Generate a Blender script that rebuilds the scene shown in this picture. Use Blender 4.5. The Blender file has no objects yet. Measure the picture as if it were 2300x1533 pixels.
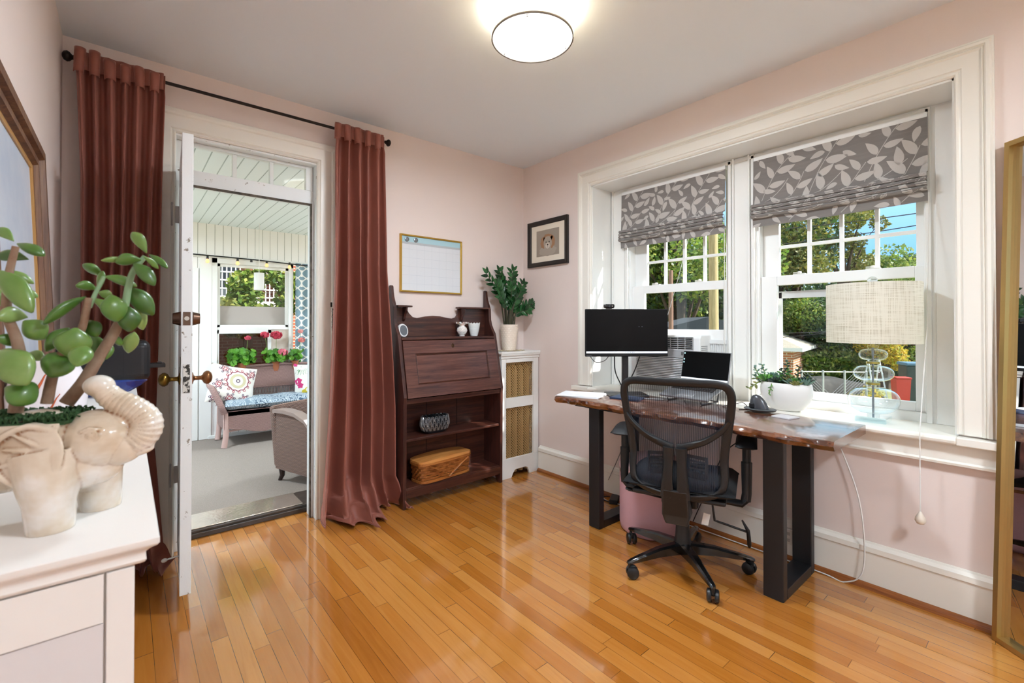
import bpy, math, random
import numpy as np
from mathutils import Vector, Matrix, Euler
S = bpy.context.scene
COL = S.collection
PI = math.pi
# ------------------------------------------------------------------ camera
cam_d = bpy.data.cameras.new('camera'); cam = bpy.data.objects.new('camera', cam_d); COL.objects.link(cam)
F_PX, YAW, PITCH = 1030.0, math.radians(49.94), math.radians(0.5)
cam_d.sensor_width = 36.0; cam_d.lens = F_PX / 2300 * 36
cam_d.shift_y = -(766.5 - (728 - F_PX * math.tan(PITCH))) / 2300
cam_d.clip_start = 0.02; cam_d.clip_end = 300
cam.location = (-2.656, -3.002, 1.22)
cam.rotation_euler = (PI / 2 + PITCH, 0, YAW - PI / 2)
S.camera = cam
cam_d.dof.use_dof = True; cam_d.dof.focus_distance = 3.0; cam_d.dof.aperture_fstop = 9.0
# ------------------------------------------------------------------ world, sun, exposure
W = bpy.data.worlds.new('sky'); S.world = W; W.use_nodes = True
wn = W.node_tree; bg = wn.nodes['Background']
tcw = wn.nodes.new('ShaderNodeTexCoord'); sxw = wn.nodes.new('ShaderNodeSeparateXYZ'); rw = wn.nodes.new('ShaderNodeValToRGB')
wn.links.new(tcw.outputs['Generated'], sxw.inputs[0]); wn.links.new(sxw.outputs[2], rw.inputs[0]); wn.links.new(rw.outputs[0], bg.inputs[0])
el = rw.color_ramp.elements
for p_, c_ in ((0.0, (.74, .86, .90)), (.12, (.60, .81, .87)), (.35, (.42, .68, .85)), (1.0, (.16, .38, .74))):
    e_ = el[0] if p_ == 0 else (el[1] if p_ == 1.0 else el.new(p_)); e_.color = c_ + (1,)
bg.inputs[1].default_value = 1.1
sun_d = bpy.data.lights.new('sun', 'SUN'); sun = bpy.data.objects.new('sun', sun_d); COL.objects.link(sun)
sun_d.energy = 6.0; sun_d.angle = math.radians(1.2); sun_d.color = (1, .95, .87)
SUNV = Vector((.65, -1.0, 1.1)).normalized()
sun.rotation_euler = SUNV.to_track_quat('Z', 'Y').to_euler(); sun.location = (6, -8, 9)
S.view_settings.view_transform = 'Standard'; S.view_settings.look = 'None'
S.view_settings.exposure = 0.90; S.view_settings.gamma = 1.0
try: S.view_settings.use_curve_mapping = False
except Exception: pass
S.cycles.max_bounces = 10; S.cycles.diffuse_bounces = 5; S.cycles.transparent_max_bounces = 24
S.cycles.transmission_bounces = 8; S.cycles.sample_clamp_indirect = 6
S.cycles.use_denoising = True
LAMP_POWER = 21

# ------------------------------------------------------------------ materials
def lin(c):
    if isinstance(c, str):
        c = tuple(int(c[i:i+2], 16) / 255 for i in (0, 2, 4))
    return tuple((x / 12.92 if x <= .04045 else ((x + .055) / 1.055) ** 2.4) for x in c[:3]) + (1,)
MC = {}
def newmat(name):
    m = bpy.data.materials.new(name); m.use_nodes = True
    nt = m.node_tree; return m, nt, nt.nodes['Principled BSDF']
def N(nt, t, ins=None, **kw):
    n = nt.nodes.new('ShaderNode' + t)
    for k, v in kw.items(): setattr(n, k, v)
    for k, v in (ins or {}).items():
        if hasattr(v, 'is_output'): nt.links.new(v, n.inputs[k])
        else: n.inputs[k].default_value = v
    return n
def math_(nt, op, a, b=None, c=None):
    n = nt.nodes.new('ShaderNodeMath'); n.operation = op
    for i, v in enumerate((a, b, c)):
        if v is None: continue
        if hasattr(v, 'is_output'): nt.links.new(v, n.inputs[i])
        else: n.inputs[i].default_value = v
    return n.outputs[0]
def ramp(nt, fac, stops):
    r = nt.nodes.new('ShaderNodeValToRGB'); nt.links.new(fac, r.inputs[0])
    e = r.color_ramp.elements
    while len(e) < len(stops): e.new(0.5)
    for i, (p, c) in enumerate(stops):
        e[i].position = p; e[i].color = lin(c)
    return r.outputs[0]
def mat(name, col, rough=.5, metal=0, spec=None, coat=0, coatr=.05, sheen=0, trans=0, ior=None, emis=0, ecol=None,
        noise=None, bump=None, stretch=None, sss=0):
    """noise=(scale, second colour, contrast); bump=(scale,strength)"""
    if name in MC: return MC[name]
    m, nt, p = newmat(name)
    p.inputs['Base Color'].default_value = lin(col); p.inputs['Roughness'].default_value = rough
    p.inputs['Metallic'].default_value = metal
    if spec is not None: p.inputs['Specular IOR Level'].default_value = spec
    if coat: p.inputs['Coat Weight'].default_value = coat; p.inputs['Coat Roughness'].default_value = coatr
    if sheen: p.inputs['Sheen Weight'].default_value = sheen; p.inputs['Sheen Roughness'].default_value = .4
    if trans: p.inputs['Transmission Weight'].default_value = trans
    if ior: p.inputs['IOR'].default_value = ior
    if sss:
        p.inputs['Subsurface Weight'].default_value = sss; p.inputs['Subsurface Scale'].default_value = .01
    if emis:
        p.inputs['Emission Color'].default_value = lin(ecol or col); p.inputs['Emission Strength'].default_value = emis
    if noise or bump:
        tc = N(nt, 'TexCoord'); mp = N(nt, 'Mapping', {'Vector': tc.outputs['Object'], 'Scale': stretch or (1, 1, 1)})
    if noise:
        t = N(nt, 'TexNoise', {'Vector': mp.outputs[0], 'Scale': noise[0], 'Detail': 5.0, 'Roughness': .6})
        k = noise[2] if len(noise) > 2 else .25
        c = ramp(nt, t.outputs[0], [(.5 - k, col), (.5 + k, noise[1])])
        nt.links.new(c, p.inputs['Base Color'])
    if bump:
        t = N(nt, 'TexNoise', {'Vector': mp.outputs[0], 'Scale': bump[0], 'Detail': 4.0})
        b = N(nt, 'Bump', {'Height': t.outputs[0], 'Strength': bump[1], 'Distance': .01})
        nt.links.new(b.outputs[0], p.inputs['Normal'])
    MC[name] = m; return m
def wood(name, c1, c2, c3, axis='z', rough=.35, scale=1.0, coat=.15, bump=.08):
    if name in MC: return MC[name]
    m, nt, p = newmat(name)
    s = {'x': (1.2, 22, 22), 'y': (22, 1.2, 22), 'z': (22, 22, 1.2)}[axis]
    tc = N(nt, 'TexCoord'); mp = N(nt, 'Mapping', {'Vector': tc.outputs['Object'], 'Scale': tuple(a * scale for a in s)})
    t = N(nt, 'TexNoise', {'Vector': mp.outputs[0], 'Scale': 1.6, 'Detail': 6.0, 'Roughness': .65, 'Distortion': .6})
    t2 = N(nt, 'TexNoise', {'Vector': mp.outputs[0], 'Scale': 9.0, 'Detail': 4.0})
    f = math_(nt, 'ADD', math_(nt, 'MULTIPLY', t.outputs[0], .75), math_(nt, 'MULTIPLY', t2.outputs[0], .25))
    nt.links.new(ramp(nt, f, [(.36, c1), (.5, c2), (.64, c3)]), p.inputs['Base Color'])
    b = N(nt, 'Bump', {'Height': f, 'Strength': bump, 'Distance': .004}); nt.links.new(b.outputs[0], p.inputs['Normal'])
    p.inputs['Roughness'].default_value = rough
    p.inputs['Coat Weight'].default_value = coat; p.inputs['Coat Roughness'].default_value = .15
    MC[name] = m; return m
def leafmat(name, cols, rough=.4, trans=.15):
    if name in MC: return MC[name]
    m, nt, p = newmat(name)
    g = N(nt, 'NewGeometry')
    n = len(cols)
    c = ramp(nt, g.outputs['Random Per Island'], [(i / max(1, n - 1), cc) for i, cc in enumerate(cols)])
    nt.links.new(c, p.inputs['Base Color']); p.inputs['Roughness'].default_value = rough
    tr = N(nt, 'BsdfTranslucent', {'Color': c}); mx = N(nt, 'MixShader', {'Fac': trans, 1: p.outputs[0], 2: tr.outputs[0]})
    nt.links.new(mx.outputs[0], nt.nodes['Material Output'].inputs[0])
    MC[name] = m; return m
def glassmat(name, tint='ffffff', refl=1.0, dim=1.0):
    """thin pane: clear transmission plus a fresnel reflection"""
    if name in MC: return MC[name]
    m, nt, p = newmat(name); nt.nodes.remove(p)
    c = lin(tint); c = tuple(x * dim for x in c[:3]) + (1,)
    tr = N(nt, 'BsdfTransparent', {'Color': c}); gl = N(nt, 'BsdfGlossy', {'Roughness': .01, 'Color': (1, 1, 1, 1)})
    fr = N(nt, 'Fresnel', {'IOR': 1.45}); gg = N(nt, 'NewGeometry'); f = math_(nt, 'MULTIPLY', fr.outputs[0], math_(nt, 'MULTIPLY', math_(nt, 'SUBTRACT', 1.0, gg.outputs['Backfacing']), refl))
    mx = N(nt, 'MixShader', {'Fac': f, 1: tr.outputs[0], 2: gl.outputs[0]})
    nt.links.new(mx.outputs[0], nt.nodes['Material Output'].inputs[0])
    MC[name] = m; return m
def clothmat(name, col, opac=.55, trans=.5):
    """thin translucent woven cloth"""
    if name in MC: return MC[name]
    m, nt, p = newmat(name)
    tc = N(nt, 'TexCoord')
    f = None
    for sc in ((1, 1, 40), (26, 26, .8)):
        mp = N(nt, 'Mapping', {'Vector': tc.outputs['Object'], 'Scale': sc})
        t = N(nt, 'TexNoise', {'Vector': mp.outputs[0], 'Scale': 9.0, 'Detail': 3.0})
        f = t.outputs[0] if f is None else math_(nt, 'ADD', f, t.outputs[0])
    c = ramp(nt, math_(nt, 'MULTIPLY', f, .5), [(.36, 'd6d0c2'), (.50, col)])
    nt.links.new(c, p.inputs['Base Color']); p.inputs['Roughness'].default_value = .9
    tr = N(nt, 'BsdfTranslucent', {'Color': c}); mx = N(nt, 'MixShader', {'Fac': trans, 1: p.outputs[0], 2: tr.outputs[0]})
    nt.links.new(mx.outputs[0], nt.nodes['Material Output'].inputs[0])
    MC[name] = m; return m
def floormat():
    m, nt, p = newmat('strip_floor')
    tc = N(nt, 'TexCoord'); sx = N(nt, 'SeparateXYZ', {0: tc.outputs['Object']})
    X, Y = sx.outputs[0], sx.outputs[1]
    r = math_(nt, 'DIVIDE', X, .0572); row = math_(nt, 'FLOOR', r); fr = math_(nt, 'FRACT', r)
    wn1 = N(nt, 'TexWhiteNoise', {'W': row}, noise_dimensions='1D')
    yy = math_(nt, 'DIVIDE', math_(nt, 'ADD', Y, math_(nt, 'MULTIPLY', wn1.outputs[0], 9.0)), .95)
    pid = math_(nt, 'FLOOR', yy); fy = math_(nt, 'FRACT', yy)
    cv = N(nt, 'CombineXYZ', {0: row, 1: pid}); w2 = N(nt, 'TexWhiteNoise', {'Vector': cv.outputs[0]}, noise_dimensions='2D')
    # grain, shifted for each board
    gm = N(nt, 'CombineXYZ', {0: math_(nt, 'MULTIPLY', X, 34), 1: math_(nt, 'ADD', math_(nt, 'MULTIPLY', Y, 2.2), math_(nt, 'MULTIPLY', w2.outputs[0], 50)), 2: math_(nt, 'MULTIPLY', w2.outputs[0], 30)})
    g = N(nt, 'TexNoise', {'Vector': gm.outputs[0], 'Scale': 1.0, 'Detail': 6.0, 'Roughness': .6, 'Distortion': 1.2})
    f = math_(nt, 'ADD', math_(nt, 'MULTIPLY', w2.outputs[0], .55), math_(nt, 'MULTIPLY', g.outputs[0], .5))
    c = ramp(nt, f, [(.12, '9a5a1c'), (.34, 'ac6a26'), (.55, 'b67530'), (.78, 'c0833f'), (.96, 'aa6a28')])
    # worn lighter patch of finish
    wt = N(nt, 'TexNoise', {'Vector': tc.outputs['Object'], 'Scale': 1.1, 'Detail': 2.0})
    # seams
    e1 = math_(nt, 'LESS_THAN', fr, .030); e2 = math_(nt, 'LESS_THAN', fy, .0022)
    e = math_(nt, 'MAXIMUM', e1, e2)
    sn = N(nt, 'TexNoise', {'Vector': tc.outputs['Object'], 'Scale': 6.0, 'Detail': 2.0})
    e = math_(nt, 'MULTIPLY', e, math_(nt, 'MULTIPLY', sn.outputs[0], 1.5))
    mx = N(nt, 'MixRGB', {0: e, 1: c, 2: lin('4a2a12')})
    nt.links.new(mx.outputs[0], p.inputs['Base Color'])
    rg = N(nt, 'MapRange', {0: wt.outputs[0], 1: .35, 2: .65, 3: .12, 4: .22}); nt.links.new(rg.outputs[0], p.inputs['Roughness'])
    bn = N(nt, 'TexNoise', {'Vector': gm.outputs[0], 'Scale': .25, 'Detail': 1.0})
    h = math_(nt, 'SUBTRACT', math_(nt, 'MULTIPLY', bn.outputs[0], .8), e)
    h = math_(nt, 'ADD', h, math_(nt, 'MULTIPLY', w2.outputs[0], .35))
    b = N(nt, 'Bump', {'Height': h, 'Strength': .25, 'Distance': .0015}); nt.links.new(b.outputs[0], p.inputs['Normal'])
    p.inputs['Coat Weight'].default_value = 1.0; p.inputs['Coat Roughness'].default_value = .07; p.inputs['Coat IOR'].default_value = 1.6
    return m
def stripes(name, col, dark, axis, pitch, gap=.06, rough=.5, bump=.5):
    """beadboard: narrow boards with dark grooves"""
    if name in MC: return MC[name]
    m, nt, p = newmat(name)
    tc = N(nt, 'TexCoord'); sx = N(nt, 'SeparateXYZ', {0: tc.outputs['Object']})
    f = math_(nt, 'FRACT', math_(nt, 'DIVIDE', sx.outputs['xyz'.index(axis)], pitch))
    e = math_(nt, 'LESS_THAN', f, gap)
    t = N(nt, 'TexNoise', {'Vector': tc.outputs['Object'], 'Scale': 3.0, 'Detail': 4.0})
    e = math_(nt, 'MULTIPLY', e, math_(nt, 'ADD', t.outputs[0], .35))
    mx = N(nt, 'MixRGB', {0: e, 1: lin(col), 2: lin(dark)}); nt.links.new(mx.outputs[0], p.inputs['Base Color'])
    b = N(nt, 'Bump', {'Height': math_(nt, 'SUBTRACT', 1.0, e), 'Strength': bump, 'Distance': .004}); nt.links.new(b.outputs[0], p.inputs['Normal'])
    p.inputs['Roughness'].default_value = rough
    MC[name] = m; return m
def brickmat(name, c1, c2, mort, sc=1.0):
    if name in MC: return MC[name]
    m, nt, p = newmat(name)
    tc = N(nt, 'TexCoord'); sx = N(nt, 'SeparateXYZ', {0: tc.outputs['Object']})
    u = math_(nt, 'ADD', sx.outputs[0], sx.outputs[1])
    v = N(nt, 'CombineXYZ', {0: u, 1: sx.outputs[2]})
    b = N(nt, 'TexBrick', {'Vector': v.outputs[0], 'Color1': lin(c1), 'Color2': lin(c2), 'Mortar': lin(mort), 'Scale': 1.0,
                           'Mortar Size': .012 * sc, 'Brick Width': .24 * sc, 'Row Height': .085 * sc})
    nt.links.new(b.outputs[0], p.inputs['Base Color']); p.inputs['Roughness'].default_value = .9
    MC[name] = m; return m

# ------------------------------------------------------------------ mesh builder
class B:
    def __init__(s, M=None):
        s.v = []; s.f = []; s.mi = []; s.cur = 0; s.M = M
    def add(s, vs, fs):
        o = len(s.v)
        if s.M is not None: vs = [tuple(s.M @ Vector(v)) for v in vs]
        s.v += [tuple(v) for v in vs]
        s.f += [tuple(i + o for i in f) for f in fs]; s.mi += [s.cur] * len(fs)
        return s
    def mat(s, i): s.cur = i; return s
    def box(s, x0, y0, z0, x1, y1, z1):
        if x0 > x1: x0, x1 = x1, x0
        if y0 > y1: y0, y1 = y1, y0
        if z0 > z1: z0, z1 = z1, z0
        v = [(x0, y0, z0), (x1, y0, z0), (x1, y1, z0), (x0, y1, z0), (x0, y0, z1), (x1, y0, z1), (x1, y1, z1), (x0, y1, z1)]
        return s.add(v, [(0, 3, 2, 1), (4, 5, 6, 7), (0, 1, 5, 4), (1, 2, 6, 5), (2, 3, 7, 6), (3, 0, 4, 7)])
    def obox(s, c, size, rot=(0, 0, 0)):
        R = Euler(rot).to_matrix(); c = Vector(c); h = [a / 2 for a in size]
        v = [tuple(c + R @ Vector((sx * h[0], sy * h[1], sz * h[2]))) for sz in (-1, 1) for sx, sy in ((-1, -1), (1, -1), (1, 1), (-1, 1))]
        return s.add(v, [(0, 3, 2, 1), (4, 5, 6, 7), (0, 1, 5, 4), (1, 2, 6, 5), (2, 3, 7, 6), (3, 0, 4, 7)])
    def tube(s, pts, r, seg=8, cap=True, flat=1.0, closed=False):
        pts = [Vector(p) for p in pts]; n = len(pts)
        rs = r if isinstance(r, (list, tuple)) else [r] * n
        vs = []; fs = []; up = None
        for i, p in enumerate(pts):
            if closed: d = pts[(i + 1) % n] - pts[i - 1]
            else: d = (pts[min(i + 1, n - 1)] - pts[max(i - 1, 0)])
            if d.length < 1e-9: d = Vector((0, 0, 1))
            d.normalize()
            if up is None:
                up = Vector((0, 0, 1)) if abs(d.z) < .9 else Vector((1, 0, 0))
            a = d.cross(up)
            if a.length < 1e-6: a = d.cross(Vector((0, 1, 0)))
            a.normalize(); b = a.cross(d).normalized(); up = b
            for k in range(seg):
                t = 2 * PI * k / seg
                vs.append(tuple(p + (a * math.cos(t) + b * math.sin(t) * flat) * rs[i]))
        m = n if closed else n - 1
        for i in range(m):
            j = (i + 1) % n
            for k in range(seg):
                fs.append((i * seg + k, i * seg + (k + 1) % seg, j * seg + (k + 1) % seg, j * seg + k))
        if cap and not closed:
            fs.append(tuple(range(seg))[::-1]); fs.append(tuple((n - 1) * seg + k for k in range(seg)))
        return s.add(vs, fs)
    def cyl(s, p0, p1, r0, r1=None, seg=24, cap=True):
        return s.tube([p0, p1], [r0, r0 if r1 is None else r1], seg, cap)
    def lathe(s, prof, c=(0, 0, 0), seg=32, axis='z', sx=1.0, sy=1.0, cap=True):
        """prof = [(r, h)...] around axis through c"""
        vs = []; fs = []
        for r, h in prof:
            for k in range(seg):
                t = 2 * PI * k / seg; a, b = r * math.cos(t) * sx, r * math.sin(t) * sy
                vs.append({'z': (c[0] + a, c[1] + b, c[2] + h), 'x': (c[0] + h, c[1] + a, c[2] + b), 'y': (c[0] + b, c[1] + h, c[2] + a)}[axis])
        for i in range(len(prof) - 1):
            for k in range(seg):
                k2 = (k + 1) % seg
                fs.append((i * seg + k, i * seg + k2, (i + 1) * seg + k2, (i + 1) * seg + k))
        if cap:
            if prof[0][0] > 1e-5: fs.append(tuple(range(seg))[::-1])
            if prof[-1][0] > 1e-5: fs.append(tuple((len(prof) - 1) * seg + k for k in range(seg)))
        return s.add(vs, fs)
    def ball(s, c, r, seg=16, rings=10, rot=None):
        r = r if isinstance(r, (tuple, list)) else (r, r, r)
        R = Euler(rot).to_matrix() if rot else Matrix.Identity(3); c = Vector(c)
        vs = []; fs = []
        for i in range(rings + 1):
            ph = PI * i / rings
            for k in range(seg):
                t = 2 * PI * k / seg
                vs.append(tuple(c + R @ Vector((r[0] * math.sin(ph) * math.cos(t), r[1] * math.sin(ph) * math.sin(t), -r[2] * math.cos(ph)))))
        for i in range(rings):
            for k in range(seg):
                k2 = (k + 1) % seg; fs.append((i * seg + k, i * seg + k2, (i + 1) * seg + k2, (i + 1) * seg + k))
        return s.add(vs, fs)
    def prism(s, poly, axis, a0, a1):
        """poly in the plane normal to axis: x->(y,z), y->(x,z), z->(x,y)"""
        def P(p, a): return {'x': (a, p[0], p[1]), 'y': (p[0], a, p[1]), 'z': (p[0], p[1], a)}[axis]
        n = len(poly); vs = [P(p, a0) for p in poly] + [P(p, a1) for p in poly]
        fs = [tuple(range(n))[::-1], tuple(range(n, 2 * n))] + [(i, (i + 1) % n, n + (i + 1) % n, n + i) for i in range(n)]
        return s.add(vs, fs)
    def grid(s, fn, nu, nv, closeu=False):
        vs = [fn(i / nu, j / nv) for j in range(nv + 1) for i in range(nu + 1)]
        fs = [(j * (nu + 1) + i, j * (nu + 1) + i + 1, (j + 1) * (nu + 1) + i + 1, (j + 1) * (nu + 1) + i) for j in range(nv) for i in range(nu)]
        return s.add(vs, fs)
    def frame(s, plane, a0, a1, b0, b1, prof, base, dirn, closed=True):
        """mitred moulding swept round the rectangle; prof=[(outward offset, height above base)]"""
        def P(a, b, c):
            c = base + dirn * c
            return {'x': (c, a, b), 'y': (a, c, b), 'z': (a, b, c)}[plane]
        n = len(prof); vs = []
        for sa, sb in ((0, 0), (0, 1), (1, 1), (1, 0)):
            for w, d in prof:
                a = a0 - w if sa == 0 else a1 + w
                b = (b0 - w if closed else b0) if sb == 0 else b1 + w
                vs.append(P(a, b, d))
        fs = []
        for q in range(4 if closed else 3):
            q2 = (q + 1) % 4
            for i in range(n):
                i2 = (i + 1) % n
                fs.append((q * n + i, q * n + i2, q2 * n + i2, q2 * n + i))
        if not closed:
            fs.append(tuple(range(n))); fs.append(tuple(3 * n + i for i in range(n))[::-1])
        return s.add(vs, fs)
    def build(s, name, mats, parent=None, smooth=None, bev=0, seg=2, sub=0, local=False, solid=0):
        me = bpy.data.meshes.new(name)
        off = Vector((0, 0, 0)); vs = s.v
        o = bpy.data.objects.new(name, me)
        if parent is not None:
            if not local: off = wloc(parent)
        elif not local and vs:
            a = np.array(vs); lo = a.min(0); hi = a.max(0); off = Vector(((lo[0] + hi[0]) / 2, (lo[1] + hi[1]) / 2, lo[2]))
            o.location = off
        me.from_pydata([tuple(Vector(v) - off) for v in vs], [], s.f)
        if not isinstance(mats, (list, tuple)): mats = [mats]
        for m in mats: me.materials.append(m)
        if len(mats) > 1: me.polygons.foreach_set('material_index', s.mi)
        me.update()
        if solid is not False: fixn(me)
        COL.objects.link(o)
        if parent is not None: o.parent = parent
        if smooth is not None:
            me.shade_smooth(); me.set_sharp_from_angle(angle=math.radians(smooth))
        if bev:
            md = o.modifiers.new('bevel', 'BEVEL'); md.width = bev; md.segments = seg; md.limit_method = 'ANGLE'; md.angle_limit = math.radians(40)
            md.harden_normals = False
        if sub:
            md = o.modifiers.new('sub', 'SUBSURF'); md.levels = sub; md.render_levels = sub
        return o
import bmesh
def fixn(me):
    if len(me.polygons) > 30000: return
    bm = bmesh.new(); bm.from_mesh(me); bmesh.ops.recalc_face_normals(bm, faces=bm.faces); bm.to_mesh(me); bm.free()
def wloc(o):
    v = Vector((0, 0, 0))
    while o is not None: v += o.location; o = o.parent
    return v
def thing(name, label, cat, loc=(0, 0, 0), rz=0, group=None):
    o = bpy.data.objects.new(name, None); COL.objects.link(o); o.location = loc; o.rotation_euler = (0, 0, rz)
    o.empty_display_size = .05; return tag(o, label, cat, group)
def tag(o, label, cat, group=None, kind=None):
    o['label'] = label; o['category'] = cat
    if group: o['group'] = group
    if kind: o['kind'] = kind
    return o
def lab(o, t): o['label'] = t; return o
def st(o, label=None):
    o['kind'] = 'structure'
    if label: o['label'] = label
    return o
def sempty(name, loc=(0, 0, 0)):
    o = bpy.data.objects.new(name, None); COL.objects.link(o); o.location = loc; o['kind'] = 'structure'; o.empty_display_size = .05; return o
def dup(root, loc=None, rz=None, label=None):
    r = root.copy(); COL.objects.link(r)
    if loc is not None: r.location = loc
    if rz is not None: r.rotation_euler = (0, 0, rz)
    if label: r['label'] = label
    for ch in list(root.children):
        c = ch.copy(); COL.objects.link(c); c.parent = r
        for g in list(ch.children):
            d = g.copy(); COL.objects.link(d); d.parent = c
    return r
def pw_(x, e): return max(0.0, x) ** e
def lerp(a, b, t): return a + (b - a) * t
def bez(pts, n=16):
    """catmull-rom through points"""
    P = [Vector(p) for p in pts]; P = [P[0] * 2 - P[1]] + P + [P[-1] * 2 - P[-2]]; out = []
    for i in range(1, len(P) - 2):
        for k in range(n):
            t = k / n; a, b, c, d = P[i - 1], P[i], P[i + 1], P[i + 2]
            out.append(.5 * ((2 * b) + (c - a) * t + (2 * a - 5 * b + 4 * c - d) * t * t + (3 * b - 3 * c + d - a) * t ** 3))
    out.append(P[-2]); return out
def spline(xs, ys, t):
    return float(np.interp(t, xs, ys))
# ------------------------------------------------------------------ shared materials
wallm = mat('pink_wall_paint', 'e6d7d0', .75, bump=(120, .03))
ceilm = mat('ceiling_paint', 'e6ebf0', .8)
creamm = mat('cream_gloss_paint', 'ece8de', .35, bump=(60, .04))
whitem = mat('white_gloss_paint', 'eeeeea', .32, bump=(70, .03))
chipm, nt, p = newmat('chipped_white_paint')
tc = N(nt, 'TexCoord'); t_ = N(nt, 'TexNoise', {'Vector': tc.outputs['Object'], 'Scale': 22.0, 'Detail': 8.0, 'Roughness': .7})
nt.links.new(ramp(nt, t_.outputs[0], [(.64, 'e9ecec'), (.655, '9a9184'), (.75, '6f665a')]), p.inputs['Base Color']); p.inputs['Roughness'].default_value = .42
bb_ = N(nt, 'Bump', {'Height': t_.outputs[0], 'Strength': .12, 'Distance': .01}); nt.links.new(bb_.outputs[0], p.inputs['Normal'])
winm = mat('white_sash_paint', 'f1f2f0', .35)
blackm = mat('black_plastic', '141416', .38)
blackfab = mat('black_fabric', '101012', .85, sheen=.3)
steel = mat('dark_steel', '1d1c1e', .42, .2)
glassm = glassmat('window_glass')
# ------------------------------------------------------------------ room shell
XL, YB, H = -2.893, -4.9, 2.58
st(B().box(XL - .2, YB - .2, -.12, .35, .175, 0).build('floor', floormat()), 'glossy honey-coloured narrow strip wood floor')
st(B().box(XL - .2, YB - .2, H, .55, .3, H + .12).build('ceiling', ceilm))
# door wall (plane y=0), opening x -2.47..-1.73 up to 2.24
DX0, DX1, DZ = -2.47, -1.735, 2.235
b = B(); b.box(XL - .2, 0, 0, DX0, .12, H).box(DX1, 0, 0, .55, .12, H).box(DX0, 0, DZ, DX1, .12, H)
st(b.build('wall_back', wallm))
# window wall (plane x=0), opening y -2.735..-.765, z .757..2.257
WY0, WY1, WZ0, WZ1 = -2.735, -.765, .745, 2.257
b = B(); b.box(0, YB, 0, .36, WY0, H).box(0, WY1, 0, .36, 0, H).box(0, WY0, 0, .36, WY1, WZ0).box(0, WY0, WZ1, .36, WY1, H)
st(b.build('wall_right', wallm))
# left wall with an unseen window added behind the camera for soft fill light
b = B(); b.box(XL - .2, -3.45, 0, XL, 0, H).box(XL - .2, YB, 0, XL, -4.75, H).box(XL - .2, -4.75, 0, XL, -3.45, .6).box(XL - .2, -4.75, 2.3, XL, -3.45, H)
st(b.build('wall_left', wallm))
st(B().box(XL, YB - .2, 0, .0, YB, H).build('wall_front', wallm))
w3 = sempty('window_3', (XL, -4.1, .6))
B().frame('x', -4.75, -3.45, .6, 2.3, [(0, -.02), (0, .02), (.1, .02), (.1, 0), (0, 0)][:4], XL, 1).build('window_frame', creamm, w3)
b = B()
for y in (-4.1,): b.box(XL - .1, y - .03, .6, XL - .05, y + .03, 2.3)
b.box(XL - .1, -4.75, 1.42, XL - .05, -3.45, 1.48); b.build('sash', winm, w3)
B().box(XL - .08, -4.75, .6, XL - .076, -3.45, 2.3).build('pane', glassm, w3)
# baseboard on the window wall with stained shoe
def base_prof(t=.022, h=.21):
    return [(0, 0), (-t, 0), (-t, h - .045), (-t - .006, h - .04), (-t - .004, h - .018), (-.008, h - .008), (-.004, h), (0, h)]
b = B(); b.prism([(x, z) for x, z in base_prof()], 'y', YB, -.21)
st(b.build('baseboard_right', creamm, smooth=30))
shoe = wood('stained_shoe_wood', '7a3f14', '8f5120', 'a5622b', 'y', .4)
st(B().prism([(-.022, 0), (-.040, 0), (-.038, .012), (-.030, .022), (-.022, .026)], 'y', YB, -.21).build('trim_1', shoe), 'stained wood shoe moulding along the cream baseboard')
b = B(); b.prism([(-y, z) for y, z in [(0, 0), (.022, 0), (.022, .165), (.028, .17), (.026, .192), (.008, .202), (0, .21)]], 'x', -1.6, -.42)
st(b.build('baseboard_back', creamm))
b = B(); b.prism([(XL + x, z) for x, z in [(0, 0), (.022, 0), (.022, .165), (.028, .17), (.008, .202), (0, .21)]], 'y', YB, 0)
st(b.build('baseboard_left', creamm))
# ------------------------------------------------------------------ window recess
CP = [(0, 0), (0, .010), (.006, .018), (.014, .012), (.02, .014), (.024, .020), (.075, .022), (.082, .030), (.088, .024), (.094, .034), (.105, .034), (.111, .026), (.117, .026), (.117, 0)]
st(B().frame('x', WY0 + .005, WY1 - .005, .765, WZ1 - .003, CP, 0, -1, False).build('trim_2', creamm, smooth=25), 'cream moulded casing around the deep double window')
# stool and apron
b = B(); b.prism([(x, z) for x, z in [(.235, .722), (.235, .757), (-.045, .757), (-.055, .753), (-.06, .742), (-.058, .730), (-.05, .724), (-.03, .722)]], 'y', WY0 + .003, WY1 - .003)
b.box(-.058, -2.865, .724, 0, WY0 + .003, .757); b.box(-.058, WY1 - .003, .724, 0, -.61, .757)
st(b.build('trim_3', creamm, bev=.004), 'painted window stool running under both windows')
b = B(); b.box(-.022, -2.85, .60 + .045, 0, -.62, .724); b.prism([(0, .635), (-.028, .635), (-.03, .645), (-.022, .652), (0, .652)], 'y', -2.85, -.62)
st(b.build('trim_4', creamm), 'painted apron board under the window stool')
# recess lining
b = B(); RX = .232
b.box(0, WY1 - .012, .757, RX, WY1 + .002, WZ1); b.box(0, WY0 - .002, .757, RX, WY0 + .012, WZ1); b.box(0, WY0, WZ1 - .012, RX, WY1, WZ1 + .002)
st(b.build('trim_5', whitem), 'white lining boards of the window recess')
# inner frame wall: jambs, head, mullion
b = B()
b.box(RX, -.93, .745, .36, WY1, WZ1); b.box(RX, WY0, .745, .36, -2.61, WZ1); b.box(RX, -2.61, 2.215, .36, -.93, WZ1); b.box(RX, -1.845, .745, .36, -1.675, 2.215)
b.box(RX, -2.61, .745, .36, -.93, .80)
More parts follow.
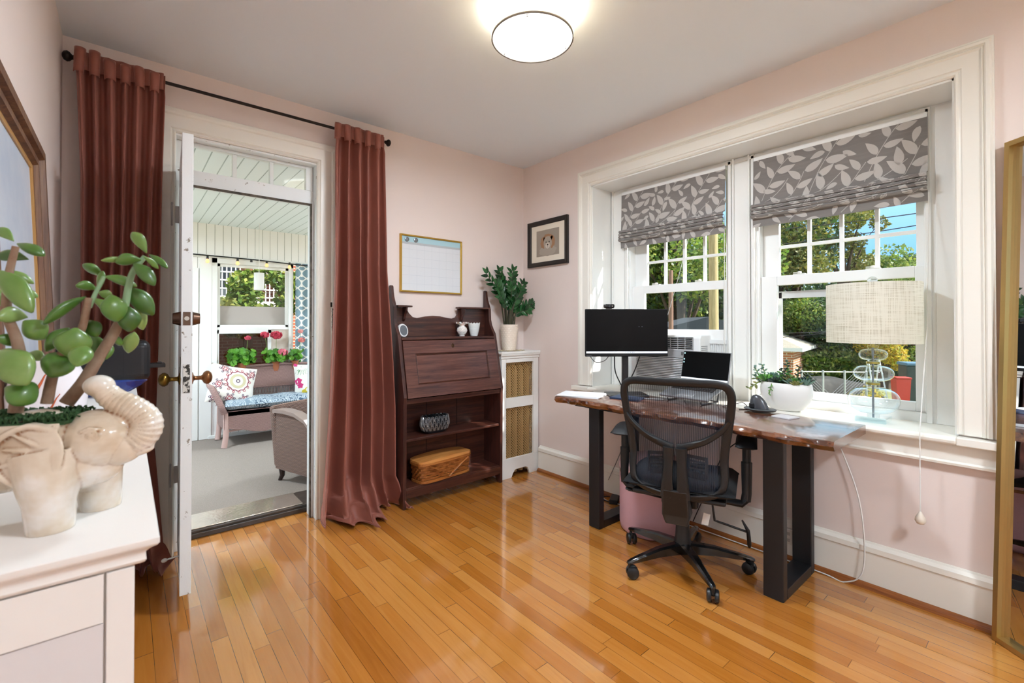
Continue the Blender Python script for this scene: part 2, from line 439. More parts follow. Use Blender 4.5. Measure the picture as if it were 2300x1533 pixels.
# casing beads
for y0, y1 in ((-.93, -.915), (-1.70, -1.68), (-1.838, -1.818), (-2.625, -2.605)):
    b.box(RX - .014, y0, .757, RX, y1, 2.24)
for y0, y1 in ((-.895, -.785), (-1.80, -1.718), (-2.722, -2.64)):
    b.box(RX - .007, y0, .757, RX, y1, 2.235)
b.box(RX - .014, -2.62, 2.215, RX, -.92, 2.235)
for y0, y1 in ((-.80, -.785), (-1.812, -1.80), (-1.718, -1.706)): b.box(RX - .017, y0, .757, RX, y1, 2.245)
st(b.build('trim_6', whitem, bev=.0025), 'white window posts, head and mullion at the back of the recess')

def sash_window(idx, y0, y1, gy0, gy1, lz0, lz1, meet, side, botz):
    """y0<y1 frame; g = glass extents; lower sash glass lz0..lz1; upper glass from meet up"""
    w = sempty('window_%d' % idx, ((.28), (y0 + y1) / 2, botz))
    xi, xo = .262, .292           # lower sash plane
    ui, uo = .298, .328           # upper sash plane
    # jamb liners
    b = B(); b.box(.236, y0, .80, .36, y0 + .012, 2.215); b.box(.236, y1 - .012, .80, .36, y1, 2.215)
    b.build('window_frame', winm, w, bev=.002)
    # upper sash
    ut = 2.165
    b = B(); b.box(ui, y0 + .012, meet - .045, uo, gy0, 2.21); b.box(ui, gy1, meet - .045, uo, y1 - .012, 2.21)
    b.box(ui, gy0, meet - .045, uo, gy1, meet); b.box(ui, gy0, ut, uo, gy1, 2.21)
    us = b.build('upper_sash', winm, w, bev=.003)
    b = B(); n = 4; mw = .009
    for k in range(1, n):
        y = lerp(gy0, gy1, k / n); b.box(ui + .004, y - mw, meet, uo - .004, y + mw, ut)
    z = meet + .175
    while z < ut - .05:
        b.box(ui + .005, gy0, z - mw, uo - .005, gy1, z + mw); z += .172
    b.build('muntin_grid', winm, us, bev=.002)
    B().box(.311, gy0, meet, .314, gy1, ut).build('pane', glassm, us)
    # lower sash
    b = B(); top = meet + .003
    b.box(xi, y0 + .012, botz, xo, gy0, top); b.box(xi, gy1, botz, xo, y1 - .012, top)
    b.box(xi, gy0, botz, xo, gy1, lz0); b.box(xi, gy0, lz1, xo, gy1, top)
    ls = b.build('lower_sash', winm, w, bev=.003)
    B().box(.276, gy0, lz0, .279, gy1, lz1).build('pane', glassm, ls)
    # sash locks
    for t in (.28, .72):
        y = lerp(y0, y1, t)
        b = B(); b.box(xi + .002, y - .03, top, xo, y + .03, top + .006).lathe([(.011, 0), (.011, .010), (.004, .013)], (xi + .014, y, top + .006), 12)
        b.obox((xi + .012, y + .014, top + .012), (.008, .034, .005), (0, 0, .2)); b.build('sash_lock', mat('lock_plastic', 'dcdcd4', .4), ls, bev=.001)
    return w
w1 = sash_window(1, -1.675, -.93, -1.63, -1.045, 1.185, 1.447, 1.50, 0, 1.10)
w2 = sash_window(2, -2.61, -1.845, -2.56, -1.945, .845, 1.448, 1.50, 0, .80)
# storm screen rails behind the lower sash of the right window
b = B(); b.box(.335, -2.57, 1.375, .350, -1.93, 1.415); b.box(.335, -2.58, .83, .350, -2.565, 1.41); b.box(.335, -1.945, .83, .350, -1.93, 1.41)
b.build('storm_screen_frame', mat('storm_aluminium', 'c9cbcd', .4, .3), w2)

# ------------------------------------------------------------------ doorway
DC = [(0, 0), (0, .012), (.006, .018), (.016, .012), (.022, .020), (.085, .022), (.092, .03), (.102, .034), (.118, .032), (.125, .02), (.125, 0)]
st(B().frame('y', DX0 + .008, DX1 - .008, 0, DZ, DC, 0, -1, False).build('trim_7', creamm, smooth=25), 'cream moulded casing around the porch doorway')
b = B()
JR = -1.80
b.box(DX0, 0, 0, DX0 + .012, .13, DZ); b.box(DX1 - .010, 0, 0, DX1, .13, DZ); b.box(DX0, 0, DZ - .012, DX1, .13, DZ)
b.box(DX1 - .022, .045, 0, DX1 - .010, .13, 2.0)
b.box(DX0 + .012, .05, 0, DX0 + .04, .13, 2.0)
b.box(DX0, .06, 1.985, DX1, .12, 2.07)
st(b.build('trim_8', chipm, bev=.002), 'worn white door jamb with chipped paint')
b = B(); b.box(DX1 - .030, .040, .0, DX1 - .022, .062, 1.985); b.box(DX0 + .05, .05, 1.975, DX1 - .02, .062, 1.987)
st(b.build('trim_9', mat('dark_weather_strip', '2a2420', .8, noise=(30, '6b5f52', .2)), bev=0), 'dark brown weather strip around the porch doorway')
# transom
t = sempty('window_4', ((DX0 + DX1) / 2, .07, 2.06))
b = B(); y0, y1 = .06, .10; a0, a1 = DX0 + .012, DX1 - .012; g0, g1, gz0, gz1 = -2.375, -1.79, 2.075, 2.205
b.box(a0, y0, 2.07, g0, y1, DZ - .012).box(g1, y0, 2.07, a1, y1, DZ - .012).box(g0, y0, gz1, g1, y1, DZ - .012)
for k in (1, 2):
    x = lerp(g0, g1, k / 3); b.box(x - .011, y0 + .004, gz0 - .005, x + .011, y1, gz1)
b.build('sash', mat('bluish_white_paint', 'e6eae8', .4), t, bev=.003)
B().box(g0, .075, gz0 - .005, g1, .078, gz1).build('pane', glassm, t)
# threshold
b = B(); blk = mat('worn_black_sill', '1c1815', .28, noise=(7, '453a31', .2), bump=(30, .2))
b.box(DX0 - .1, .17, -.1, DX1 + .1, .44, .045); b.box(DX0 - .1, .160, 0, DX1 + .1, .172, .030)
st(b.build('trim_10', blk, bev=.004), 'worn black painted door sill')
b = B(); b.box(DX0 + .03, .185, .045, DX1 - .03, .43, .051)
st(b.build('trim_11', mat('scuffed_metal_sill', 'b5aba0', .16, .8, noise=(9, 'd6c6b6', .3), bump=(50, .1)), bev=.002), 'scuffed shiny plate on the door sill')

# ------------------------------------------------------------------ door leaf
door = sempty('door_1', (-2.462, 0, 0))
dl = Matrix.Translation((-2.425, -.005, 0)) @ Matrix.Rotation(math.radians(-93.2), 4, 'Z')   # local x along the leaf
b = B(dl); L_, T_ = .615, .040
zb, zt = .075, 2.035
b.box(0, -T_ / 2, zb, .095, T_ / 2, zt).box(L_ - .095, -T_ / 2, zb, L_, T_ / 2, zt)
for z0, z1 in ((zb, .30), (.85, 1.0), (zt - .11, zt)): b.box(.095, -T_ / 2, z0, L_ - .095, T_ / 2, z1)
lf = b.build('door_leaf', chipm, door, bev=.002)
B(dl).box(.095, -.010, .30, L_ - .095, .010, zt - .11).build('door_panel', chipm, door)
brass = mat('old_brass', '8a6d2c', .3, .9, noise=(20, '5a4420', .3)); bronze = mat('brown_bronze', '6b4326', .32, .8, noise=(25, '9a6a44', .25))
def knob(side, m, z=.985):
    s_ = side; kp = [(.026, 0), (.026, .004), (.012, .008), (.009, .012), (.009, .034), (.012, .038), (.024, .044), (.030, .054), (.029, .062), (.020, .072), (.008, .076), (0, .077)]
    b = B(dl @ Matrix.Translation((L_ - .055, s_ * T_ / 2, z)) @ Matrix.Rotation(-s_ * PI / 2, 4, 'X'))
    b.lathe(kp, (0, 0, 0), 24); return b.build('door_knob', m, door, smooth=40)
lab(knob(-1, brass), 'brass knob on the room side'); lab(knob(1, bronze), 'brown knob on the porch side')
for s_ in (-1, 1):
    b = B(dl @ Matrix.Translation((L_ - .055, s_ * T_ / 2, 1.245)) @ Matrix.Rotation(-s_ * PI / 2, 4, 'X'))
    b.lathe([(.031, 0), (.031, .003), (.029, .005), (.023, .028), (.021, .029), (0, .029)], (0, 0, 0), 28)
    lab(b.build('deadbolt', mat('bronze_lock', '6a5142', .3, .9), door, smooth=30), 'bronze deadbolt housing')
b = B(dl); b.box(L_, -.013, 1.217, L_ + .002, .013, 1.273); b.build('bolt_plate', mat('bolt_bronze', '6e5a4d', .4, .8), door)
b = B(dl @ Matrix.Translation((L_ + .002, 0, 1.245)) @ Matrix.Rotation(PI / 2, 4, 'Y')); b.lathe([(.009, 0), (.009, .0015), (0, .0015)], (0, 0, 0), 16).build('bolt_end', mat('pale_metal', 'cfccc4', .3, .6), door)
b = B(dl); b.box(L_, -.012, .93, L_ + .002, .012, 1.05); b.build('latch_plate', mat('patchy_latch_plate', '3b3833', .6, .3, noise=(45, 'dcdcd6', .03)), door)
b = B(dl); b.box(L_ - .075, -T_ / 2 - .002, .88, L_ - .035, -T_ / 2, 1.08); b.build('escutcheon', mat('dark_escutcheon', '54503f', .4, .7), door, bev=.004)
hm = mat('painted_hinge', 'b9b7b5', .4, .3)
for z in (1.80, .43):
    b = B(); b.cyl((-2.475, -.008, z - .05), (-2.475, -.008, z + .05), .008, seg=12).ball((-2.475, -.008, z + .056), .009).ball((-2.475, -.008, z - .056), .009)
    b.box(-2.475, -.010, z - .045, -2.44, -.006, z + .045); b.build('hinge', hm, door, smooth=40)
b = B(dl); b.cyl((.40, -T_ / 2, .16), (.40, -T_ / 2 - .05, .155), .004, seg=8); b.ball((.40, -T_ / 2 - .052, .155), (.009, .012, .009)); b.build('door_stop', mat('rubber_white', 'e0e0dc', .6), door, smooth=50)
# security chain on casing
b = B()
b.box(-1.662, -.028, 1.33, -1.640, -.022, 1.36)
for k in range(9): 
    z = 1.32 - k * .017; b.tube([(-1.650 + .005 * math.cos(a) * (1 if k % 2 else .5), -.03 + .004 * math.sin(a) * (0 if k % 2 else 1), z + .009 * math.sin(a)) for a in [i * PI / 4 for i in range(8)]], .0016, 5, closed=True)
tag(b.build('door_chain', mat('dark_chain', '4a463f', .4, .8), smooth=50), 'small dark security chain hanging on the door casing beside the right curtain', 'chain')
# ------------------------------------------------------------------ ceiling light
LX, LY = -1.318, -1.548
cl = thing('ceiling_light', 'round drum ceiling light with cream shade and glowing white diffuser', 'light', (LX, LY, 2.45))
b = B(); b.lathe([(.178, 2.455), (.178, 2.565), (.176, 2.565), (.176, 2.455)], (LX, LY, 0), 64, cap=False)
shm = clothmat('cream_drum_cloth', 'f4eddc', trans=.5)
b.build('drum_shade', shm, cl, smooth=40)
b = B(); b.lathe([(.1775, 2.450), (.1775, 2.456), (.172, 2.456), (.172, 2.450)], (LX, LY, 0), 64, cap=False); b.build('rim', mat('satin_nickel', 'b9b4aa', .35, .6), cl, smooth=40)
b = B(); b.lathe([(.172, 2.4525), (0, 2.4525)], (LX, LY, 0), 64, cap=False)
dm, nt, p = newmat('glowing_diffuser')
p.inputs['Base Color'].default_value = lin('f6f6f6'); p.inputs['Emission Color'].default_value = (1, .97, .93, 1)
tc = N(nt, 'TexCoord'); acc = None
for bx, by in ((-.07, .035), (.055, -.055)):
    d_ = N(nt, 'VectorMath', {0: tc.outputs['Object'], 1: (bx, by, 0.0)}, operation='DISTANCE')
    g_ = N(nt, 'MapRange', {0: d_.outputs['Value'], 1: 0.0, 2: .10, 3: 1.0, 4: 0.0}, interpolation_type='SMOOTHSTEP')
    acc = g_.outputs[0] if acc is None else math_(nt, 'ADD', acc, g_.outputs[0])
nt.links.new(math_(nt, 'ADD', math_(nt, 'MULTIPLY', acc, 5.0), 0.62), p.inputs['Emission Strength'])
b.build('diffuser', dm, cl)
b = B()
for a in (100, 220, 340):
    x, y = LX + .160 * math.cos(math.radians(a)), LY + .160 * math.sin(math.radians(a)); B().cyl((x, y, 2.447), (x, y, 2.453), .004, seg=10).build('screw', mat('screw_metal', '8c8880', .4, .7), cl)
b = B(); b.lathe([(.06, 2.55), (.06, 2.58), (0, 2.58)], (LX, LY, 0), 24); b.build('canopy', mat('satin_nickel', 'b9b4aa', .35, .6), cl, smooth=40)
def lamp_lights(root, z=2.45):
    for dx, dy in ((-.07, .035), (.055, -.055)):
        ld = bpy.data.lights.new('bulb_light', 'POINT'); ld.energy = 5; ld.shadow_soft_size = .035; ld.color = (.94, .96, 1)
        lo = bpy.data.objects.new('bulb_light', ld); lo.location = (dx, dy, .06); COL.objects.link(lo); lo.parent = root
    ld = bpy.data.lights.new('diffuser_light', 'AREA'); ld.shape = 'DISK'; ld.size = .335; ld.energy = LAMP_POWER; ld.color = (.79, .90, 1)
    lo = bpy.data.objects.new('diffuser_light', ld); lo.location = (0, 0, -.001); COL.objects.link(lo); lo.parent = root
lamp_lights(cl)
rear_fill = dup(cl, (-1.318, -4.1, 2.45), label='added drum fill light out of view in the rear half of the room')  # extra lamp added behind the camera to raise the room's brightness
for o_ in list(rear_fill.children):
    if o_.type == 'LIGHT' and o_.data.type == 'AREA': o_.data = o_.data.copy(); o_.data.energy = LAMP_POWER * 1.5
# ------------------------------------------------------------------ porch
PX0, PX1, PY0, PY1, PZ = -3.9, .9, .12, 2.70, 2.27
carp = mat('beige_carpet', '9d9187', .95, noise=(160, '857a72', .25), bump=(300, .5))
st(B().box(PX0, .43, -.08, PX1, PY1, .028).build('floor_porch', carp), 'beige carpet of the porch')
st(B().box(PX0, PY0, PZ, PX1, PY1 + .1, PZ + .08).build('ceiling_porch', stripes('aqua_beadboard', 'e6efef', '93a3a0', 'x', .085, .08)), 'pale aqua beadboard porch ceiling')
beadw = stripes('white_beadboard', 'f5f1ee', '9a968c', 'x', .075, .07)
b = B()
b.box(PX0, PY1, 0, -2.07, PY1 + .08, PZ).box(-.95, PY1, 0, PX1, PY1 + .08, PZ).box(-2.07, PY1, 1.94, -.95, PY1 + .08, PZ).box(-2.07, PY1, 0, -.95, PY1 + .08, .70)
st(b.build('wall_porch', beadw), 'white beadboard outer wall of the porch')
b = B()
b.box(-2.08, PY1 - .02, .03, -1.975, PY1 + .02, 1.93); b.box(-1.975, PY1 - .015, .70, -1.925, PY1 + .06, 1.93)
b.box(-1.975, PY1 - .015, 1.865, -1.18, PY1 + .06, 1.93); b.box(-1.225, PY1 - .015, .70, -1.18, PY1 + .06, 1.93); b.box(-1.975, PY1 - .05, .66, -.95, PY1 + .06, .70)
b.box(PX0, PY1 - .03, 1.915, PX1, PY1, 1.945); b.box(PX0, PY1 - .02, .03, -2.09, PY1 - .005, 1.80)
b.box(-2.0, PY1 - .03, .028, PX1, PY1, .06)
st(b.build('trim_12', whitem, bev=.003), 'white window frame and boards of the porch wall')
pw = sempty('window_5', (-1.57, PY1, .7))
b = B(); b.box(-1.925, PY1 + .02, 1.185, -1.895, PY1 + .05, 1.865).box(-1.255, PY1 + .02, 1.185, -1.225, PY1 + .05, 1.865).box(-1.925, PY1 + .02, 1.835, -1.225, PY1 + .05, 1.865).box(-1.925, PY1 + .02, 1.185, -1.225, PY1 + .05, 1.215)
b.box(-1.925, PY1, 1.16, -1.225, PY1 + .03, 1.19).box(-1.925, PY1, .70, -1.905, PY1 + .03, 1.16).box(-1.44, PY1, .70, -1.405, PY1 + .03, 1.16).box(-1.925, PY1, 1.12, -1.405, PY1 + .03, 1.16)
b.build('sash', whitem, pw, bev=.002)
B().box(-1.895, PY1 + .033, 1.215, -1.255, PY1 + .036, 1.835).build('pane', glassm, pw)
B().box(-1.905, PY1 + .013, .70, -1.44, PY1 + .017, 1.12).build('lower_pane', glassmat('screened_glass', 'c8bdb0', 1.0, .8), pw)
B().box(-1.405, PY1 + .01, .70, -1.225, PY1 + .02, 1.16).build('side_panel', mat('weathered_panel', 'd9cfc2', .7, noise=(9, 'c2b3a4', .2)), pw)
b = B(); b.box(-1.97, PY1 + .12, 1.29, -1.20, PY1 + .22, 1.42); b.box(-1.93, PY1 + .10, 1.185, -1.20, PY1 + .16, 1.29)
tag(b.build('awning_box', mat('grey_awning', 'b5ada6', .6)), 'grey box ledge outside the porch window', 'ledge')
# unseen fill lights added at both porch ends, then the string lights
porch_fill_r = dup(cl, (.25, 1.5, 2.14), label='added drum fill light out of view at the right end of the porch')
for o_ in list(porch_fill_r.children):
    if o_.type == 'LIGHT' and o_.data.type == 'AREA': o_.data = o_.data.copy(); o_.data.energy = 34
porch_fill_l = dup(porch_fill_r, (-3.1, 1.5, 2.14), label='added drum fill light out of view at the left end of the porch')  # matching lamp added out of view to brighten the porch
cab = bez([(-2.9, PY1 - .06, 1.955), (-2.2, PY1 - .06, 1.935), (-1.6, PY1 - .06, 1.925), (-1.0, PY1 - .06, 1.905), (-.6, PY1 - .06, 1.93)], 8)
slr = thing('string_light', 'black string of small warm bulbs above the porch window', 'string lights', (-1.7, PY1 - .06, 1.93))
B().tube(cab, .007, 6).build('cable', blackm, slr, smooth=60)
for i, x in enumerate((-2.02, -1.75, -1.62, -1.47, -1.235)):
    y = PY1 - .07; z0 = 1.925
    B().cyl((x, y, z0), (x, y, z0 - .03), .010, .012, 10).build('socket', blackm, slr, smooth=40)
    if i != 2:
        b = B(); b.lathe([(.008, 0), (.017, -.018), (.019, -.028), (.013, -.040), (0, -.045)], (x, y, z0 - .03), 14)
        b.build('bulb', mat('warm_bulb', 'ffd6a0', .3, emis=3.5 if i in (1, 3, 4) else .5, ecol='ffb060'), slr, smooth=60)
b = B(); b.lathe([(.048, 0), (.048, .18), (.046, .18), (.046, 0)], (-1.60, 2.35, 1.575), 24, cap=False); b.cyl((-1.6, 2.35, 1.75), (-1.6, 2.35, PZ), .003, seg=6)
tag(b.build('lantern', mat('white_paper', 'e8e6e2', .6), smooth=40), 'white paper tube lantern hanging on the porch', 'lantern')
# lattice curtain
b = B(); X0, X1, CZ0, CZ1 = -1.165, -.80, .72, 1.925
def latfn(x, z, off=0): return (x, PY1 - .045 - .012 * math.sin((x - X0) * 60) - off, z)
b.grid(lambda u, v: latfn(lerp(X0, X1, u), lerp(CZ0, CZ1, v)), 40, 2)
b.mat(1)
def ribbon(pts, w):
    for i in range(len(pts) - 1):
        (x0, z0), (x1, z1) = pts[i], pts[i + 1]; dx, dz = x1 - x0, z1 - z0; L = math.hypot(dx, dz) or 1; nx, nz = -dz / L * w, dx / L * w
        q = [(x0 - nx, z0 - nz), (x1 - nx, z1 - nz), (x1 + nx, z1 + nz), (x0 + nx, z0 + nz)]
        b.add([latfn(min(max(x, X0), X1), min(max(z, CZ0), CZ1), .002) for x, z in q], [(0, 1, 2, 3)])
P_ = .115; A_ = .037
for k in range(4):
    xc = X0 + .02 + k * .098
    for s_ in (-1, 1):
        ribbon([(xc + s_ * A_ * 1.25 * math.sin(PI * i / 12 * 1.0), CZ0 + i * P_ * 2 / 24) for i in range(int((CZ1 - CZ0) / (P_ / 12)))], .006)
    z = CZ0 + .02; q = 0
    while z < CZ1:
        ribbon([(xc + .049, z), (xc + .049, z + .07)], .007); ribbon([(xc + .036, z), (xc + .062, z)], .004); ribbon([(xc + .036, z + .07), (xc + .062, z + .07)], .004); z += P_
tag(b.build('porch_curtain', [mat('slate_blue_cloth', '7f9aa6', .9), mat('white_print', 'eceae4', .9)]), 'slate blue curtain with a white lattice print beside the porch window', 'curtain')
# wicker loveseat
wick = mat('pink_brown_wicker', '8d6a63', .6, noise=(6, '9d7c74', .3))
def wickmat(name, c1, c2, su, sv):
    m, nt, p = newmat(name); tc = N(nt, 'TexCoord'); sx = N(nt, 'SeparateXYZ', {0: tc.outputs['Object']})
    u = math_(nt, 'ADD', sx.outputs[0], math_(nt, 'MULTIPLY', sx.outputs[1], .9))
    a = math_(nt, 'SINE', math_(nt, 'MULTIPLY', u, su)); c = math_(nt, 'SINE', math_(nt, 'MULTIPLY', sx.outputs[2], sv))
    rowsgn = math_(nt, 'SIGN', c); f = math_(nt, 'ADD', math_(nt, 'MULTIPLY', math_(nt, 'MULTIPLY', a, rowsgn), .35), math_(nt, 'ABSOLUTE', c))
    f = math_(nt, 'ADD', math_(nt, 'MULTIPLY', f, .6), .1)
    nt.links.new(ramp(nt, f, [(.08, c2), (.45, c1), (.9, c1)]), p.inputs['Base Color']); p.inputs['Roughness'].default_value = .55
    bb = N(nt, 'Bump', {'Height': f, 'Strength': .8, 'Distance': .006}); nt.links.new(bb.outputs[0], p.inputs['Normal']); return m
wv = wickmat('woven_pink_wicker', 'a8867f', '5a3d3c', 200, 420)
SX0, SX1, SY0, SY1 = -1.93, -.66, 2.17, 2.60
ls = thing('wicker_loveseat', 'pinkish brown wicker loveseat with patterned seat cushion on the porch', 'loveseat', ((SX0 + SX1) / 2, 2.4, .03))
b = B()
def apron(y):
    pts = [(SX0 + .02, .375), (SX1 - .02, .375), (SX1 - .02, .22)]
    n = 12
    for i in range(n + 1):
        t = i / n; x = lerp(SX1 - .06, SX0 + .06, t); pts.append((x, .20 - .06 * math.sin(PI * ((t * 2) % 1.0)) ** 2))
    pts.append((SX0 + .02, .22)); return pts
b.prism(apron(0), 'y', SY0, SY0 + .015); b.box(SX0 + .02, SY0, .33, SX1 - .02, SY1, .37); b.box(SX0, SY0, .20, SX0 + .015, SY1, .37)
b.build('seat_frame', wv, ls)
b = B()
def backfn(u, v):
    x = lerp(SX0 - .01, SX1 + .01, u); top = .74 + .035 * math.sin(PI * u); z = lerp(.37, top, v); return (x, SY1 - .02 + .06 * v - .05 * math.sin(PI * u) + .05, z)
b.grid(lambda u, v: backfn(u, lerp(.42, 1, v)), 30, 8); b.tube([backfn(i / 20, 1) for i in range(21)], .016, 8); b.tube([backfn(i / 20, .42) for i in range(21)], .008, 6)
for i in range(46):
    u = i / 46
    for s_ in (-.03, .03):
        if 0 <= u + s_ <= 1: b.tube([backfn(u, 0), backfn(u + s_, .42)], .0025, 4, cap=False)
b.build('backrest', wv, ls, smooth=50)
for xs, sg in ((SX0, -1), (SX1, 1)):
    b = B(); ap = bez([(xs + sg * .06, SY1 + .03, .68), (xs + sg * .09, 2.42, .62), (xs + sg * .08, 2.26, .58), (xs + sg * .03, 2.16, .44), (xs, SY0 - .005, .36)], 8)
    b.tube(ap, .030, 10, flat=.7)
    pan = [(p.x - sg * .02, p.y, p.z) for p in ap]
    for i in range(len(pan) - 1):
        b.add([pan[i], pan[i + 1], (xs, pan[i + 1][1], .37), (xs, pan[i][1], .37)], [(0, 1, 2, 3)])
    b.build('armrest', wv, ls, smooth=50)
legm = mat('pale_pink_wood', 'c4a39a', .5)
for x in (SX0 + .02, SX1 - .02):
    for y in (SY0 + .02, SY1):
        B().tube([(x, y, .36), (x, y, .2), (x - .005, y - .01 * (1 if y < 2.3 else -1), .12), (x - .02 * (1 if x < -1.5 else -1), y - .02, .028)], [.024, .026, .024, .026], 12).build('leg', legm, ls, smooth=50)
b = B(); b.tube([(SX0 + .02, SY0 + .02, .18), (SX1 - .02, SY0 + .25, .20)], .009, 8); b.build('stretcher', legm, ls)
# seat cushion: thing of its own
m, nt, p = newmat('blue_damask'); tc = N(nt, 'TexCoord')
v_ = N(nt, 'TexVoronoi', {'Vector': tc.outputs['Object'], 'Scale': 7.0}); wv_ = N(nt, 'TexWave', {'Vector': tc.outputs['Object'], 'Scale': 7.0, 'Distortion': 14.0, 'Detail': 3.0, 'Detail Scale': 2.0})
f = math_(nt, 'ADD', math_(nt, 'MULTIPLY', wv_.outputs['Fac'], .7), math_(nt, 'MULTIPLY', v_.outputs['Distance'], .5))
nt.links.new(ramp(nt, f, [(.25, '3f5468'), (.42, '8fa0ad'), (.6, 'd5dadc'), (.85, '7c8f9d')]), p.inputs['Base Color']); p.inputs['Roughness'].default_value = .9
b = B()
def cushfn(x0, x1, y0, y1, z0, z1, nx=28, ny=8, e=.25):
    def top(u, v, s_):
        x = lerp(x0, x1, u); y = lerp(y0, y1, v); k = pw_(1 - abs(2 * u - 1) ** 10, e) * pw_(1 - abs(2 * v - 1) ** 5, .5)
        zc = (z0 + z1) / 2; tuft = 1 - .16 * abs(math.sin(u * PI * 4)) ** 6; return (x, y, zc + s_ * (z1 - z0) / 2 * k * tuft)
    b.grid(lambda u, v: top(u, v, 1), nx, ny).grid(lambda u, v: top(u, v, -1), nx, ny)
cushfn(SX0 + .0, SX1 - .0, SY0 - .02, SY1 - .03, .372, .475, 60, 14)
sc = b.build('seat_cushion', m, smooth=80); tag(sc, 'long blue and white damask cushion on the wicker loveseat', 'cushion')
# throw pillows
def pillow(M, w, h, t, fn=None):
    b = B(M)
    def q(u, v, s_, o=0):
        a, c = 2 * u - 1, 2 * v - 1; k = max(0, (1 - a ** 4)) ** .6 * max(0, (1 - c ** 4)) ** .6
        px = a * w / 2 * (1 - .07 * pw_(1 - abs(c), .8) * abs(a)); pz = c * h / 2 * (1 - .07 * pw_(1 - abs(a), .8) * abs(c))
        return (px, -s_ * (t / 2 * k + o), pz)
    b.grid(lambda u, v: q(u, v, 1), 20, 20).grid(lambda u, v: q(u, v, -1), 20, 20)
    if fn: fn(b, lambda x, z, o=.002: q(x / w + .5, z / h + .5, 1, o))
    return b
def ring(b, mp, cx, cz, r0, r1, n=28, wob=0, k=0, x=1.0):
    pts = []
    for i in range(n):
        t = 2 * PI * i / n; w = 1 + wob * math.sin(k * t)
        pts.append((mp(cx + r0 * math.cos(t) * w * x, cz + r0 * math.sin(t) * w), mp(cx + r1 * math.cos(t) * w * x, cz + r1 * math.sin(t) * w)))
    vs = [p for q in pts for p in q]; b.add(vs, [(2 * i, 2 * ((i + 1) % n), 2 * ((i + 1) % n) + 1, 2 * i + 1) for i in range(n)])
def suzani(b, mp):
    rr = random.Random(4)
    b.mat(1); ring(b, mp, .03, .03, .098, .106, 48, .05, 12); b.mat(3); ring(b, mp, .03, .03, .05, .075, 32); b.mat(4); ring(b, mp, .03, .03, .012, .02)
    b.mat(2)
    for i in range(14):
        t = 2 * PI * i / 14; ring(b, mp, .03 + .118 * math.cos(t), .03 + .118 * math.sin(t), .008, .013, 12)
    for cx, cz in ((-.14, -.02), (-.15, -.15), (.12, -.15), (-.02, -.155), (-.1, .15), (.16, .12)):
        b.mat(1); ring(b, mp, cx, cz, .028, .034, 20, .1, 6); b.mat(2); ring(b, mp, cx, cz, .012, .02, 14, .2, 4)
        b.mat(4)
        for j in range(6):
            t = 2 * PI * j / 6; ring(b, mp, max(-.19, min(.19, cx + .046 * math.cos(t))), max(-.19, min(.19, cz + .046 * math.sin(t))), .006, .011, 10)
M1 = Matrix.Translation((-1.83, 2.40, .605)) @ Matrix.Rotation(math.radians(10), 4, 'Z') @ Matrix.Rotation(math.radians(-18), 4, 'X') @ Matrix.Rotation(math.radians(14), 4, 'Y')
pm = [mat('ivory_pillow', 'ece6dc', .9), mat('maroon_print', '8b2f4e', .9), mat('red_print', 'b8495a', .9), mat('sand_print', 'cfc6a0', .9), mat('plum_print', '5b4660', .9)]
tag(pillow(M1, .43, .40, .13, suzani).build('throw_pillow', pm, smooth=80), 'ivory throw pillow with maroon medallion print at the left end of the loveseat', 'pillow', 'throw pillows on the loveseat')
def tropic(b, mp):
    b.mat(1)
    for i in range(7):
        t = i / 7 * 1.9 + .6; x0, z0 = -.13, .15; x1, z1 = x0 + .12 * math.cos(t), z0 - .11 * math.sin(t)
        b.add([mp(x0, z0), mp((x0 + x1) / 2 + .01, (z0 + z1) / 2), mp(x1, z1), mp((x0 + x1) / 2 - .01, (z0 + z1) / 2 - .006)], [(0, 1, 2, 3)])
    b.mat(2)
    for cx, cz, r in ((-.17, -.02, .035), (-.15, -.07, .03), (-.02, -.07, .03), (-.18, .17, .02)): ring(b, mp, cx, cz, 0, r, 16, .2, 5)
    b.mat(3); ring(b, mp, -.08, -.15, 0, .05, 20, .15, 5); ring(b, mp, .06, -.15, 0, .045, 20, .1, 5)
    b.mat(2); ring(b, mp, .03, .0, .045, .052, 24)
M2 = Matrix.Translation((-1.035, 2.42, .60)) @ Matrix.Rotation(math.radians(-6), 4, 'Z') @ Matrix.Rotation(math.radians(-16), 4, 'X')
tag(pillow(M2, .40, .36, .13, tropic).build('throw_pillow', [mat('white_pillow', 'ece9e0', .9), mat('palm_green', '6f9a72', .9), mat('hot_pink', 'c83a74', .9), mat('lemon_print', 'd8c33c', .9)], smooth=80), 'white throw pillow with pink flowers and palm leaves toward the right end of the loveseat', 'pillow', 'throw pillows on the loveseat')
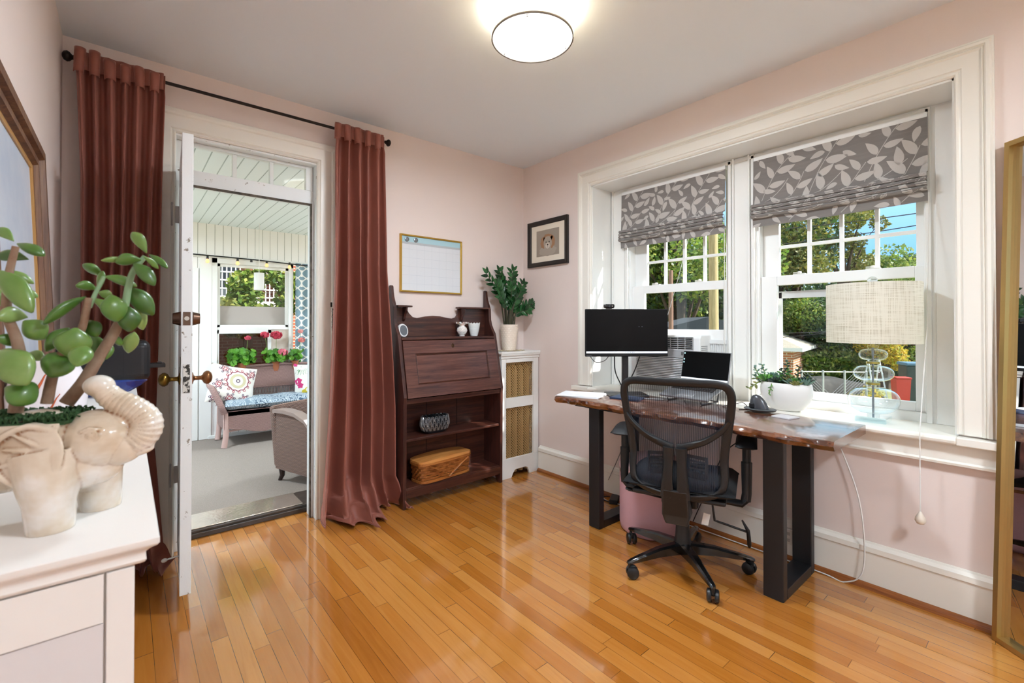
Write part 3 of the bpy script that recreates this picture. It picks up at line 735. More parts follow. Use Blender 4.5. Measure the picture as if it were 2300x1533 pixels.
# geraniums behind the loveseat
rnd = random.Random(11)
def disc_leaf(b, c, r, nrm, lob=7):
    nrm = Vector(nrm).normalized(); a = nrm.orthogonal().normalized(); d = nrm.cross(a); c = Vector(c); n = 14
    vs = [tuple(c - nrm * r * .15)] + [tuple(c + (a * math.cos(2 * PI * i / n) + d * math.sin(2 * PI * i / n)) * r * (1 + .12 * math.cos(lob * 2 * PI * i / n)) + nrm * r * .12) for i in range(n)]
    b.add(vs, [(0, i + 1, (i + 1) % n + 1) for i in range(n)])
gleaf = leafmat('geranium_leaves', ['3f7a22', '5b9a2e', '79b53c', '2f6420'], .5, .3)
stemm = mat('green_stem', '6d8a3e', .6)
def geranium(x, y, z, w, h, fl, label, n=60):
    t = thing('potted_geranium', label, 'plant', (x, y, z), group='geraniums on the porch window ledge')
    b = B(); b.lathe([(.030, 0), (.042, .09), (.045, .09), (.045, .105), (.040, .105), (.038, .085), (0, .085)], (x, y, z), 20); b.build('pot', mat('terracotta_pot', 'a5623f', .8), t, smooth=40)
    b = B()
    for i in range(n):
        a = rnd.random() * 2 * PI; r = rnd.random() ** .6; hh = rnd.random()
        disc_leaf(b, (x + r * w * math.cos(a), y + r * .09 * math.sin(a), z + .10 + hh * h), rnd.uniform(.02, .036), (rnd.uniform(-.6, .6), -rnd.uniform(.3, 1), rnd.uniform(.2, 1)))
    b.build('foliage', gleaf, t)
    b = B()
    for i in range(9):
        a = rnd.random() * 2 * PI; b.tube([(x, y, z + .09), (x + .6 * w * math.cos(a), y, z + .1 + h * .7)], .003, 5)
    for fx, fz, _, _ in fl: b.tube(bez([(x, y, z + .1), (lerp(x, fx, .6), y - .03, z + h), (fx, y - .05, fz)], 5), .0022, 5)
    b.build('stem', stemm, t)
    for fx, fz, r, c in fl:
        b = B()
        for k in range(40):
            v = Vector((rnd.gauss(0, 1), rnd.gauss(0, 1), rnd.gauss(0, 1))).normalized() * r; v.z *= .6
            disc_leaf(b, (fx + v.x, y - .05 + v.y * .6, fz + v.z), r * .38, (v.x, v.y - .01, v.z), 5)
        b.build('flower_head', mat('petal_' + c, c, .6), t)
geranium(-1.70, 2.653, .7005, .12, .14, [(-1.655, 1.075, .028, 'c8485c')], 'leafy geranium with one small red bloom behind the left of the loveseat', 90)
geranium(-1.37, 2.653, .7005, .12, .13, [(-1.49, 1.105, .042, 'c83a52'), (-1.375, 1.10, .055, 'b92c44'), (-1.31, .905, .05, 'd06a78')], 'geranium with three big red and pink blooms behind the loveseat', 80)
geranium(-1.17, 2.653, .7005, .08, .12, [(-1.12, 1.14, .028, 'e29a94'), (-1.11, 1.04, .034, 'df8078')], 'leggy geranium with two pale pink blooms beside the lattice curtain', 40)
# lounge chair in weave at the door
wc = thing('wicker_armchair', 'low brown woven armchair just inside the porch doorway', 'armchair', (-1.40, .86, .03), math.radians(-60))
wv2 = wickmat('woven_brown_rattan', '87685a', '2c1c18', 330, 330)
# local frame: x forward (arm falls toward +x), y to the left arm
armw = mat('silvery_wood_arm', 'a5928a', .35, .25)
def arm(ys):
    prof = [(-.18, .52), (-.10, .52), (0, .505), (.10, .46), (.18, .38), (.20, .30)]
    b = B(); poly = [(x, z) for x, z in prof] + [(.20, .06), (-.18, .10)]
    b.prism(poly, 'y', ys - .03, ys + .03); b.build('side_panel', wv2, wc, local=True)
    b = B(); vs = []
    pr = [(-.20, .52)] + prof[1:]
    for i in range(len(pr) - 1):
        (xa, za), (xb, zb_) = pr[i], pr[i + 1]
        b.add([(xa, ys - .045, za), (xb, ys - .045, zb_), (xb, ys + .045, zb_), (xa, ys + .045, za), (xa, ys - .045, za + .025), (xb, ys - .045, zb_ + .025), (xb, ys + .045, zb_ + .025), (xa, ys + .045, za + .025)], [(0, 3, 2, 1), (4, 5, 6, 7), (0, 1, 5, 4), (2, 3, 7, 6), (1, 2, 6, 5), (3, 0, 4, 7)])
    b.build('armrest', armw, wc, smooth=30, local=True)
wc.location = (-1.46, .80, .03)
for ys in (-.24, .24): arm(ys)
b = B(); b.box(-.18, -.21, .10, .19, .21, .30); b.build('seat', wv2, wc, local=True, bev=.02)
b = B(); b.obox((-.20, 0, .34), (.06, .54, .46), (0, -.12, 0)); b.build('backrest', wv2, wc, local=True, bev=.02)
for x in (-.16, .17):
    for y in (-.23, .23): B().tube([(x, y, .09), (x + .005, y, .04), (x + (.015 if x > 0 else -.02), y, -.002)], [.022, .018, .013], 8).build('leg', mat('espresso_wood', '2d1c17', .4), wc, local=True, smooth=40)
# unseen porch ends, left open above half walls to brighten the porch
b = B()
for x in (PX0, PX1):
    b.box(x - .04, PY0, 0, x + .04, PY1, .6).box(x - .04, PY0, 2.1, x + .04, PY1, PZ)
    for y in (PY0 + .03, (PY0 + PY1) / 2, PY1 - .03): b.box(x - .04, y - .04, .6, x + .04, y + .04, 2.1)
st(b.build('wall_porch_ends', whitem), 'white half walls and posts of the porch ends')
# ------------------------------------------------------------------ curtains and rod
velvet = mat('rose_brown_velvet', '955848', .58, sheen=.8, noise=(3, '834a3c', .3)); velvet.node_tree.nodes['Principled BSDF'].inputs['Sheen Tint'].default_value = lin('e0a8a0')
velvet.node_tree.nodes['Principled BSDF'].inputs['Sheen Roughness'].default_value = .35
rodm = mat('dark_bronze_rod', '231a17', .4, .5)
RY, RZ = -.10, 2.445
rod = thing('curtain_rod', 'thin dark bronze curtain rod with oval finials over the porch doorway', 'curtain rod', (-2.09, RY, RZ))
B().cyl((-2.85, RY, RZ), (-1.33, RY, RZ), .0085, seg=12).build('rod', rodm, rod, smooth=40)
for x, s_ in ((-2.845, -1), (-1.33, 1)):
    b = B(); b.lathe([(.009, 0), (.012, .003), (.010, .008), (.020, .018), (.024, .028), (.019, .040), (.008, .047), (0, .048)], (0, 0, 0), 20, axis='x')
    b.v = [(x + s_ * v[0] * (.9 if s_ < 0 else .8), RY + v[1], RZ + v[2]) for v in b.v]; b.build('finial', rodm, rod, smooth=60)
for x in (-2.865 + .12, -1.42): B().tube([(x, 0, RZ + .01), (x, -.06, RZ + .01), (x, RY, RZ - .006)], .005, 8).cyl((x, 0, RZ + .01), (x, -.006, RZ + .01), .02, seg=14).build('bracket', rodm, rod, smooth=40)
def curtain(name, xs_l, xs_r, zs, folds, seed, amp, label, puddle, out=.0):
    rr = random.Random(seed); ph = [rr.uniform(-.35, .35) for _ in range(40)]; am = [rr.uniform(.7, 1.25) for _ in range(40)]
    b = B(); nu, nv = folds * 14, 70; ztop = RZ + .028
    def fn(u, v):
        s_ = v * (ztop + .16); z = ztop - s_
        k = min(1, max(0, (ztop - z) / 2.4))
        warp = u + .016 * math.sin(u * 17 + k * 3 + seed) + .03 * math.sin(u * 7 + seed) * (k + .3)
        f = warp * folds; i = int(f); fr_ = f - i; i = max(0, min(38, i))
        w = lerp(am[i], am[i + 1], fr_)
        t = f * 2 * PI + ph[i] * 0
        A = amp * (.55 + .65 * min(1, k * 1.6)) * w
        if z > RZ - .05: A *= .62
        xl = spline(zs, xs_l, -z); xr = spline(zs, xs_r, -z)
        sn = math.sin(t); x = lerp(xl, xr, u) + .35 * A * math.cos(t) * .6
        sharp = math.copysign(abs(sn) ** .8, sn)
        y = RY - A * sharp + (-.004 if z > RZ - .02 else 0) - out * k
        if z < RZ + .03 and z > RZ - .04: y += 0
        # pinched pleat bulge just under the header
        g = math.exp(-((z - (RZ - .085)) / .035) ** 2); y -= .016 * g * max(0, sn)
        if z < puddle[1]:
            e = (puddle[1] - z); z2 = max(.012 + .010 * (1 + math.sin(u * 23 + seed)), puddle[1] - e * .72 + .02 * math.sin(u * 19 + e * 30))
            y -= e * puddle[0] * (.55 + .45 * math.sin(u * 9 + seed * 2.0)); x += .25 * e * (u - .35); 
            z2 += .018 * max(0, math.sin(u * 14 + e * 34 + seed)); z = z2
        return (x, y, max(z, .008))
    b.grid(fn, nu, nv)
    c = thing(name, label, 'curtain', ((xs_l[0] + xs_r[0]) / 2, RY, 0), group='velvet curtains at the porch doorway')
    body = b.build('curtain_panel', velvet, c, smooth=180)
    md = body.modifiers.new('thick', 'SOLIDIFY'); md.thickness = .004
    # header: back flap with tab loops standing proud
    b = B(); b.grid(lambda u, v: (lerp(xs_l[0] + .004, xs_r[0] - .004, u), RY - .0145 - .004 * math.sin(u * 40), RZ + .036 - .082 * v), 40, 3); hb = b.build('header_band', velvet, c, smooth=60); md = hb.modifiers.new('thick', 'SOLIDIFY'); md.thickness = .003
    for i in range(folds):
        u = (i + .25) / folds; x = lerp(xs_l[0], xs_r[0], u); tl = rr.uniform(-.4, .4); h0 = rr.uniform(.015, .04)
        b = B()
        def lp(a, q):
            th = PI * a; r_ = .020 * (1 + .15 * q)
            return (x + r_ * math.cos(th) * .9 + tl * .02 * q, RY - .014 - .026 * math.sin(th) * (1 - .2 * q) - .006, RZ + h0 * q + .004 - .075 * (1 - q))
        b.grid(lambda a, q: lp(a, q), 10, 6); o = b.build('pleat', velvet, c, smooth=80); md = o.modifiers.new('thick', 'SOLIDIFY'); md.thickness = .003
    return c
curtain('velvet_curtain', [-2.845, -2.83, -2.83, -2.83, -2.84], [-2.515, -2.53, -2.54, -2.55, -2.50], [-2.45, -1.9, -1.2, -.6, 0], 6, 3, .052, 'rose brown velvet curtain hanging at the left of the porch doorway', (.35, .10))
curtain('velvet_curtain', [-1.672, -1.68, -1.70, -1.715, -1.75], [-1.345, -1.342, -1.31, -1.290, -1.285], [-2.45, -1.57, -1.02, -.65, 0], 5, 8, .056, 'rose brown velvet curtain pooling on the floor beside the oak desk', (.8, .20), .0)

# ------------------------------------------------------------------ wall pictures
wb = thing('wall_calendar', 'gold framed blank planner board with pale grid on the wall above the oak desk', 'planner board', (-.92, 0, 1.45))
gold = mat('brushed_gold', 'c9a24a', .3, .9)
B().frame('y', -1.165, -.668, 1.463, 1.852, [(0, .004), (0, .018), (.003, .02), (.009, .02), (.012, .018), (.012, 0)], -.001, -1).build('frame', gold, wb)
m, nt, p = newmat('grid_board'); tc = N(nt, 'TexCoord'); sx = N(nt, 'SeparateXYZ', {0: tc.outputs['Object']})
e1 = math_(nt, 'LESS_THAN', math_(nt, 'FRACT', math_(nt, 'DIVIDE', sx.outputs[0], .062)), .02); e2 = math_(nt, 'LESS_THAN', math_(nt, 'FRACT', math_(nt, 'DIVIDE', sx.outputs[2], .062)), .02)
mx = N(nt, 'MixRGB', {0: math_(nt, 'MULTIPLY', math_(nt, 'MAXIMUM', e1, e2), .8), 1: lin('d9dce0'), 2: lin('b9c0c8')}); nt.links.new(mx.outputs[0], p.inputs['Base Color']); p.inputs['Roughness'].default_value = .15
B().box(-1.165, -.010, 1.463, -.668, -.002, 1.852).build('board', m, wb)
B().box(-1.163, -.012, 1.812, -.670, -.0095, 1.851).build('header_strip', mat('aqua_strip', 'a9cdd6', .3), wb)
B().box(-1.163, -.0118, 1.797, -.670, -.0095, 1.812).build('grey_strip', mat('grey_strip', 'b4b9bd', .3), wb)
for x in (-1.125, -1.055):
    b = B(); b.lathe([(.016, 0), (.016, .006), (.011, .008), (.010, .006), (0, .006)], (x, -.013, 1.829), 20, axis='y'); b.v = [(v[0], -.026 - v[1], v[2]) for v in b.v]
    tag(b.build('magnet', mat('pewter', '8d9297', .35, .7), smooth=40), ('left' if x < -1.1 else 'right') + ' of the two round pewter magnets on the planner board', 'magnet', 'magnets on the planner board')
dp = thing('framed_picture', 'black framed drawing of a curly-haired puppy on the wall by the window', 'picture', (0, -.31, 1.70))
B().frame('x', -.503, -.115, 1.738, 2.045, [(0, .006), (0, .014), (.005, .018), (.030, .026), (.036, .024), (.036, 0)], -.001, -1).build('frame', mat('black_wood_frame', '17130f', .35), dp)
B().box(-.009, -.503, 1.738, -.002, -.115, 2.045).build('mat_board', mat('ivory_mat', 'e9e0cf', .8), dp)
b = B(); b.box(-.0105, -.440, 1.785, -.009, -.178, 2.0)
cy, cz = -.312, 1.885
def blob(cy, cz, ry, rz, x, n=20, wob=0, seed=0):
    r_ = random.Random(seed); vs = [(x, cy, cz)] + [(x, cy + ry * math.cos(2 * PI * i / n) * (1 + wob * r_.uniform(-1, 1)), cz + rz * math.sin(2 * PI * i / n) * (1 + wob * r_.uniform(-1, 1))) for i in range(n)]
    b.add(vs, [(0, i + 1, (i + 1) % n + 1) for i in range(n)])
b.mat(1); blob(cy, cz - .06, .10, .045, -.0108, 24, .1, 1)
b.mat(2); blob(cy + .052, cz + .01, .03, .05, -.0110, 18, .15, 2); blob(cy - .052, cz + .01, .03, .05, -.0110, 18, .15, 3); blob(cy, cz + .045, .055, .035, -.0110, 18, .12, 4)
b.mat(1); blob(cy, cz, .047, .062, -.0113, 22, .08, 5)
b.mat(4); blob(cy, cz - .018, .026, .024, -.0116, 16, .06, 6)
b.mat(3); blob(cy + .018, cz + .012, .006, .006, -.0118, 10); blob(cy - .018, cz + .012, .006, .006, -.0118, 10); blob(cy, cz - .01, .009, .007, -.0118, 10); b.box(-.0119, cy - .001, cz - .035, -.0116, cy + .001, cz - .012)
b.build('drawing', [mat('grey_brown_paper', '9c9285', .9), mat('fur_grey', 'a99f92', .9), mat('fur_tan', 'a07a5c', .9), mat('fur_black', '2b241f', .9), mat('fur_pale', 'cdc5ba', .9)], dp, solid=False)

# ------------------------------------------------------------------ oak secretary desk
oak = wood('dark_oak', '2c1410', '45231a', '5c3426', 'x', .38, 1.3, .2, .12); oakv = wood('dark_oak_upright', '2a130f', '40201a', '542e23', 'z', .38, 1.3, .2, .12)
sec = thing('secretary_desk', 'dark oak drop-front secretary desk with open shelves below', 'secretary desk', (-.84, -.12, 0))
sx0, sx1 = -1.262, -.425
side = [(-.015, 0), (-.045, 0), (-.075, .05), (-.165, .05), (-.195, 0), (-.235, 0), (-.240, .70), (-.245, .735), (-.158, 1.125), (-.150, 1.15), (-.130, 1.175), (-.105, 1.215), (-.092, 1.26), (-.088, 1.34), (-.075, 1.37), (-.055, 1.41), (-.045, 1.45), (-.040, 1.483), (-.030, 1.492), (-.015, 1.488)]
for x in (sx0, sx1 - .024): B().prism(side, 'x', x, x + .024).build('side_panel', oakv, sec, bev=.003)
xa, xb = sx0 + .024, sx1 - .024
b = B(); top = [(xa, 1.34), (-1.14, 1.34), (-1.115, 1.30), (-1.085, 1.272), (-1.05, 1.266), (-.98, 1.278), (-.92, 1.283), (-.86, 1.28), (-.79, 1.268), (-.755, 1.264), (-.72, 1.275), (-.705, 1.30), (-.70, 1.345), (xb, 1.345)]
b.prism([(xa, .10)] + top + [(xb, .10)], 'y', -.030, -.015); b.build('back_panel', oak, sec, bev=.002)
for k in range(1, 3): 
    x = lerp(xa, xb, k / 3); B().box(x - .002, -.032, .14, x + .002, -.030, .72).build('back_seam', mat('seam_dark', '120807', .8), sec)
for x0, x1, xm in ((xa, -1.115, -1.16), (-.725, xb, -.675)):
    b = B(); b.prism([(x0, -.030), (x1, -.030), (x1, -.085), ((x0 + x1) / 2, -.112), (x0, -.11)] if x0 == xa else [(x0, -.030), (x1, -.030), (x1, -.11), ((x0 + x1) / 2, -.112), (x0, -.085)], 'z', 1.340, 1.352); b.build('corner_shelf', oak, sec, bev=.003)
    b = B(); b.prism([(-.030, 1.34), (-.085, 1.34), (-.080, 1.315), (-.055, 1.28), (-.048, 1.255), (-.030, 1.24)], 'x', xm - .008, xm + .008); b.build('shelf_bracket', oakv, sec, bev=.002)
B().box(xa, -.165, 1.112, xb, -.030, 1.130).build('top_ledge', oak, sec, bev=.004)
b = B(); b.box(xa, -.235, .705, xb, -.03, .722); b.build('writing_floor', oak, sec)
B().box(xa, -.232, .690, xb, -.212, .707).build('rail', oak, sec, bev=.004)
B().box(xa, -.225, .438, xb, -.03, .456).build('shelf', oak, sec, bev=.003)
b = B(); b.box(xa, -.228, .118, xb, -.03, .135); b.build('shelf', oak, sec, bev=.003)
B().prism([(xa, .125), (xb, .125), (xb, .075), (lerp(xa, xb, .97), .068), (lerp(xa, xb, .03), .068), (xa, .075)], 'y', -.236, -.222).build('front_rail', oak, sec, bev=.002)
# fall front: plane from (y -.238,z .728) to (y -.160,z 1.108)
fy0, fz0, fy1, fz1 = -.240, .728, -.160, 1.106; fl = math.hypot(fy1 - fy0, fz1 - fz0); fa = math.atan2(fy1 - fy0, fz1 - fz0)
MF = Matrix.Translation((0, fy0, fz0)) @ Matrix.Rotation(-fa, 4, 'X')
ff = B(MF); X0, X1 = xa + .004, xb - .004; ff.box(X0, -.010, .0, X1, .010, .085); ff.box(X0, -.010, fl - .09, X1, .010, fl); ff.box(X0, -.010, .085, X0 + .085, .010, fl - .09); ff.box(X1 - .085, -.010, .085, X1, .010, fl - .09)
ffo = ff.build('drop_front', wood('dark_oak_front', '3d1f1a', '5a3329', '6e4538', 'x', .36, 1.3, .2, .12), sec, bev=.0012)
B(MF).box(X0 + .08, -.002, .08, X1 - .08, .006, fl - .085).build('centre_panel', wood('dark_oak_front', '', '', ''), ffo)
B(MF).frame('y', X0 + .097, X1 - .097, .097, fl - .102, [(0, 0), (.004, .006), (.008, .004), (.012, .008), (.012, 0)], -.002, -1).build('panel_moulding', oak, ffo)
b = B(MF @ Matrix.Translation(((X0 + X1) / 2, -.011, fl - .042)) @ Matrix.Rotation(PI / 2, 4, 'X')); b.lathe([(.011, 0), (.011, .002), (.008, .003), (.006, .001), (0, .001)], (0, 0, 0), 18, sy=1.5); b.build('keyhole', mat('dark_bronze', '4a3420', .35, .8), ffo, smooth=40)
# things on the desk
milk = mat('milk_glass', 'eeeae6', .2, coat=.4, sss=.1)
vx, vy, vz = -.700, -.085, 1.130
b = B(); b.lathe([(.0, 0), (.020, 0), (.022, .004), (.017, .010), (.022, .016), (.033, .030), (.037, .044), (.033, .060), (.021, .072), (.018, .078), (.024, .088)], (vx, vy, vz), 32)
n = 40; vs = []
for j in range(6):
    for i in range(n):
        t = 2 * PI * i / n; r_ = .024 + .022 * j / 5; vs.append((vx + r_ * math.cos(t), vy + r_ * math.sin(t), vz + .088 + .014 * (j / 5) + .008 * (j / 5) * math.sin(6 * t)))
b.add(vs, [(j * n + i, j * n + (i + 1) % n, (j + 1) * n + (i + 1) % n, (j + 1) * n + i) for j in range(5) for i in range(n)])
for j in range(7):
    z = .018 + j * .0085; r_ = float(np.interp(z, [.016, .030, .044, .060, .072], [.022, .033, .037, .033, .021]))
    for i in range(20):
        t = 2 * PI * (i + .5 * (j % 2)) / 20; b.ball((vx + r_ * math.cos(t), vy + r_ * math.sin(t), vz + z), .0042, 6, 4)
tag(b.build('hobnail_vase', milk, smooth=60), 'small white hobnail vase with ruffled lip on the oak desk ledge', 'vase')
vx = -.588
b = B(); n = 48; prof = [(.0, 0), (.028, 0), (.030, .005), (.034, .022), (.041, .05), (.046, .080), (.049, .100), (.046, .100), (.040, .06), (.025, .01), (0, .01)]
vs = []
for r_, h_ in prof:
    for i in range(n):
        t = 2 * PI * i / n; vs.append((vx + r_ * math.cos(t), vy + r_ * math.sin(t) * .85, vz + h_ + (.004 * math.cos(12 * t) if h_ > .09 else 0)))
b.add(vs, [(j * n + i, j * n + (i + 1) % n, (j + 1) * n + (i + 1) % n, (j + 1) * n + i) for j in range(len(prof) - 1) for i in range(n)])
for k in range(9): z = .012 + k * .009; r_ = float(np.interp(z, [.005, .022, .05, .08, .1], [.030, .034, .041, .046, .049])); b.tube([(vx + (r_ + .0005) * math.cos(a), vy + (r_ + .0005) * math.sin(a) * .85, vz + z) for a in [2 * PI * i / 32 for i in range(32)]], .0016, 5, closed=True)
tag(b.build('ribbed_pot', mat('pale_milk_glass', 'e6ebea', .2, coat=.3), smooth=60), 'white ribbed pot with scalloped rim on the oak desk ledge', 'pot')
b = B(Matrix.Translation((-1.19, -.085, 1.176)) @ Matrix.Rotation(math.radians(-62), 4, 'Z') @ Matrix.Rotation(math.radians(-72), 4, 'X')); sp = thing('smart_speaker', 'white rimmed round grey speaker leaning at the left end of the oak desk ledge', 'speaker', (-1.19, -.085, 1.131))
b.M = Matrix.Translation((-1.195, -.09, 1.177)) @ Matrix.Rotation(math.radians(20), 4, 'Z') @ Matrix.Rotation(math.radians(80), 4, 'X')
b.lathe([(.0, -.012), (.040, -.012), (.046, -.006), (.047, .004), (.044, .010), (.037, .011), (.036, .006)], (0, 0, 0), 36, cap=False); b.build('housing', mat('white_plastic', 'ececec', .35), sp, smooth=40)
b2 = B(b.M); b2.lathe([(.0365, .0085), (0, .0095)], (0, 0, 0), 36, cap=False); b2.build('grille', mat('grey_mesh_cloth', '6f7378', .9, bump=(600, .5)), sp)
# silver leaf bowl
b = B(); cxb, cyb, czb = -.975, -.150, .456; n = 56
def bowl(t, h): 
    k = float(np.interp(h, [0, .15, .5, .85, 1], [.62, .85, 1.0, .95, .9])); c, s_ = math.cos(t), math.sin(t)
    q = (abs(c) ** 3 + abs(s_) ** 3) ** (-1 / 3); return (cxb + .110 * k * c * q, cyb + .052 * k * s_ * q, czb + .118 * h)
b.grid(lambda u, v: bowl(u * 2 * PI, v), n, 10); b.grid(lambda u, v: tuple(lerp(a, c, .92) if i < 2 else a for i, (a, c) in enumerate(zip(bowl(u * 2 * PI, 1 - v), bowl(u * 2 * PI, 1 - v)))), 1, 1)
b.add([bowl(2 * PI * i / n, 0) for i in range(n)], [tuple(range(n))])
b.mat(1)
for row in range(3):
    for i in range(22):
        t0 = 2 * PI * (i + .5 * (row % 2)) / 22; hz = .18 + row * .27
        for k, w_ in ((0, .125), (1, .07)):
            pts = []
            for a in [PI * q / 8 for q in range(9)]:
                tt = t0 - w_ * math.cos(a); hh = hz + (.30 if k == 0 else .2) * math.sin(a); p_ = Vector(bowl(tt, min(1, hh))); d_ = Vector((p_.x - cxb, p_.y - cyb, 0)).normalized(); pts.append(p_ + d_ * .002)
            b.tube(pts, .0022 if k == 0 else .0015, 5)
tag(b.build('silver_bowl', [mat('dark_pewter', '3d4045', .4, .8), mat('raised_silver', 'b4b9bf', .3, .9)], smooth=60), 'oval pewter bowl with raised leaf pattern on the middle shelf', 'bowl')
# picnic basket
bs = thing('picnic_basket', 'woven honey wood picnic basket with a lid and swing handles on the bottom shelf', 'basket', (-.915, -.14, .135), math.radians(6))
wick2 = mat('honey_splint', 'a8662c', .45, noise=(12, '8a4c1c', .25), stretch=(1, 1, 3)); rimw = wood('honey_rim', '8a4c1c', 'a8642c', 'bd7c3e', 'x', .4)
b = B(); hw, hd = .225, .085
def rr_(t, w, d, e=5):
    c, s_ = math.cos(t), math.sin(t); q = (abs(c) ** e + abs(s_) ** e) ** (-1 / e); return w * c * q, d * s_ * q
for row in range(7):
    z0 = .006 + row * .0165
    k = lerp(.94, 1, row / 6); m_ = 60
    vs = []
    for i in range(m_):
        t = 2 * PI * i / m_; o_ = .0025 * (1 if (i // 2 + row) % 2 else -1); x, y = rr_(t, hw * k + o_, hd * k + o_)
        for z in (z0, z0 + .015): vs.append((x, y, z))
    b.add(vs, [(2 * i, 2 * ((i + 1) % m_), 2 * ((i + 1) % m_) + 1, 2 * i + 1) for i in range(m_)])
b.build('basket_body', wick2, bs, local=True)
b = B(); 
for z in (.004, .124):
    vs = []; m_ = 60
    for i in range(m_):
        t = 2 * PI * i / m_
        for o_, zz in ((.000, z - .002), (.007, z - .002), (.007, z + .014), (.0, z + .014)): x, y = rr_(t, hw * (.95 if z < .1 else 1) + o_, hd * (.95 if z < .1 else 1) + o_); vs.append((x, y, zz))
    b.add(vs, [(4 * i + j, 4 * ((i + 1) % m_) + j, 4 * ((i + 1) % m_) + (j + 1) % 4, 4 * i + (j + 1) % 4) for i in range(m_) for j in range(4)])
b.build('rim_band', rimw, bs, local=True)
b = B(); m_ = 60; poly = [rr_(2 * PI * i / m_, hw + .006, hd + .006) for i in range(m_)]
b.add([(x, y, .138) for x, y in poly] + [(x * .995, y * .995, .150 + .010 * (1 - (x / hw) ** 2)) for x, y in poly] + [(0, 0, .138), (0, 0, .162)], [(i, (i + 1) % m_, m_ + (i + 1) % m_, m_ + i) for i in range(m_)] + [(2 * m_, (i + 1) % m_, i) for i in range(m_)] + [(2 * m_ + 1, m_ + i, m_ + (i + 1) % m_) for i in range(m_)])
b.build('lid', wood('honey_lid', 'b5702f', 'c98543', 'd69755', 'x', .35, .8), bs, smooth=40, local=True)
for xs_, s2 in ((-1, 1), (1, 1)):
    b = B(); pts = []
    for i in range(13):
        a = PI * i / 12; pts.append((xs_ * .13 + (.0) + .0, -math.cos(a) * (hd + .014), .10 - math.sin(a) * 0))
    # handle lies down along the front
    p0 = (xs_ * .16, -(hd + .012), .112); p1 = (xs_ * .03, -(hd + .020), .045 if xs_ < 0 else .052); p2 = (xs_ * .03, -(hd + .012), .03)
    b.tube([(xs_ * .17, -(hd + .011), .118), (xs_ * .09, -(hd + .016), .080), (xs_ * -.01, -(hd + .018), .022)], .008, 8, flat=.35); b.build('handle', rimw, bs, local=True)
# ------------------------------------------------------------------ radiator cover in the corner
rc = thing('radiator_cover', 'white radiator cover with brass mesh panels in the corner', 'radiator cover', (-.2, -.1, 0))
rx0, rx1, ry = -.405, -.012, -.20
b = B(); st_ = .042
front = [(rx0, 0), (rx0 + .10, 0), (rx0 + .115, .03), (rx0 + .135, .055), (rx0 + .15, .060), (rx1 - .14, .060), (rx1 - .12, .05), (rx1 - .105, .02), (rx1 - .10, 0), (rx1, 0), (rx1, .155), (rx0, .155)]
b.prism(front, 'y', ry, ry + .02)
b.box(rx0, ry, .155, rx0 + .045, ry + .02, .945).box(rx1 - .055, ry, .155, rx1, ry + .02, .945).box(rx0 + .045, ry, .555, rx1 - .055, ry + .02, .635).box(rx0 + .045, ry, .915, rx1 - .055, ry + .02, .945)
b.box(rx0, ry + .02, 0, rx0 + .018, -.001, .945); b.build('cabinet', whitem, rc, bev=.002)
b = B(); b.box(rx0 - .012, ry - .018, .985, rx1 + .010, -.001, 1.003); b.prism([(ry, .945), (ry - .006, .95), (ry - .006, .962), (ry - .014, .972), (ry - .016, .985), (ry, .985)], 'x', rx0 - .010, rx1 + .010); b.box(rx0, ry, .945, rx1, -.001, .985); b.build('top', whitem, rc, bev=.003)
m, nt, p = newmat('brass_mesh_sheet'); tc = N(nt, 'TexCoord'); sx = N(nt, 'SeparateXYZ', {0: tc.outputs['Object']})
k_ = 2 * PI / .043; a = math_(nt, 'SINE', math_(nt, 'MULTIPLY', math_(nt, 'ADD', sx.outputs[0], sx.outputs[2]), k_)); c = math_(nt, 'SINE', math_(nt, 'MULTIPLY', math_(nt, 'SUBTRACT', sx.outputs[0], sx.outputs[2]), k_))
hole = math_(nt, 'GREATER_THAN', math_(nt, 'MULTIPLY', math_(nt, 'ABSOLUTE', a), math_(nt, 'ABSOLUTE', c)), .30)
p.inputs['Base Color'].default_value = lin('cfaa6c'); p.inputs['Metallic'].default_value = .5; p.inputs['Roughness'].default_value = .45; nt.links.new(math_(nt, 'SUBTRACT', 1.0, hole), p.inputs['Alpha'])
for z0, z1 in ((.155, .555), (.635, .915)): B().box(rx0 + .04, ry + .022, z0 - .01, rx1 - .05, ry + .0235, z1 + .01).build('mesh_panel', m, rc)
rad = thing('radiator', 'cream column radiator seen through the brass mesh', 'radiator', (-.2, -.1, 0)); 
b = B()
radm = mat('radiator_paint', 'b59c72', .5)
for k in range(5):
    x = -.35 + k * .066
    b = B()
    for y in (-.13, -.07): b.tube([(x, y, .02), (x, y, .10), (x, y, .82), (x, y, .86)], [.022, .026, .026, .02], 10)
    b.ball((x, -.10, .86), (.024, .055, .03), 12, 8).ball((x, -.10, .10), (.024, .055, .03), 12, 8); b.build('section', radm, rad, smooth=60)
# doily + zz plant
dz = 1.003
b = B(); n = 64
vs = [(-.235, -.11, dz + .002)] + [(-.235 + (.115 + .006 * math.cos(14 * 2 * PI * i / n)) * 1.15 * math.cos(2 * PI * i / n), -.108 + (.083 + .005 * math.cos(14 * 2 * PI * i / n)) * math.sin(2 * PI * i / n), dz + .002 + .004 * abs(math.sin(7 * 2 * PI * i / n))) for i in range(n)]
b.add(vs, [(0, i + 1, (i + 1) % n + 1) for i in range(n)]); o = b.build('doily', mat('lace_cream', 'dccfb6', .9, noise=(90, 'b5a484', .1))); o.modifiers.new('thick', 'SOLIDIFY').thickness = .002
tag(o, 'cream lace doily under the plant pot on the radiator cover', 'doily')
px_, py_ = -.255, -.110; zb_ = dz + .0035
zz = thing('zz_plant', 'glossy dark green leafy plant in a scaled cream pot on the radiator cover', 'potted plant', (px_, py_, zb_))
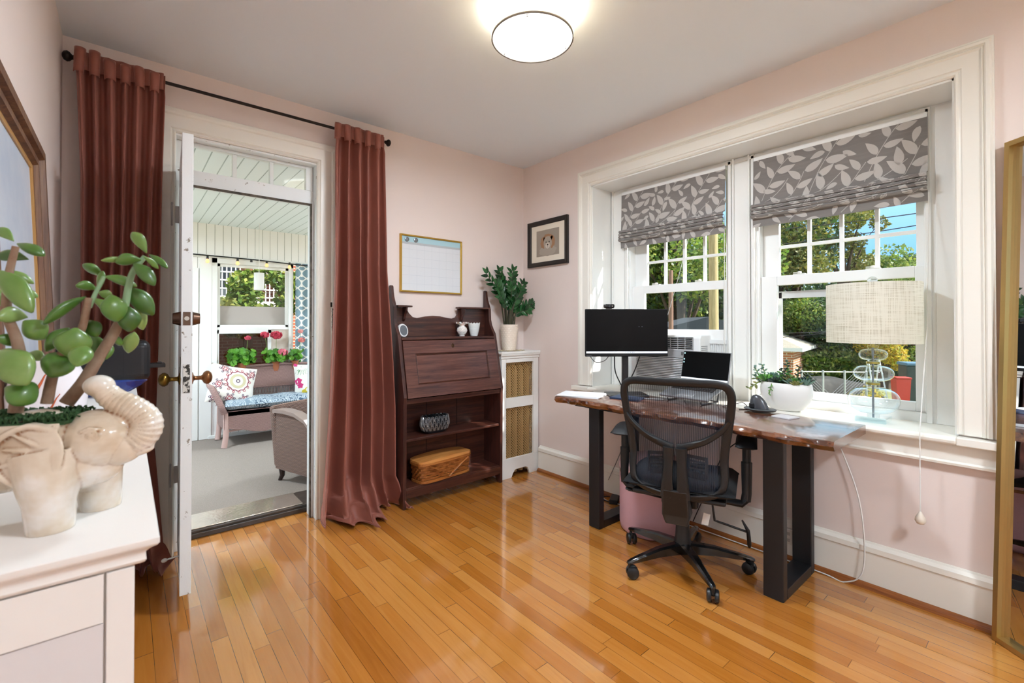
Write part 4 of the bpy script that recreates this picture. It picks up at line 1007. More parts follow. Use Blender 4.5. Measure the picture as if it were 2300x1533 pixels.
b = B(); prof = [(0, 0), (.048, 0), (.052, .004), (.060, .05), (.068, .11), (.074, .17), (.077, .212), (.072, .212), (.069, .19), (0, .19)]; b.lathe(prof, (px_, py_, zb_), 48)
for j in range(13):
    z = .006 + j * .0155; r_ = float(np.interp(z, [0, .05, .11, .17, .21], [.052, .060, .068, .074, .077]))
    for i in range(18):
        t = 2 * PI * (i + .5 * (j % 2)) / 18; c_, s_ = math.cos(t), math.sin(t); w_ = 2 * PI / 18 * .5
        P0 = lambda tt, zz_, o_: (px_ + (r_ + o_) * math.cos(tt), py_ + (r_ + o_) * math.sin(tt), zb_ + zz_)
        b.add([P0(t - w_, z + .008, .0), P0(t, z - .004, .0045), P0(t + w_, z + .008, .0), P0(t, z + .018, -.0005)], [(0, 1, 2, 3)])
b.build('pot', mat('cream_ceramic_scales', 'efe3d3', .3, coat=.2), zz)
def leafshape(b, base, d, up, L, Wd, curl=.15, n=6, thick=0):
    d = Vector(d).normalized(); up = Vector(up); sd = d.cross(up)
    if sd.length < 1e-4: sd = d.orthogonal()
    sd.normalize(); nm = sd.cross(d).normalized(); base = Vector(base); vs = []; fs = []
    for i in range(n + 1):
        t = i / n; w_ = Wd * math.sin(PI * min(1, t ** .8 * .98 + .02)) ** .8 * .5; c = base + d * L * t - nm * curl * L * t * t
        vs += [tuple(c - sd * w_ + nm * w_ * .35), tuple(c), tuple(c + sd * w_ + nm * w_ * .35)]
    for i in range(n): fs += [(3 * i, 3 * i + 1, 3 * i + 4, 3 * i + 3), (3 * i + 1, 3 * i + 2, 3 * i + 5, 3 * i + 4)]
    b.add(vs, fs)
zl = leafmat('zz_leaves', ['143a1c', '1d4a22', '2a5c2c', '123017', '35693a'], .22, .08); zs_ = mat('zz_stem', '3b3a22', .5)
bl = B(); bst = B(); rr = random.Random(21)
tips = [(-.245, -.02, .42), (-.155, -.03, .34), (-.06, .03, .40), (.0, -.04, .46), (.06, .02, .42), (.12, -.03, .36), (.10, .0, .26), (-.12, -.04, .25), (.235, -.03, .20), (-.03, -.06, .32), (.07, -.07, .30), (-.09, .02, .45), (.03, -.05, .22), (.15, -.06, .14)]
for tx, ty, tz in tips:
    b0 = Vector((px_ + tx * .12 + rr.uniform(-.02, .02), py_ + rr.uniform(-.03, .02), zb_ + .19)); tip = Vector((px_ + tx, min(-.03, py_ + ty), zb_ + .19 + tz)); mid = b0.lerp(tip, .5) + Vector((-tx * .15, 0, .04))
    pts = bez([b0, mid, tip], 10); bst.tube(pts, [lerp(.007, .002, i / (len(pts) - 1)) for i in range(len(pts))], 6)
    m_ = len(pts); side_ = 1
    for i in range(int(m_ * .42), m_, 1):
        d = (pts[i] - pts[i - 1]).normalized(); a = Vector((rr.uniform(-.3, .3), -1, rr.uniform(-.2, .4))); s3 = d.cross(a).normalized() * side_
        leafshape(bl, pts[i], d * .7 + s3 * 1.0 + Vector((0, -.2, .1)), a, rr.uniform(.052, .074), rr.uniform(.026, .034)); side_ = -side_
        if i % 2: leafshape(bl, pts[i], d * .6 - s3 * 1.0 * -side_ + Vector((0, -.1, .2)), a, rr.uniform(.05, .07), rr.uniform(.024, .032))
    leafshape(bl, pts[-1], (pts[-1] - pts[-2]), (0, -1, 0), .06, .03)
bl.build('foliage', zl, zz, smooth=60); bst.build('stem', zs_, zz, smooth=60)
# ------------------------------------------------------------------ roman shades
shf = mat('shade_grey_linen', '88837f', .9, noise=(60, '7a7572', .3), stretch=(1, .05, 1)); shl = mat('shade_leaf_print', 'beb9b4', .9)
def roman(y0, y1, ztop, zflat, seed, label, scale=1.0):
    """y0 = left end seen from the room (greater y)"""
    prof = [(.208, ztop), (.206, lerp(ztop, zflat, .5)), (.200, zflat)]
    z = zflat
    for k in range(4):
        prof += [(.176 - .002 * k, z - .003), (.168 - .002 * k, z - .012), (.170, z - .021), (.192, z - .022)]; z -= .021
    prof += [(.196, z - .004), (.198, z - .05)]
    pts = np.array(prof); seg = np.hypot(*np.diff(pts, axis=0).T); s_ = np.concatenate([[0], np.cumsum(seg)]); Ltot = s_[-1]
    def Sf(y, s, o=0):
        s = min(max(s, 0), Ltot); y = min(max(y, min(y0, y1)), max(y0, y1)); x = np.interp(s, s_, pts[:, 0]); z = np.interp(s, s_, pts[:, 1])
        i = min(len(seg) - 1, max(0, int(np.searchsorted(s_, s) - 1))); dx, dz = pts[i + 1] - pts[i]; l = math.hypot(dx, dz) or 1
        sag = -.004 * math.sin(PI * (y - y0) / (y1 - y0)) * (s / Ltot)
        return (x + dz / l * o, y, z + sag - dx / l * o)
    t = thing('roman_shade', label, 'shade', (.2, (y0 + y1) / 2, z), group='leaf patterned roman shades')
    b = B(); allS = sorted(set(list(s_) + list(np.linspace(0, s_[2], 6)))); ny = 12
    vs = [Sf(lerp(y0, y1, i / ny), s) for s in allS for i in range(ny + 1)]
    b.add(vs, [(j * (ny + 1) + i, j * (ny + 1) + i + 1, (j + 1) * (ny + 1) + i + 1, (j + 1) * (ny + 1) + i) for j in range(len(allS) - 1) for i in range(ny)])
    b.mat(1)
    def leaf(cy, cs, ang, L, Wd):
        n = 8; vs = []
        for i in range(n + 1):
            tt = i / n; w_ = Wd * (math.sin(PI * tt ** .75) ** .9) * .5; a = ang + .25 * (tt - .5)
            for q in (-1, 0, 1):
                du = L * tt * math.cos(a) - q * w_ * math.sin(a); dv = L * tt * math.sin(a) + q * w_ * math.cos(a)
                vs.append(Sf(cy - du, cs - dv, .0012))
        b.add(vs, [(3 * i + j, 3 * i + j + 1, 3 * i + j + 4, 3 * i + j + 3) for i in range(n) for j in range(2)])
    def stem(p):
        for (a0, c0), (a1, c1) in zip(p[:-1], p[1:]):
            l = math.hypot(a1 - a0, c1 - c0) or 1; nx, ny_ = -(c1 - c0) / l * .0016, (a1 - a0) / l * .0016
            b.add([Sf(a0 - nx, c0 - ny_, .001), Sf(a1 - nx, c1 - ny_, .001), Sf(a1 + nx, c1 + ny_, .001), Sf(a0 + nx, c0 + ny_, .001)], [(0, 1, 2, 3)])
    rr = random.Random(seed); cen = []
    Wt = abs(y1 - y0); sg = 1
    def vine(ya, sa, ang, n, step, curve):
        y, s, a = ya, sa, ang; path = [(y, s)]; side_ = 1
        for i in range(n):
            y -= step * math.cos(a); s -= step * math.sin(a); a += curve + rr.uniform(-.08, .08); path.append((y, s))
            la = a + side_ * rr.uniform(.7, 1.1); L = rr.uniform(.072, .100) * scale; c = (y - L * .5 * math.cos(la), s - L * .5 * math.sin(la))
            if all(math.hypot(c[0] - q[0], c[1] - q[1]) > .042 * scale for q in cen):
                cen.append(c); leaf(y - .004 * math.cos(la), s - .004 * math.sin(la), la, L, L * .42)
            side_ = -side_
        stem(path)
    k = 0; yb = y0 + .05
    while yb > y1 - .02:
        vine(yb, Ltot * .98, .75, 12, .042 * scale, .03); vine(yb - .10, Ltot * .45, 1.2, 8, .04 * scale, -.06); vine(yb - .03, Ltot * .55, .35, 6, .042 * scale, .1); yb -= .245
    for _ in range(900):
        c = (rr.uniform(y1, y0), rr.uniform(0, Ltot)); L = rr.uniform(.05, .07) * scale
        if all(math.hypot(c[0] - q[0], c[1] - q[1]) > .047 * scale for q in cen):
            cen.append(c); a = rr.uniform(0, 2 * PI); leaf(c[0] + L * .5 * math.cos(a), c[1] + L * .5 * math.sin(a), a, L, L * .42)
    o = b.build('shade_fabric', [shf, shl], t, solid=False)
    B().box(.206, y1 + .002, ztop - .02, .231, y0 - .002, ztop + .004).build('headrail', winm, t)
    return t
roman(-.885, -1.672, 2.212, 1.925, 3, 'leaf patterned grey roman shade in the left window above the monitor')
roman(-1.838, -2.618, 2.212, 1.930, 5, 'leaf patterned grey roman shade in the right window above the glass lamp', 1.08)
# shade cords
cordm = mat('white_cord', 'e6e4de', .7)
b = B(); b.tube([(.205, -1.665, 1.9), (.205, -1.664, 1.4), (.204, -1.66, 1.02)], .0022, 6); b.tube([(.198, -1.668, 1.9), (.20, -1.668, 1.0)], .0018, 6)
b.ball((.204, -1.66, 1.0), (.008, .008, .011)); tag(b.build('pull_cord', cordm, smooth=60), 'thin white shade cord hanging at the right side of the left window', 'cord')
b = B(); b.tube([(.20, -2.622, 1.85), (.10, -2.624, 1.2), (-.068, -2.622, .76), (-.07, -2.622, .42)], .0020, 6); pc = b.build('cord', cordm, None)
tag(pc, 'long white shade cord with teardrop tassel hanging below the right end of the window', 'cord'); pc.name = 'tassel_cord'
b = B(); b.lathe([(0, 0), (.012, .004), (.019, .016), (.017, .03), (.008, .046), (.004, .055), (0, .056)], (-.07, -2.622, .370), 20); o = b.build('tassel', mat('ivory_tassel', 'e5d9c8', .5), pc, smooth=60)
# ------------------------------------------------------------------ air conditioner
acw = mat('appliance_white', 'e9eaea', .4); ac = thing('air_conditioner', 'white window air conditioner behind the monitor in the left window', 'air conditioner', (.2, -1.32, .80))
ax, ay0, ay1, az0, az1 = .125, -1.545, -1.03, .805, 1.150
b = B(); b.prism([(ax + .012, az0), (ax, az0 + .02), (ax, az1 - .02), (ax + .02, az1), (.44, az1), (.44, az0)], 'y', ay0, ay1); b.build('casing', acw, ac, bev=.006)
b = B(); vy0, vy1 = -1.50, -1.08
for k in range(6): z = 1.066 + k * .0125; b.obox((ax - .004, (vy0 + vy1) / 2, z), (.014, vy1 - vy0, .003), (0, .5, 0))
for k in range(9): y = lerp(vy0, vy1, k / 8); b.box(ax - .010, y - .002, 1.06, ax - .002, y + .002, 1.134)
b.build('air_vent', mat('vent_grey', '9a9b9c', .5), ac); B().box(ax - .002, vy0, 1.058, ax - .0005, vy1, 1.136).build('vent_opening', mat('vent_dark', '1c1c1d', .8), ac)
B().box(ax - .004, -1.50, 1.005, ax, -1.08, 1.052).build('control_panel', mat('panel_silver', 'b9bbbe', .35, .3), ac, bev=.001)
for y in (-1.47, -1.43, -1.16): B().box(ax - .006, y - .012, 1.018, ax - .003, y + .012, 1.040).build('button', mat('button_grey', '5a5d60', .4), ac)
b = B()
for k in range(16): z = .822 + k * .0112; b.obox((ax - .004, (vy0 + vy1) / 2, z), (.012, vy1 - vy0 + .01, .0055), (0, .6, 0))
b.build('front_grille', mat('grille_white', 'c9cacb', .45), ac)
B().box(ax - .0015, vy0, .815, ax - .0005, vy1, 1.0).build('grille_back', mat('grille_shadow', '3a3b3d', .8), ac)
b = B()
for k in range(9): b.box(.14, ay0 - .001, .98 + k * .012, .22, ay0, .986 + k * .012)
b.build('side_louvre', mat('side_grey', '8e9092', .5), ac)
b = B(); b.box(.262, -1.66, .80, .290, ay0, 1.10); 
for k in range(9): b.box(.256, -1.655 + k * .012, .80, .262, -1.651 + k * .012, 1.10)
b.box(.25, -1.66, 1.095, .262, -1.02, 1.12); b.build('side_curtain_panel', mat('accordion_white', 'dfe0df', .6), ac)
B().box(.262, ay1, .80, .290, -.943, 1.10).build('filler_panel', mat('accordion_white', '', .6), ac)
# ------------------------------------------------------------------ desk
dk = thing('desk', 'live edge reclaimed wood desk on dark steel frame legs under the windows', 'desk', (-.3, -1.7, 0))
deskw = None
m, nt, p = newmat('reclaimed_desk_wood'); tc = N(nt, 'TexCoord'); mp = N(nt, 'Mapping', {'Vector': tc.outputs['Object'], 'Scale': (16, 1.4, 16)})
t1 = N(nt, 'TexNoise', {'Vector': mp.outputs[0], 'Scale': 1.6, 'Detail': 8.0, 'Roughness': .7, 'Distortion': 1.2}); t2 = N(nt, 'TexNoise', {'Vector': tc.outputs['Object'], 'Scale': 3.0, 'Detail': 4.0})
f = math_(nt, 'ADD', math_(nt, 'MULTIPLY', t1.outputs[0], .7), math_(nt, 'MULTIPLY', t2.outputs[0], .3))
nt.links.new(ramp(nt, f, [(.38, '25110b'), (.47, '5a2f1c'), (.55, '7b4a2e'), (.66, '8f6142')]), p.inputs['Base Color'])
p.inputs['Roughness'].default_value = .2; p.inputs['Coat Weight'].default_value = 1.0; p.inputs['Coat Roughness'].default_value = .14; p.inputs['Coat IOR'].default_value = 1.7
bb = N(nt, 'Bump', {'Height': t1.outputs[0], 'Strength': .25, 'Distance': .004}); nt.links.new(bb.outputs[0], p.inputs['Normal'])
TZ = .762
b = B(); nY = 90
def edge(y, top): return -.545 + .010 * math.sin(y * 9) + .006 * math.sin(y * 23 + 1) + .004 * math.sin(y * 61) + (0 if top else -.004 + .006 * math.sin(y * 37))
ys = [lerp(-.935, -2.437, i / nY) for i in range(nY + 1)]
vs = []
for y in ys:
    vs += [(edge(y, True) + .010, y, TZ), (edge(y, True), y, TZ - .005), (edge(y, False) + .002 * math.sin(y * 90), y, TZ - .020), (edge(y, False) + .016, y, TZ - .040), (-.0755, y, TZ - .040), (-.0755, y, TZ)]
fs = []
for i in range(nY):
    for j in range(6): fs.append((i * 6 + j, i * 6 + (j + 1) % 6, (i + 1) * 6 + (j + 1) % 6, (i + 1) * 6 + j))
fs.append(tuple(range(6))); fs.append(tuple(nY * 6 + j for j in range(6))[::-1]); b.add(vs, fs)
b.build('desktop', m, dk, smooth=35)
def uframe(y0, y1):
    g = B(); xa_, xb_ = -.502, -.095
    for x0, x1 in ((xa_, xa_ + .045), (xb_ - .045, xb_)):
        B().box(x0, y0, .0, x1, y1, TZ - .046).build('leg', steel, dk, bev=.004)
    B().box(xa_ + .045, y0, 0, xb_ - .045, y1, .045).build('foot_bar', steel, dk, bev=.002); B().box(xa_, y0 - .01, TZ - .048, xb_, y1 + .01, TZ - .041).build('top_bar', steel, dk, bev=.002)
uframe(-1.245, -1.165); 
k0 = -2.225
b = B(); xa_, xb_ = -.452, -.055
for x0, x1 in ((xa_, xa_ + .045), (xb_ - .045, xb_)): B().box(x0, k0, 0, x1, k0 + .085, TZ - .046).build('leg', steel, dk, bev=.004)
B().box(xa_ + .045, k0, 0, xb_ - .045, k0 + .085, .045).build('foot_bar', steel, dk, bev=.002); B().box(xa_, k0 - .01, TZ - .048, xb_, k0 + .095, TZ - .041).build('top_bar', steel, dk, bev=.002)
B().box(-.50, -1.40, TZ - .052, -.44, -1.05, TZ - .0485).build('mounting_plate', steel, dk); B().box(-.49, -2.36, TZ - .052, -.42, -2.10, TZ - .0485).build('mounting_plate', steel, dk)
# ------------------------------------------------------------------ monitor
MY = YAW - PI / 2
mon = thing('monitor', 'black flat monitor showing a pale taskbar on the desk', 'monitor', (-.178, -1.205, TZ), MY + math.radians(1.5))
scr = mat('dark_screen', '060607', .3, spec=.15)
b = B(); b.box(-.268, -.012, .250, .268, .012, .556); b.build('screen_housing', mat('monitor_black', '0b0b0c', .45, spec=.3), mon, local=True, bev=.003)
b = B(); b.box(-.263, -.0135, .272, .263, -.012, .552).mat(1).box(-.263, -.0142, .272, .263, -.0133, .284); b.build('display', [scr, mat('lit_taskbar', 'c5ccd6', .4, emis=.55, ecol='c5ccd6')], mon, local=True, solid=False)
icons = B()
for i in range(6): icons.box(-.012 + i * .011, -.0148, .2755, -.007 + i * .011, -.0141, .2805)
icons.box(-.078, -.0148, .2755, -.074, -.0141, .2805).box(.078, -.0142, .442, .081, -.0134, .4445).box(.097, -.0142, .442, .100, -.0134, .4445)
icons.build('screen_icons', mat('icon_glow', '8a93a0', .4, emis=.4, ecol='8090a8'), mon, local=True, solid=False)
B().box(-.262, -.0145, .252, -.228, -.0125, .258).build('badge', mat('badge_grey', '54565a', .4, .5), mon, local=True)
b = B(); b.box(-.022, .013, .30, .022, .05, .48); b.build('rear_mount', blackm, mon, local=True, bev=.004)
b = B(); b.box(-.020, .022, .012, .020, .048, .40); b.build('stand_pole', blackm, mon, local=True, bev=.004)
b = B(); b.box(-.125, -.085, 0, .125, .095, .011); b.build('stand_base', blackm, mon, local=True, bev=.004)
b = B(); b.tube(bez([(-.10, .03, .262), (-.13, .05, .22), (-.19, .04, .21), (-.235, .03, .255)], 8), .0022, 6); b.tube(bez([(.10, .03, .26), (.08, .09, .15), (.03, .08, .06)], 8), .004, 6); b.tube(bez([(-.07, .03, .26), (-.06, .05, .15), (-.02, .06, .06)], 8), .004, 6)
b.build('cable', blackm, mon, smooth=60, local=True)
wc_ = thing('webcam', 'small black webcam clipped on top of the monitor', 'webcam', (-.178 - .112 * math.cos(MY), -1.205 - .112 * math.sin(MY), TZ + .557), MY)
B().box(-.034, -.018, .006, .034, .016, .032).build('body', mat('webcam_black', '0e0e10', .3), wc_, local=True, bev=.008)
b = B(); b.lathe([(.011, 0), (.011, .004), (.008, .005), (0, .003)], (0, 0, 0), 18, axis='y'); b.v = [(v[0], -.018 - v[1], v[2] + .019) for v in b.v]; b.build('lens', mat('lens_glass', '1a1d24', .05), wc_, local=True, smooth=40)
B().box(.016, -.0192, .016, .021, -.018, .021).build('indicator', mat('pale_metal', '', .3), wc_, local=True)
B().box(-.018, -.014, -.012, .018, .03, .007).build('clip', blackm, wc_, local=True, bev=.002) if False else B().box(-.018, -.010, .0005, .018, .020, .007).build('clip', blackm, wc_, local=True, bev=.002)
# ------------------------------------------------------------------ laptop on a slanted stand
lt = thing('laptop', 'open silver laptop on a stand behind the office chair', 'laptop', (-.10, -1.60, TZ), math.radians(-5))
# local: x toward the window, y left
silv = mat('laptop_silver', 'b5b8bd', .3, .8); sl = math.atan2(.080, .22)
ML = Matrix.Translation((-.075, 0, .022)) @ Matrix.Rotation(-sl, 4, 'Y')
B(ML).box(0, -.16, 0, .222, .16, .014).build('base', silv, lt, local=True, bev=.004)
b = B(ML)
for r_ in range(5):
    for c_ in range(14): b.box(.095 + r_ * .020, -.135 + c_ * .0195, .0142, .095 + r_ * .020 + .016, -.135 + c_ * .0195 + .0165, .0158)
b.build('keyboard', mat('key_black', '17181b', .5), lt, local=True)
B(ML).box(.015, -.05, .0142, .080, .05, .0148).build('trackpad', mat('trackpad_grey', '9fa2a8', .3, .4), lt, local=True)
hx, hz = -.075 + .222 * math.cos(sl), .022 + .222 * math.sin(sl) + .012
MS = Matrix.Translation((hx, 0, hz)) @ Matrix.Rotation(math.radians(12), 4, 'Y')
B(MS).box(0, -.16, 0, .007, .16, .185).build('lid', silv, lt, local=True, bev=.003)
b = B(MS); b.box(-.0012, -.154, .008, 0, .154, .180).mat(1).box(-.0016, -.154, .008, -.0011, .154, .018); b.build('display', [scr, mat('lit_taskbar', '', .4)], lt, local=True, solid=False)
b = B(MS)
for i, z in enumerate((.164, .126, .108)): b.box(-.0018, .143, z, -.0012, .150, z + .009)
b.build('screen_icons', mat('desktop_icons', '8cc0c8', .4, emis=.7, ecol='a8d0d8'), lt, local=True, solid=False)
stn = thing('laptop_stand', 'small dark stand lifting the rear of the laptop', 'stand', (-.05, -1.60, TZ))
b = B(Matrix.Translation((-.10, -1.60, TZ)) @ Matrix.Rotation(math.radians(-5), 4, 'Z')); 
for y in (-.11, .11): b2 = B(b.M); b2.tube([(-.06, y, .004), (.11, y, .004)], .004, 6); b2.tube([(-.06, y, .004), (-.065, y, .018)], .004, 6); b2.tube([(.10, y, .004), (.125, y, .084)], .004, 6); b2.build('stand_arm', steel, stn, smooth=50)
b.tube([(.11, -.11, .004), (.11, .11, .004)], .004, 6); b.build('stand_bar', steel, stn, smooth=50)
# papers, notebook, mouse, card
b = B(); Mp = Matrix.Translation((-.40, -1.02, TZ + .0005)) @ Matrix.Rotation(math.radians(24), 4, 'Z')
for i in range(4): b.M = Mp @ Matrix.Rotation(math.radians(i * 1.5 - 2), 4, 'Z'); b.box(-.108, -.14, i * .002, .108, .14, i * .002 + .0016)
tag(b.build('paper_stack', mat('white_paper_sheet', 'eeeef0', .6)), 'small stack of white paper at the left end of the desk', 'paper')
tag(B(Matrix.Translation((-.30, -1.30, TZ)) @ Matrix.Rotation(math.radians(10), 4, 'Z')).box(-.06, -.09, 0, .06, .09, .012).build('notebook', mat('navy_cover', '1f2f4c', .5), bev=.002), 'navy notebook on the desk right of the monitor base', 'notebook')
b = B(); b.tube([(-.25, -1.36, TZ + .005), (-.17, -1.47, TZ + .005)], .004, 8); tag(b.build('pen', mat('silver_pen', 'c6c9cd', .3, .8), smooth=60), 'silver pen on the desk between notebook and laptop', 'pen')
mx_, my_ = -.115, -2.015
b = B(); b.lathe([(0, .008), (.05, .008), (.068, .014), (.072, .020), (.066, .023), (0, .021)], (mx_ + .005, my_ + .02, TZ - .004), 36, sx=.85, sy=1.1); md = mat('mouse_pad_grey', '4a4f52', .3, .3)
tag(b.build('wrist_rest', md, smooth=50), 'flat round dark dish under the vertical mouse on the desk', 'dish')
ms = thing('vertical_mouse', 'dark grey vertical computer mouse on a round dish on the desk', 'mouse', (mx_, my_ + .02, TZ + .019)); zc = TZ + .019
b = B()
def mf(u, v):
    t = 2 * PI * u; h = v; c_, s_ = math.cos(t), math.sin(t); k = (1 - h ** 2.2) ** .5 * (1 if h > .02 else 1.0) + .0; lean = .014 * h
    return (mx_ + .028 * c_ * (k * .9 + .12 * (1 - h)) - lean * .4, my_ + .02 + .046 * s_ * (k * .85 + .15 * (1 - h)) + lean, zc + .072 * h)
b.grid(mf, 24, 12); b.build('mouse_body', mat('gunmetal_mouse', '55565a', .28, .5), ms, smooth=60)
b = B(); b.box(mx_ - .033, my_ + .035, zc, mx_ - .018, my_ + .062, zc + .028); b.build('thumb_rest', blackm, ms, bev=.006)
tag(B(Matrix.Translation((-.16, -2.14, TZ + .0003)) @ Matrix.Rotation(math.radians(-12), 4, 'Z')).box(-.055, -.045, 0, .03, .045, .006).build('coaster', mat('pale_coaster', 'c9c6cc', .35, noise=(20, 'd8d4d4', .3)), bev=.001), 'pale rectangular card on the desk in front of the white planter', 'card')
b = B(); b.tube(bez([(-.115, -1.80, TZ + .003), (-.10, -1.86, TZ + .02), (-.095, -1.90, TZ + .035), (-.098, -1.93, TZ + .004), (-.14, -1.90, TZ + .003)], 8), .002, 6); tag(b.build('usb_cable', blackm, smooth=60), 'thin black cable on the desk beside the mouse', 'cable')
b = B(); b.tube([(.02 + .03 * math.cos(a), -1.86 + .035 * math.sin(a), .762 + .004) for a in [2 * PI * i / 20 for i in range(20)]], .0028, 6, closed=True); tag(b.build('coiled_cord', cordm, smooth=60), 'small coil of white cord on the sill left of the planter', 'cord')
# ------------------------------------------------------------------ planter with succulents
pcx, pcy, pz = .075, -2.055, .757
pl = thing('succulent_planter', 'wide white bowl planter full of mixed succulents on the window sill', 'planter', (pcx, pcy, pz))
b = B(); b.lathe([(0, 0), (.062, 0), (.082, .010), (.112, .050), (.124, .085), (.126, .110), (.121, .145), (.115, .150), (.113, .145), (.117, .110), (.10, .06), (0, .05)], (pcx, pcy, pz), 56, sx=.62, sy=1.02); b.build('bowl', mat('matt_white_ceramic', 'e9e6e2', .5), pl, smooth=50)
b = B(); b.lathe([(0, .128), (.112, .124)], (pcx, pcy, pz), 40, sx=.62, sy=1.02, cap=False); b.build('soil', mat('dark_soil', '2c231b', .95, noise=(60, '4a3b2c', .2)), pl)
sm = [leafmat('succ_bluegreen', ['5f8070', '7d9c8c', '4a6a5c', '8fae9c'], .5), leafmat('succ_olive', ['7d8548', '97914e', '5f6f35', 'a87f4c'], .5), leafmat('succ_dark', ['2f4638', '3f5548', '26352e', '4f5a4a'], .5), leafmat('succ_green', ['4c8a3c', '6fa84c', '3a7334'], .45)]
rr = random.Random(5); sb = [B() for _ in sm]; sstem = B()
def fatleaf(b, p, d, L, r):
    d = Vector(d).normalized(); p = Vector(p); L *= 1.35; r *= 1.5; b.tube([p, p + d * L * .35, p + d * L * .75, p + d * L], [r * .45, r, r * .8, r * .1], 5, flat=.6)
def rosette(k, c, R, n=18, up=.5):
    for i in range(n):
        a = i * 2.4; q = 1 - i / n; fatleaf(sb[k], c, (math.cos(a) * q, math.sin(a) * q, up + (1 - q) * .9), R * (.55 + .45 * q), R * .16)
def spike(k, c, d, L, r=.009):
    d = Vector(d).normalized(); c = Vector(c); e = c + d * L; sstem.tube([c, e], .0025, 5); m_ = int(L / .009)
    for i in range(m_):
        p_ = c.lerp(e, (i + 1) / m_); a = i * 2.4; o_ = d.orthogonal().normalized(); o2 = d.cross(o_); fatleaf(sb[k], p_, (o_ * math.cos(a) + o2 * math.sin(a)) * 1.0 + d * .45, r * 2.3 * (1 - .35 * i / m_), r * .6)
zt = pz + .135
for i in range(24): rosette(rr.choice([0, 1, 3, 3, 0, 2]), (pcx + rr.uniform(-.055, .05), pcy + lerp(-.105, .11, i / 23), zt + rr.uniform(.0, .025)), rr.uniform(.028, .045), 16, .5)
for dy, L, lean, k in ((.115, .10, .5, 0), (.09, .11, .25, 0), (.125, .06, 1.0, 0), (-.015, .13, -.05, 2), (-.06, .11, -.2, 2), (-.035, .09, .1, 3), (.02, .07, 0, 3), (-.095, .08, -.5, 2), (.12, .05, 1.6, 1), (-.005, .09, .15, 2)):
    spike(k, (pcx - .02, pcy + dy * .9, zt), (-.15, lean, 1), L)
spike(3, (pcx - .07, pcy + .045, zt + .01), (-.35, .1, -1), .06, .006); spike(1, (pcx - .06, pcy + .115, zt + .01), (-.4, .7, -.6), .06)
for k, b_ in enumerate(sb):
    if b_.v: b_.build('succulent_leaves', sm[k], pl, smooth=60)
sstem.build('stem', mat('green_stem', ''), pl)
# ------------------------------------------------------------------ glass lamp
gx, gy, gz = .082, -2.432, .757
gl = thing('table_lamp', 'stacked clear glass table lamp with pale linen drum shade on the sill', 'lamp', (gx, gy, gz))
clear = mat('clear_blown_glass', 'f4fbfb', .02, trans=1.0, ior=1.18)
b = B(); b.box(gx - .060, gy - .060, gz, gx + .060, gy + .060, gz + .026); b.build('acrylic_base', glassmat('acrylic', 'eef8fb', 2.0), gl, bev=.004)
def bubble(z0, z1, R, rn, nm):
    prof = []; n = 14
    for i in range(n + 1):
        a = -PI / 2 + PI * i / n; r_ = rn + (R - rn) * max(0, math.cos(a)) ** .8; prof.append((r_, lerp(z0, z1, .5) + (z1 - z0) / 2 * math.sin(a) * .8))
    prof = [(rn, z0)] + prof + [(rn, z1)]; inner = [(max(.004, r_ - .003), z) for r_, z in prof][::-1]
    b = B(); b.lathe(prof + inner, (gx, gy, 0), 40, cap=False); b.add([], []); b.build(nm, glassmat('clear_blown_shell', 'fbfdfd', 1.8), gl, smooth=70)
bubble(gz + .026, gz + .175, .103, .026, 'glass_globe'); bubble(gz + .185, gz + .275, .080, .024, 'glass_globe'); bubble(gz + .285, gz + .352, .057, .020, 'glass_globe')
pb = mat('pale_brass', 'b9ad62', .3, .9)
for z in (gz + .175, gz + .275, gz + .352): b = B(); b.cyl((gx, gy, z), (gx, gy, z + .010), .027 if z < gz + .3 else .022, seg=24); b.build('brass_collar', pb, gl, smooth=40)
B().cyl((gx, gy, gz + .026), (gx, gy, gz + .352), .0045, seg=10).build('inner_rod', mat('steel_rod', '8c98a2', .3, .8), gl, smooth=50)
B().cyl((gx, gy, gz + .362), (gx, gy, gz + .46), .009, seg=12).build('neck', pb, gl, smooth=50)
linen = clothmat('linen_shade_cloth', 'f9f6ee', trans=.6)
b = B(); b.lathe([(.184, gz + .375), (.184, gz + .655), (.182, gz + .655), (.182, gz + .375)], (gx, gy, 0), 72, cap=False); b.build('lamp_shade', linen, gl, smooth=50)
b = B()
for i in range(3): a = i * 2 * PI / 3; b.tube([(gx, gy, gz + .63), (gx + .182 * math.cos(a), gy + .182 * math.sin(a), gz + .645)], .002, 5)
b.tube([(gx, gy, gz + .46), (gx + .03, gy, gz + .54), (gx, gy, gz + .63)], .002, 5).tube([(gx, gy, gz + .46), (gx - .03, gy, gz + .54), (gx, gy, gz + .63)], .002, 5); b.build('harp', pb, gl)
b = B(); b.ball((gx, gy, gz + .675), (.020, .020, .018), 18, 12); b.build('finial', mat('clear_finial', 'eef4f6', .05, trans=.8, ior=1.3), gl, smooth=60)
b = B(); b.ball((gx, gy, gz + .52), (.028, .028, .038), 16, 10); b.build('bulb', mat('frosted_bulb', 'eeeeea', .4), gl, smooth=60)
